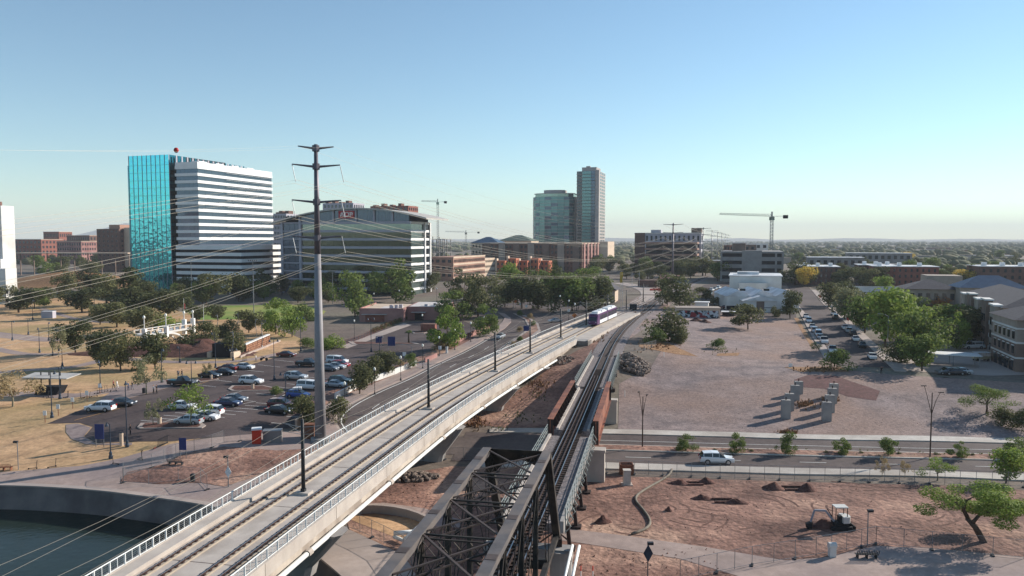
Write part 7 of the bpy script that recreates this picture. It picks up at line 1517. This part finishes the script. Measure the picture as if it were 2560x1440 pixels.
sign('red_sign', 2120, 812, 1.4, 1.4, 1.9, 'sign_red', 'bright red diamond sign among the street trees', shape='diamond'); sign('red_sign', 2050, 752, 1.4, 1.4, 2.0, 'sign_red', 'small red diamond sign at the far street end', shape='diamond')
for i, (x, y, w, h) in enumerate(((458, 1146, 1.0, 1.7), (250, 1118, 1.3, 2.2), (947, 868, 1.6, 1.7), (979, 876, 1.9, 2.4), (1316, 838, 1.6, 1.6))): sign('info_panel', x, y, w, h, 1.2 + h / 2, 'sign_blue', ('blue panel on two posts by the bare island', 'tall dark-blue panel at the plaza corner', 'blue panel left at the far lot entrance', 'larger blue panel at the far lot entrance', 'blue sign panel in the planted traffic island')[i], posts=2, group='blue panels')
for i, (x, y) in enumerate(((113, 1057), (146, 1040), (182, 1022), (218, 1004), (250, 985))): sign('post_sign', x, y, .55, .75, 1.6, 'sign_white', '%s small white sign from the left along the lot kerb' % nth(i), group='small white post signs', post='wood')
for x, y, lab in ((1422, 790, 'white road sign near the globe lamps by the tram'), (1316, 778, 'small white sign at the road junction'), (1301, 772, 'white square sign right of the orange sign'), (1100, 888, 'blue and white parking sign at the sidewalk'), (1976, 918, 'small pale board lying near the straw patch'), (1011, 905, 'white upright board behind the young tree')): sign('small_sign', x, y, .8, .9, 1.9 if x != 1976 else .4, 'sign_white', lab)
# kiosk with red top, totems
def box_thing(name, px, py, w, d, h, mat, label, cat, rz=0.0, group=None, cap=None, base=None):
    p = gp(px, py); t = thing(name, p, label, cat, group, rz); MB().box(-w / 2, w / 2, -d / 2, d / 2, -.1, h).build('body', MATS[mat], t)
    if cap: MB().box(-w / 2 - .06, w / 2 + .06, -d / 2 - .06, d / 2 + .06, h, h + .12).build('top', MATS[cap], t)
    if base: MB().box(-w / 2 - .25, w / 2 + .25, -d / 2 - .25, d / 2 + .25, -.1, .15).build('plinth', MATS[base], t)
    return t
t = box_thing('portable_toilet', 642, 1108, 1.25, 1.25, 2.1, 'toilet_red', 'red portable toilet by the fence', 'portable toilet', R(15)); MB().prism([(-.7, -.7), (.7, -.7), (.7, .7), (-.7, .7)], 2.1, 2.3).build('roof', MATS['white_roof'], t); MB().box(-.45, .45, -.66, -.6, .1, 1.9).build('door', MATS['toilet_red'], t)
box_thing('equipment_box', 682, 1104, 2.6, 1.4, 1.7, 'garage_grey', 'grey utility box beside the red toilet', 'utility box', R(8), cap='galvanised'); box_thing('equipment_box', 775, 1096, 1.6, 1.2, 2.2, 'wood', 'brown utility box at the foot of the big pole', 'utility box', cap='wood')
box_thing('utility_cabinet', 1567, 1212, .9, .8, 1.9, 'pale_concrete', 'pale utility cabinet standing on the bare ground', 'utility box', cap='pale_concrete', base='concrete')
p = gp(1566, 1184); t = thing('timber_box', p, 'brown timber box frame near the road fence', 'box')
for x in (-.85, .85): MB().box(x - .06, x + .06, -.7, .7, -.1, 1.4).build('side', MATS['wood'], t)
for y in (-.7, .7): MB().box(-.79, .79, y - .05, y + .05, -.1, 1.4).build('board', MATS['wood'], t)
box_thing('dumpster_house', 1072, 828, 4.4, 3, 2.2, 'brick_red', 'small red-brown enclosure on the far lot island', 'enclosure', R(-5), cap='brick_dark')
for x, y, w, h, mt, lab in ((482, 1205, .6, 1.0, 'dark_plastic', 'dark litter bin on the promenade'), (399, 1062, .6, 1.2, 'tan_stucco', 'tan litter bin on the front lot island'), (360, 984, .6, 1.0, 'dark_plastic', 'dark litter bin by the leaning tree'), (632, 974, .55, 1.1, 'tan_stucco', 'tan bin on the middle lot island'), (304, 1115, .5, 1.9, 'tan_stucco', 'slim pale totem near the tall lot lamp'), (528, 950, .5, 1.1, 'tan_stucco', 'tan bin beside the black sedan'), (1117, 885, .6, 1.9, 'white_stucco', 'white post box at the sidewalk')):
    p = gp(x, y); t = thing('litter_bin', p, lab, 'bin'); MB().lathe([(w / 2, -.05), (w / 2 * 1.05, h * .85), (w / 2 * 1.15, h * .87), (w / 2 * 1.1, h)], 10).build('body', MATS[mt], t); MB().lathe([(w / 2 * 1.0, h), (w / 4, h + .12)], 10).build('lid', MATS['dark_plastic'], t)
p = gp(2080, 1392); t = thing('drinking_fountain', p, 'white rounded concrete bollard by the lower fence', 'bollard'); MB().box(-.3, .3, -.3, .3, -.1, 1.15).build('body', MATS['white_stucco'], t); MB().tube([(-.38, 0, 1.15), (.38, 0, 1.15)], .33, 12).build('cap', MATS['white_stucco'], t)
# benches
def bench(px, py, rz, label, mat='lamp_blue'):
    p = gp(px, py); t = thing('bench', p, label, 'bench', None, R(rz))
    for i in range(3): MB().box(-.95 + i * .9, -.87 + i * .9, -.25, .25, -.05, .43).build('leg', MATS[mat], t)
    for i in range(4): MB().box(-1.1, 1.1, -.25 + i * .14, -.15 + i * .14, .43, .47).build('seat_slat', MATS[mat], t)
    for i in range(14): m = MB(); m.beam((-1.05 + i * .16, .28, .45), (-1.05 + i * .16, .5, 1.0), .06, .03); m.build('back_slat', MATS[mat], t)
bench(2166, 1396, 178, 'dark green metal bench on the lower path', 'dark_plastic'); bench(10, 1176, 185, 'brown bench at the lower left edge', 'wood'); bench(440, 1163, 172, 'dark bench on the bare island', 'dark_plastic')
# pavilion
p = gp(132, 985); k = p.y / F; t = thing('park_pavilion', p, 'park pavilion with flat grey canopy and sloped dark base', 'pavilion', rz=R(-4))
MB().add([(-4.6, -2, 3.3), (4.2, -2, 3.2), (4.4, 2, 3.5), (-4.8, 2, 3.6), (-4.6, -2, 3.45), (4.2, -2, 3.35), (4.4, 2, 3.65), (-4.8, 2, 3.75)], [(3, 2, 1, 0), (4, 5, 6, 7), (0, 1, 5, 4), (1, 2, 6, 5), (2, 3, 7, 6), (3, 0, 4, 7)]).build('canopy', MATS['steel_roof'], t)
for x in (-2.2, -.6, 1.6): MB().tube([(x, 0, 0), (x, 0, 4.2)], .12, 6).build('mast', MATS['black_steel'], t)
MB().add([(-2.8, -1.2, 0), (1.4, -1.2, 0), (1.4, 1.2, 0), (-2.8, 1.2, 0), (-2.5, -1.0, 1.5), (2.4, -1.0, 1.6), (2.4, 1.0, 1.6), (-2.5, 1.0, 1.5)], [(3, 2, 1, 0), (4, 5, 6, 7), (0, 1, 5, 4), (1, 2, 6, 5), (2, 3, 7, 6), (3, 0, 4, 7)]).build('base', MATS['dark_interior'], t)
# stage box on lawn
box_thing('pale_box', 122, 795, 4.2, 2, 2.4, 'grey_panel', 'pale container box on the far tan lawn', 'container', R(-3), cap='white_panel')
# scooters
def scooter(px, py, rz, label, col_='dark_plastic'):
    p = gp(px, py, .06); t = thing('scooter', p, label, 'scooter', 'rental scooters', R(rz)); MB().box(-.45, .4, -.07, .07, .12, .17).build('deck', MATS[col_], t); m = MB(); m.beam((.4, 0, .15), (.55, 0, 1.1), .05, .05); m.build('stem', MATS['trim'], t); m = MB(); m.beam((.55, -.22, 1.1), (.55, .22, 1.1), .04, .04); m.build('handlebar', MATS['trim'], t)
    for x in (-.5, .48): m = MB(); m.tube([(x, -.03, .1), (x, .03, .1)], .1, 8); m.build('wheel', MATS['tyre'], t)
SC = [(115, 994), (125, 996), (164, 995), (170, 994), (205, 996), (218, 995), (236, 993), (250, 984), (262, 981), (272, 980), (284, 978), (243, 985), (350, 1148), (355, 1150), (289, 1162), (82, 1174), (130, 1170)]
for i, (x, y) in enumerate(SC): scooter(x, y, (i * 37) % 180, '%s loose scooter from the left of the paths' % nth(sorted(SC).index((x, y))))
t0 = 0
for i in range(9): scooter(390 + i * 3, 1122 - i * 1.4, 80, '%s scooter from the left in the red row' % nth(i), 'sign_red' if i < 2 else 'dark_plastic')
for i in range(5): scooter(604 + i * 2.6, 905 - i * .5, 80, '%s scooter from the left in the row below the ramp' % nth(i), 'galvanised')
# fences: posts, rails and see-through wire mesh
wm_ = bpy.data.materials.new('wire_mesh'); wm_.use_nodes = True; n_, l_ = nt(wm_); pb = n_['Principled BSDF']; pb.inputs['Base Color'].default_value = S(150, 150, 152); pb.inputs['Roughness'].default_value = .6
tr_ = n_.new('ShaderNodeBsdfTransparent'); mx_ = n_.new('ShaderNodeMixShader'); mx_.inputs[0].default_value = .13; l_.new(tr_.outputs[0], mx_.inputs[1]); l_.new(pb.outputs[0], mx_.inputs[2]); l_.new(mx_.outputs[0], n_['Material Output'].inputs['Surface'])
def fence(pts, h, step, label, mat='galvanised', group='temporary wire fences', feet=True, mesh=True, rails=(.08, 1.0)):
    L = [gp(a, b) for a, b in pts]; t = thing('wire_fence', (0, 0, 0), label, 'fence', group); posts = []
    for a, b in zip(L, L[1:]):
        n = max(1, round((b - a).length / step)); posts += [a.lerp(b, i / n) for i in range(n)]
    posts.append(L[-1]); pmh = MB().tube([(0, 0, -.1), (0, 0, h)], .03, 6).mesh('post', MATS[mat]); fm = MB().box(-.35, .35, -.12, .12, -.05, .12).mesh('foot', MATS['dark_plastic'])
    for i, q in enumerate(posts):
        q.z = tz(q.x, q.y) + .05; ob('post', pmh, t, q)
        if feet and i % 2 == 0: ob('foot', fm, t, q, rz=1.2)
    for a, b in zip(posts, posts[1:]):
        u = Vector((0, 0, h)); m = MB()
        pth = []
        for j, f in enumerate(rails): pth += [a + u * f, b + u * f] if j % 2 == 0 else [b + u * f, a + u * f]
        m.tube(pth, .022, 4)
        o = m.build('panel_frame', MATS[mat], t)
        if mesh: MB().quad(a + u * .05, b + u * .05, b + u, a + u).build('mesh', wm_, o)
fence([(1112, 1150), (1300, 1158), (1420, 1168)], 1.9, 3.0, 'wire fence in shade under the bridges'); fence([(1516, 1184), (1800, 1195), (2100, 1204), (2400, 1213), (2640, 1222)], 1.9, 1.9, 'long wire fence along the near side of the sunken road')
fence([(1700, 1452), (1880, 1415), (2040, 1390), (2190, 1362)], 1.9, 2.2, 'wire fence slanting along the lower path'); fence([(2190, 1362), (2330, 1376), (2560, 1398)], 1.9, 3.0, 'wire fence around the big leaning tree')
fence([(308, 1208), (309, 1192), (380, 1170), (440, 1145), (530, 1120), (560, 1108), (640, 1100)], 1.9, 2.6, 'wire fence along the left side of the bare island'); fence([(309, 1208), (372, 1212), (446, 1203), (502, 1208), (518, 1226)], 1.9, 2.6, 'wire fence along the front of the bare island')
fence([(842, 1312), (900, 1332), (960, 1360), (1010, 1388), (1050, 1440)], 1.9, 2.6, 'wire fence beside the round arena under the bridge')
fence([(1560, 880), (1610, 876), (1640, 866)], 1.6, 3.0, 'short wire fence at the end of the trestle'); fence([(850, 868), (905, 848), (960, 822), (1000, 806)], 1.3, 2.6, 'low red-brown fence beside the far lot path', 'brick_red', feet=False, mesh=False, rails=(.1, .5, 1.0))
# low walls
def wall(pts, h, w, mat, label, name='low_wall', piers=None):
    L = [gp(a, b) for a, b in pts]; t = thing(name, (0, 0, 0), label, 'wall')
    for a, b in zip(L, L[1:]):
        n = max(1, round((b - a).length / 4.0))
        for i in range(n):
            p, q = a.lerp(b, i / n), a.lerp(b, (i + 1) / n); p.z = tz(p.x, p.y); q.z = tz(q.x, q.y); e = (q - p).normalized() * .03
            MB().beam(p + e + Vector((0, 0, h / 2 - .2)), q - e + Vector((0, 0, h / 2 - .2)), w, h + .4).build('wall_panel', MATS[mat], t)
            if piers: MB().cbox((p.x, p.y, p.z + h / 2), w + .12, w + .12, h + .15).build('pier', MATS[piers], t)
wall([(1120, 872), (1160, 850), (1200, 832), (1226, 820)], 1.4, .25, 'pink_stucco', 'pink panelled wall beside the curved road', piers='brick_red'); wall([(838, 1000), (900, 968), (985, 938), (1040, 915)], 1.3, .3, 'white_stucco', 'pale retaining wall between the lot and the road bed')
wall([(740, 1075), (775, 1040), (800, 1025)], 1.6, .3, 'beige_stucco', 'short beige wall at the lot corner by the pole'); wall([(1062, 908), (1092, 895)], 1.2, .3, 'pink_stucco', 'short pink wall stub at the lot exit')
# stone-faced ramp with rails
p0, p1 = gp(612, 884), gp(672, 862); t = thing('stone_ramp_wall', (0, 0, 0), 'rough brown stone wall with pale coping beside the ramp', 'wall'); sr = random.Random(4); d = p1 - p0; n = Vector((-d.y, d.x, 0)).normalized()
MB().beam(p0 + Vector((0, 0, 1.0)), p1 + Vector((0, 0, 1.5)), .5, 2.6).build('core', MATS['dirt_dark'], t); MB().beam(p0 + Vector((0, 0, 2.3)), p1 + Vector((0, 0, 2.85)), .8, .25).build('coping', MATS['white_stucco'], t); M('stone', S(168, 124, 96), S(124, 88, 72), 1.3, .95)
for i in range(13):
    for j in range(4): c = p0.lerp(p1, (i + .5) / 13) - n * .3 + Vector((0, 0, .2 + j * .55 + .4 * i / 13)); MB().cbox(c, d.length / 13 * sr.uniform(.75, .92), .22 * sr.uniform(.8, 1.5), .48 * sr.uniform(.8, .95), math.atan2(d.y, d.x)).build('stone', MATS['stone'], t)
wall([(600, 895), (700, 854)], .5, .35, 'concrete', 'slanting concrete ramp kerb below the stone wall', 'ramp_kerb')
# footbridge with white parapets and lamp pillars
a, b = gp(362, 868), gp(478, 850); a.z = b.z = 0; d = (b - a).normalized(); n = Vector((-d.y, d.x, 0)); t = thing('footbridge', (0, 0, 0), 'cream footbridge with open parapets and globe-topped pillars', 'bridge'); L_ = (b - a).length; zf = 3.6
MB().beam(a + n * 2 + Vector((0, 0, zf)), b + n * 2 + Vector((0, 0, zf + .4)), 4.4, .5).build('deck', MATS['white_stucco'], t)
for s in (0, 4):
    m = MB(); m.beam(a + n * s + Vector((0, 0, zf + 1.2)), b + n * s + Vector((0, 0, zf + 1.6)), .3, .18); m.build('top_rail', MATS['white_stucco'], t)
    for i in range(9): q = a.lerp(b, i / 8) + n * s; MB().cbox((q.x, q.y, zf + .75 + .4 * i / 8), .5, .35, 1.0, math.atan2(d.y, d.x)).build('parapet_post', MATS['tan_stucco'], t)
for i, f in enumerate((0, .45, .92, 1.12)):
    q = a.lerp(b, f) + n * (0 if i < 2 else 1.2); po = ob('lamp_pillar', None, t, (q.x, q.y, zf - 1.2)); MB().box(-.5, .5, -.5, .5, 0, 3.0 if i < 2 else 4.2).build('pillar', MATS['white_stucco'], po); MB().tube([(0, 0, 3.0 if i < 2 else 4.2), (0, 0, 5.6)], .13, 7).build('lamp_stem', MATS['white_stucco'], po); MB().lathe([(.12, 0), (.3, .25), (.34, .55), (.2, .9), (.05, 1.0)], 10, (0, 0, 5.6)).build('globe', MATS['lamp_globe'], po, smooth=True)
for s in (0, 4):                       # arch rib
    pts = [a.lerp(b, .1 + .8 * u / 10) + n * s + Vector((0, 0, .2 + (zf - .4) * math.sin(math.pi * u / 10) ** .7)) for u in range(11)]; m = MB(); m.tube(pts, .35, 6); m.build('arch_rib', MATS['white_stucco'], t)
for i, (x, y, w, h_) in enumerate(((505, 880, 34, 3.4), (425, 885, 60, 2.6))): mound('earth_bank', x, y, w * .75, 14, h_, 'dirt_dark', kind='structure', seed=20 + i)
p = gp(555, 894); t = thing('tunnel_portal', p, 'dark tunnel mouth with pale side walls under the path', 'tunnel', rz=R(-5)); MB().box(-2.4, 2.4, -.1, 4, 0, 3.4).build('bore', MATS['dark_interior'], t); MB().box(-3.4, -2.5, -.8, 3, 0, 1.4).build('side_wall', MATS['tan_stucco'], t); MB().box(2.5, 3.4, -.8, 3, 0, 1.4).build('side_wall', MATS['tan_stucco'], t)
# round arena wall and white pipes below the bridge
pts = smooth_line([gp(x, y) for x, y in ((868, 1296), (905, 1284), (960, 1284), (1020, 1294), (1066, 1312), (1082, 1330))], 1.2); t = thing('arena_wall', (0, 0, 0), 'curved low concrete wall around the small arena', 'wall'); m = MB(); sweep(m, pts, [(-.2, -.5), (-.2, 1.0), (.2, 1.0), (.2, -.5)], zf=lambda q: tz(q.x, q.y)); m.build('curved_wall', MATS['concrete'], t)
a = gp(1020, 1368); t = thing('white_pipe', (0, 0, 0), 'bent white pipes lying on frames by the arena', 'pipe'); q = lambda x, y, z: P(x, y, z)
m = MB(); m.tube([q(1012, 1355, -1.6), q(1060, 1312, -.2)], .42, 10); m.build('pipe_run', MATS['white_steel'], t, smooth=True); m = MB(); m.tube([q(985, 1333, -1.2), q(1035, 1330, -1.0)], .24, 8); m.build('pipe_branch', MATS['white_steel'], t, smooth=True); m = MB(); m.tube([q(985, 1342, -1.9), q(1010, 1352, -1.9)], .2, 8); m.build('pipe_branch', MATS['white_steel'], t, smooth=True)
# dewatering hose on the bare ground
pts = smooth_line([gp(x, y, .12) for x, y in ((1680, 1176), (1672, 1190), (1650, 1205), (1620, 1222), (1594, 1240), (1590, 1255), (1606, 1275), (1622, 1298), (1624, 1315), (1608, 1328), (1580, 1338))], .8); m = MB(); m.tube([(v.x, v.y, tz(v.x, v.y) + .15) for v in pts], .16, 8); m.build('hose', M('hose', S(128, 118, 104), S(104, 95, 84), 1.5, .8), smooth=True, label='thick grey hose snaking over the bare ground', cat='hose')
# dirt heaps and pits
for i, (x, y, w, d_, h_, lab) in enumerate(((1700, 1210, 3.4, 2.0, .6, 'flat dirt heap near the hose top'), (1765, 1208, 2.6, 2.0, .8, 'pointed dirt heap right of the pit'), (1935, 1222, 3.2, 2.2, .9, 'dark dirt heap before the second pit'), (2018, 1226, 3.0, 2.4, 1.0, 'dirt heap right of the second pit'), (1755, 1248, 3.0, 1.8, .6, 'low dirt heap in the middle of the ground'), (1838, 1258, 3.4, 2.0, .6, 'dirt heap right of the middle pit'),
                                        (1508, 1305, 2.4, 2.0, .8, 'small peaked dirt heap by the trestle'), (2060, 1318, 3.4, 2.2, .9, 'orange dirt heap under the excavator arm'), (1672, 1278, 1.0, .9, .6, 'small dark lump beside the hose'), (1740, 803, 5, 3, 1.2, 'dirt heap before the graffiti shed'), (1762, 806, 4, 3, 1.0, 'dirt heap right of the shed heap'))):
    mound('dirt_heap', x, y, w, d_, h_, 'dirt_dark', lab, 'dirt heap', None, 40 + i, group='dirt heaps')
pm_ = MB()
for i, (x, y, w, d_) in enumerate(((1737, 1211, 1.6, 1.0), (1982, 1223, 2.0, 1.3), (1808, 1254, 2.0, 1.2))):
    c = gp(x, y); t = thing('pit', c + Vector((0, 0, .05)), '%s rectangular pit from the left in bare ground' % nth((0, 2, 1)[i]), 'pit', 'dug pits'); MB().box(-w / 2, w / 2, -d_ / 2, d_ / 2, -.02, .02).build('pit_floor', M('pit_dark', S(52, 40, 36), rough=1), t)
    for s in (-1, 1): MB().box(-w / 2 - .2, w / 2 + .2, s * d_ / 2 - .12, s * d_ / 2 + .12, -.1, .22).build('rim', MATS['dirt_dark'], t)
# concrete pillars on the slope, two rows
for r_, pts in enumerate((((1964, 1046), (1973, 1026), (1987, 1000), (1996, 984)), ((2066, 1052), (2074, 1030), (2080, 1008), (2084, 990)))):
    for i, (x, y) in enumerate(pts):
        p = gp(x, y); h_ = (3.3, 3.1, 2.8, 2.4)[i]; t = thing('concrete_pillar', p, '%s pillar from the road in the %s row on the slope' % (nth(i), ('left', 'right')[r_]), 'pillar', 'concrete pillars on the slope', R(-6)); MB().box(-.75, .75, -.45, .45, -.4, h_).build('shaft', MATS['pier_concrete'], t); MB().box(-.08, .08, -.05, .05, h_, h_ + .5).build('anchor_bolt', MATS['dark_rust'], t)
for x, y, lab in ((1562, 992, 'white marker post on the gravel slope'), (1660, 893, 'stubby white marker at the straw patch')): p = gp(x, y); t = thing('marker_post', p, lab, 'post'); MB().tube([(0, 0, -.1), (0, 0, 1.2)], .06, 6).build('post', MATS['white_steel'], t)
for i, (x, y) in enumerate(((1452, 1448), (1482, 1448))): p = gp(x, y); t = thing('striped_post', p, '%s red and white stake from the left at bottom' % nth(i), 'post', 'red and white stakes'); MB().tube([(0, 0, -.1), (0, 0, .8)], .05, 6).build('lower', MATS['white_steel'], t); MB().tube([(0, 0, .8), (0, 0, 1.25)], .05, 6).build('upper', MATS['sign_red'], t)
# crossing gear
p = gp(1583, 776); t = thing('crossing_box', p, 'dark signal cabinet at the level crossing', 'cabinet'); MB().box(-1.2, 1.2, -.7, .7, 0, 2.1).build('body', MATS['dark_plastic'], t); MB().box(-1.3, 1.3, -.8, .8, 2.1, 2.25).build('roof', MATS['dark_plastic'], t)
p = gp(1648, 770); t = thing('crossing_signal', p, 'crossing signal with round head beside the dark trees', 'signal'); MB().tube([(0, 0, 0), (0, 0, 4.2)], .1, 6).build('mast', MATS['galvanised'], t); MB().lathe([(.1, 0), (.6, .1), (.6, .3), (.1, .4)], 10, (0, 0, 4.0)).build('head', MATS['dark_plastic'], t)
for i, (x, y, h_) in enumerate(((1510, 762, 54), (1552, 765, 86), (1556, 765, 72), (1580, 716, 34), (1598, 718, 40), (1520, 770, 30))): lamp('flag', x, y, h_, '%s dark mast from the left around the tram stop' % nth((0, 2, 3, 4, 5, 1)[i]), 'masts at the tram stop', name='station_mast', cat='mast')
p = gp(1553, 765); t = thing('banner', p + Vector((0, 0, 9.0)), 'yellow vertical banner on the tram stop mast', 'banner'); MB().box(-.6, .6, -.05, .05, 0, 4.2).build('cloth', M('banner', S(196, 158, 70), rough=.8), t)
p = gp(1640, 727); t = thing('orange_barrier', p, 'orange plastic barriers beside the curved trackway', 'barrier')
for i in range(4): MB().cbox((-2.4 + i * 1.7, i * .5, .5), 1.5, .4, 1.0, .25).build('barrier_section', MATS['sign_red'], t)
pa, pb_ = gp(1566, 757), gp(1650, 757); t = thing('signal_gantry', (0, 0, 0), 'thin dark gantry spanning the tracks behind the tram', 'gantry'); m = MB(); m.tube([pa + Vector((0, 0, 3.2)), pb_ + Vector((0, 0, 3.2))], .12, 6); m.build('crossbar', MATS['dark_rust'], t)
for q in (pa, pb_): MB().tube([q, q + Vector((0, 0, 3.3))], .14, 6).build('leg', MATS['dark_rust'], t)
# shrubs in rows, seat-height hedges
for i in range(9): tree(934 + 11 * i, 831 - 4.3 * i, 15, 11, 'bush', 'olive', '%s clipped shrub from the left along the red-brown fence' % nth(i), 'clipped shrubs along the fence')
for i in range(10): tree(1695 + i * 92, 1128 + i * 1.6, 12, 8, 'bush', 'olive', '%s low tuft from the left in the road median' % nth(i), 'low tufts in the median')
for i, (x, y) in enumerate(((1262, 895), (1282, 868), (1300, 855), (1300, 830), (1332, 815), (1325, 798), (1300, 790))): tree(x, y, 16, 14, 'bush', 'brown' if i % 2 else 'green', '%s planting from the near tip of the traffic island' % nth(i), 'plants in the traffic island')
# aeroplane, a speck in the sky
p = PY(1454, 177, 2600); t = thing('aeroplane', p, 'tiny aeroplane high in the sky', 'aeroplane', rz=R(10)); MB().tube([(-5, 0, 0), (4, 0, 0)], .5, 6, .3).build('fuselage', MATS['grey_panel'], t); MB().add([(1, 0, 0), (-1, 6, .2), (-2, 6, .2), (-1, 0, 0), (-2, -6, .2), (-1, -6, .2)], [(0, 1, 2, 3), (0, 3, 4, 5)]).build('wing', MATS['grey_panel'], t)
# ------------------------------------------------------------------ haze
hv = bpy.data.materials.new('haze'); hv.use_nodes = True; n_, l_ = nt(hv); n_.clear(); o_ = n_.new('ShaderNodeOutputMaterial'); v_ = n_.new('ShaderNodeVolumePrincipled'); v_.inputs['Color'].default_value = (.86, .9, .95, 1); v_.inputs['Density'].default_value = HAZE; v_.inputs['Anisotropy'].default_value = 0.0; l_.new(v_.outputs[0], o_.inputs['Volume'])
if HAZE: MB().box(-15200, 15200, -15200, 15400, -9.5, 340).build('haze', hv, kind='stuff')
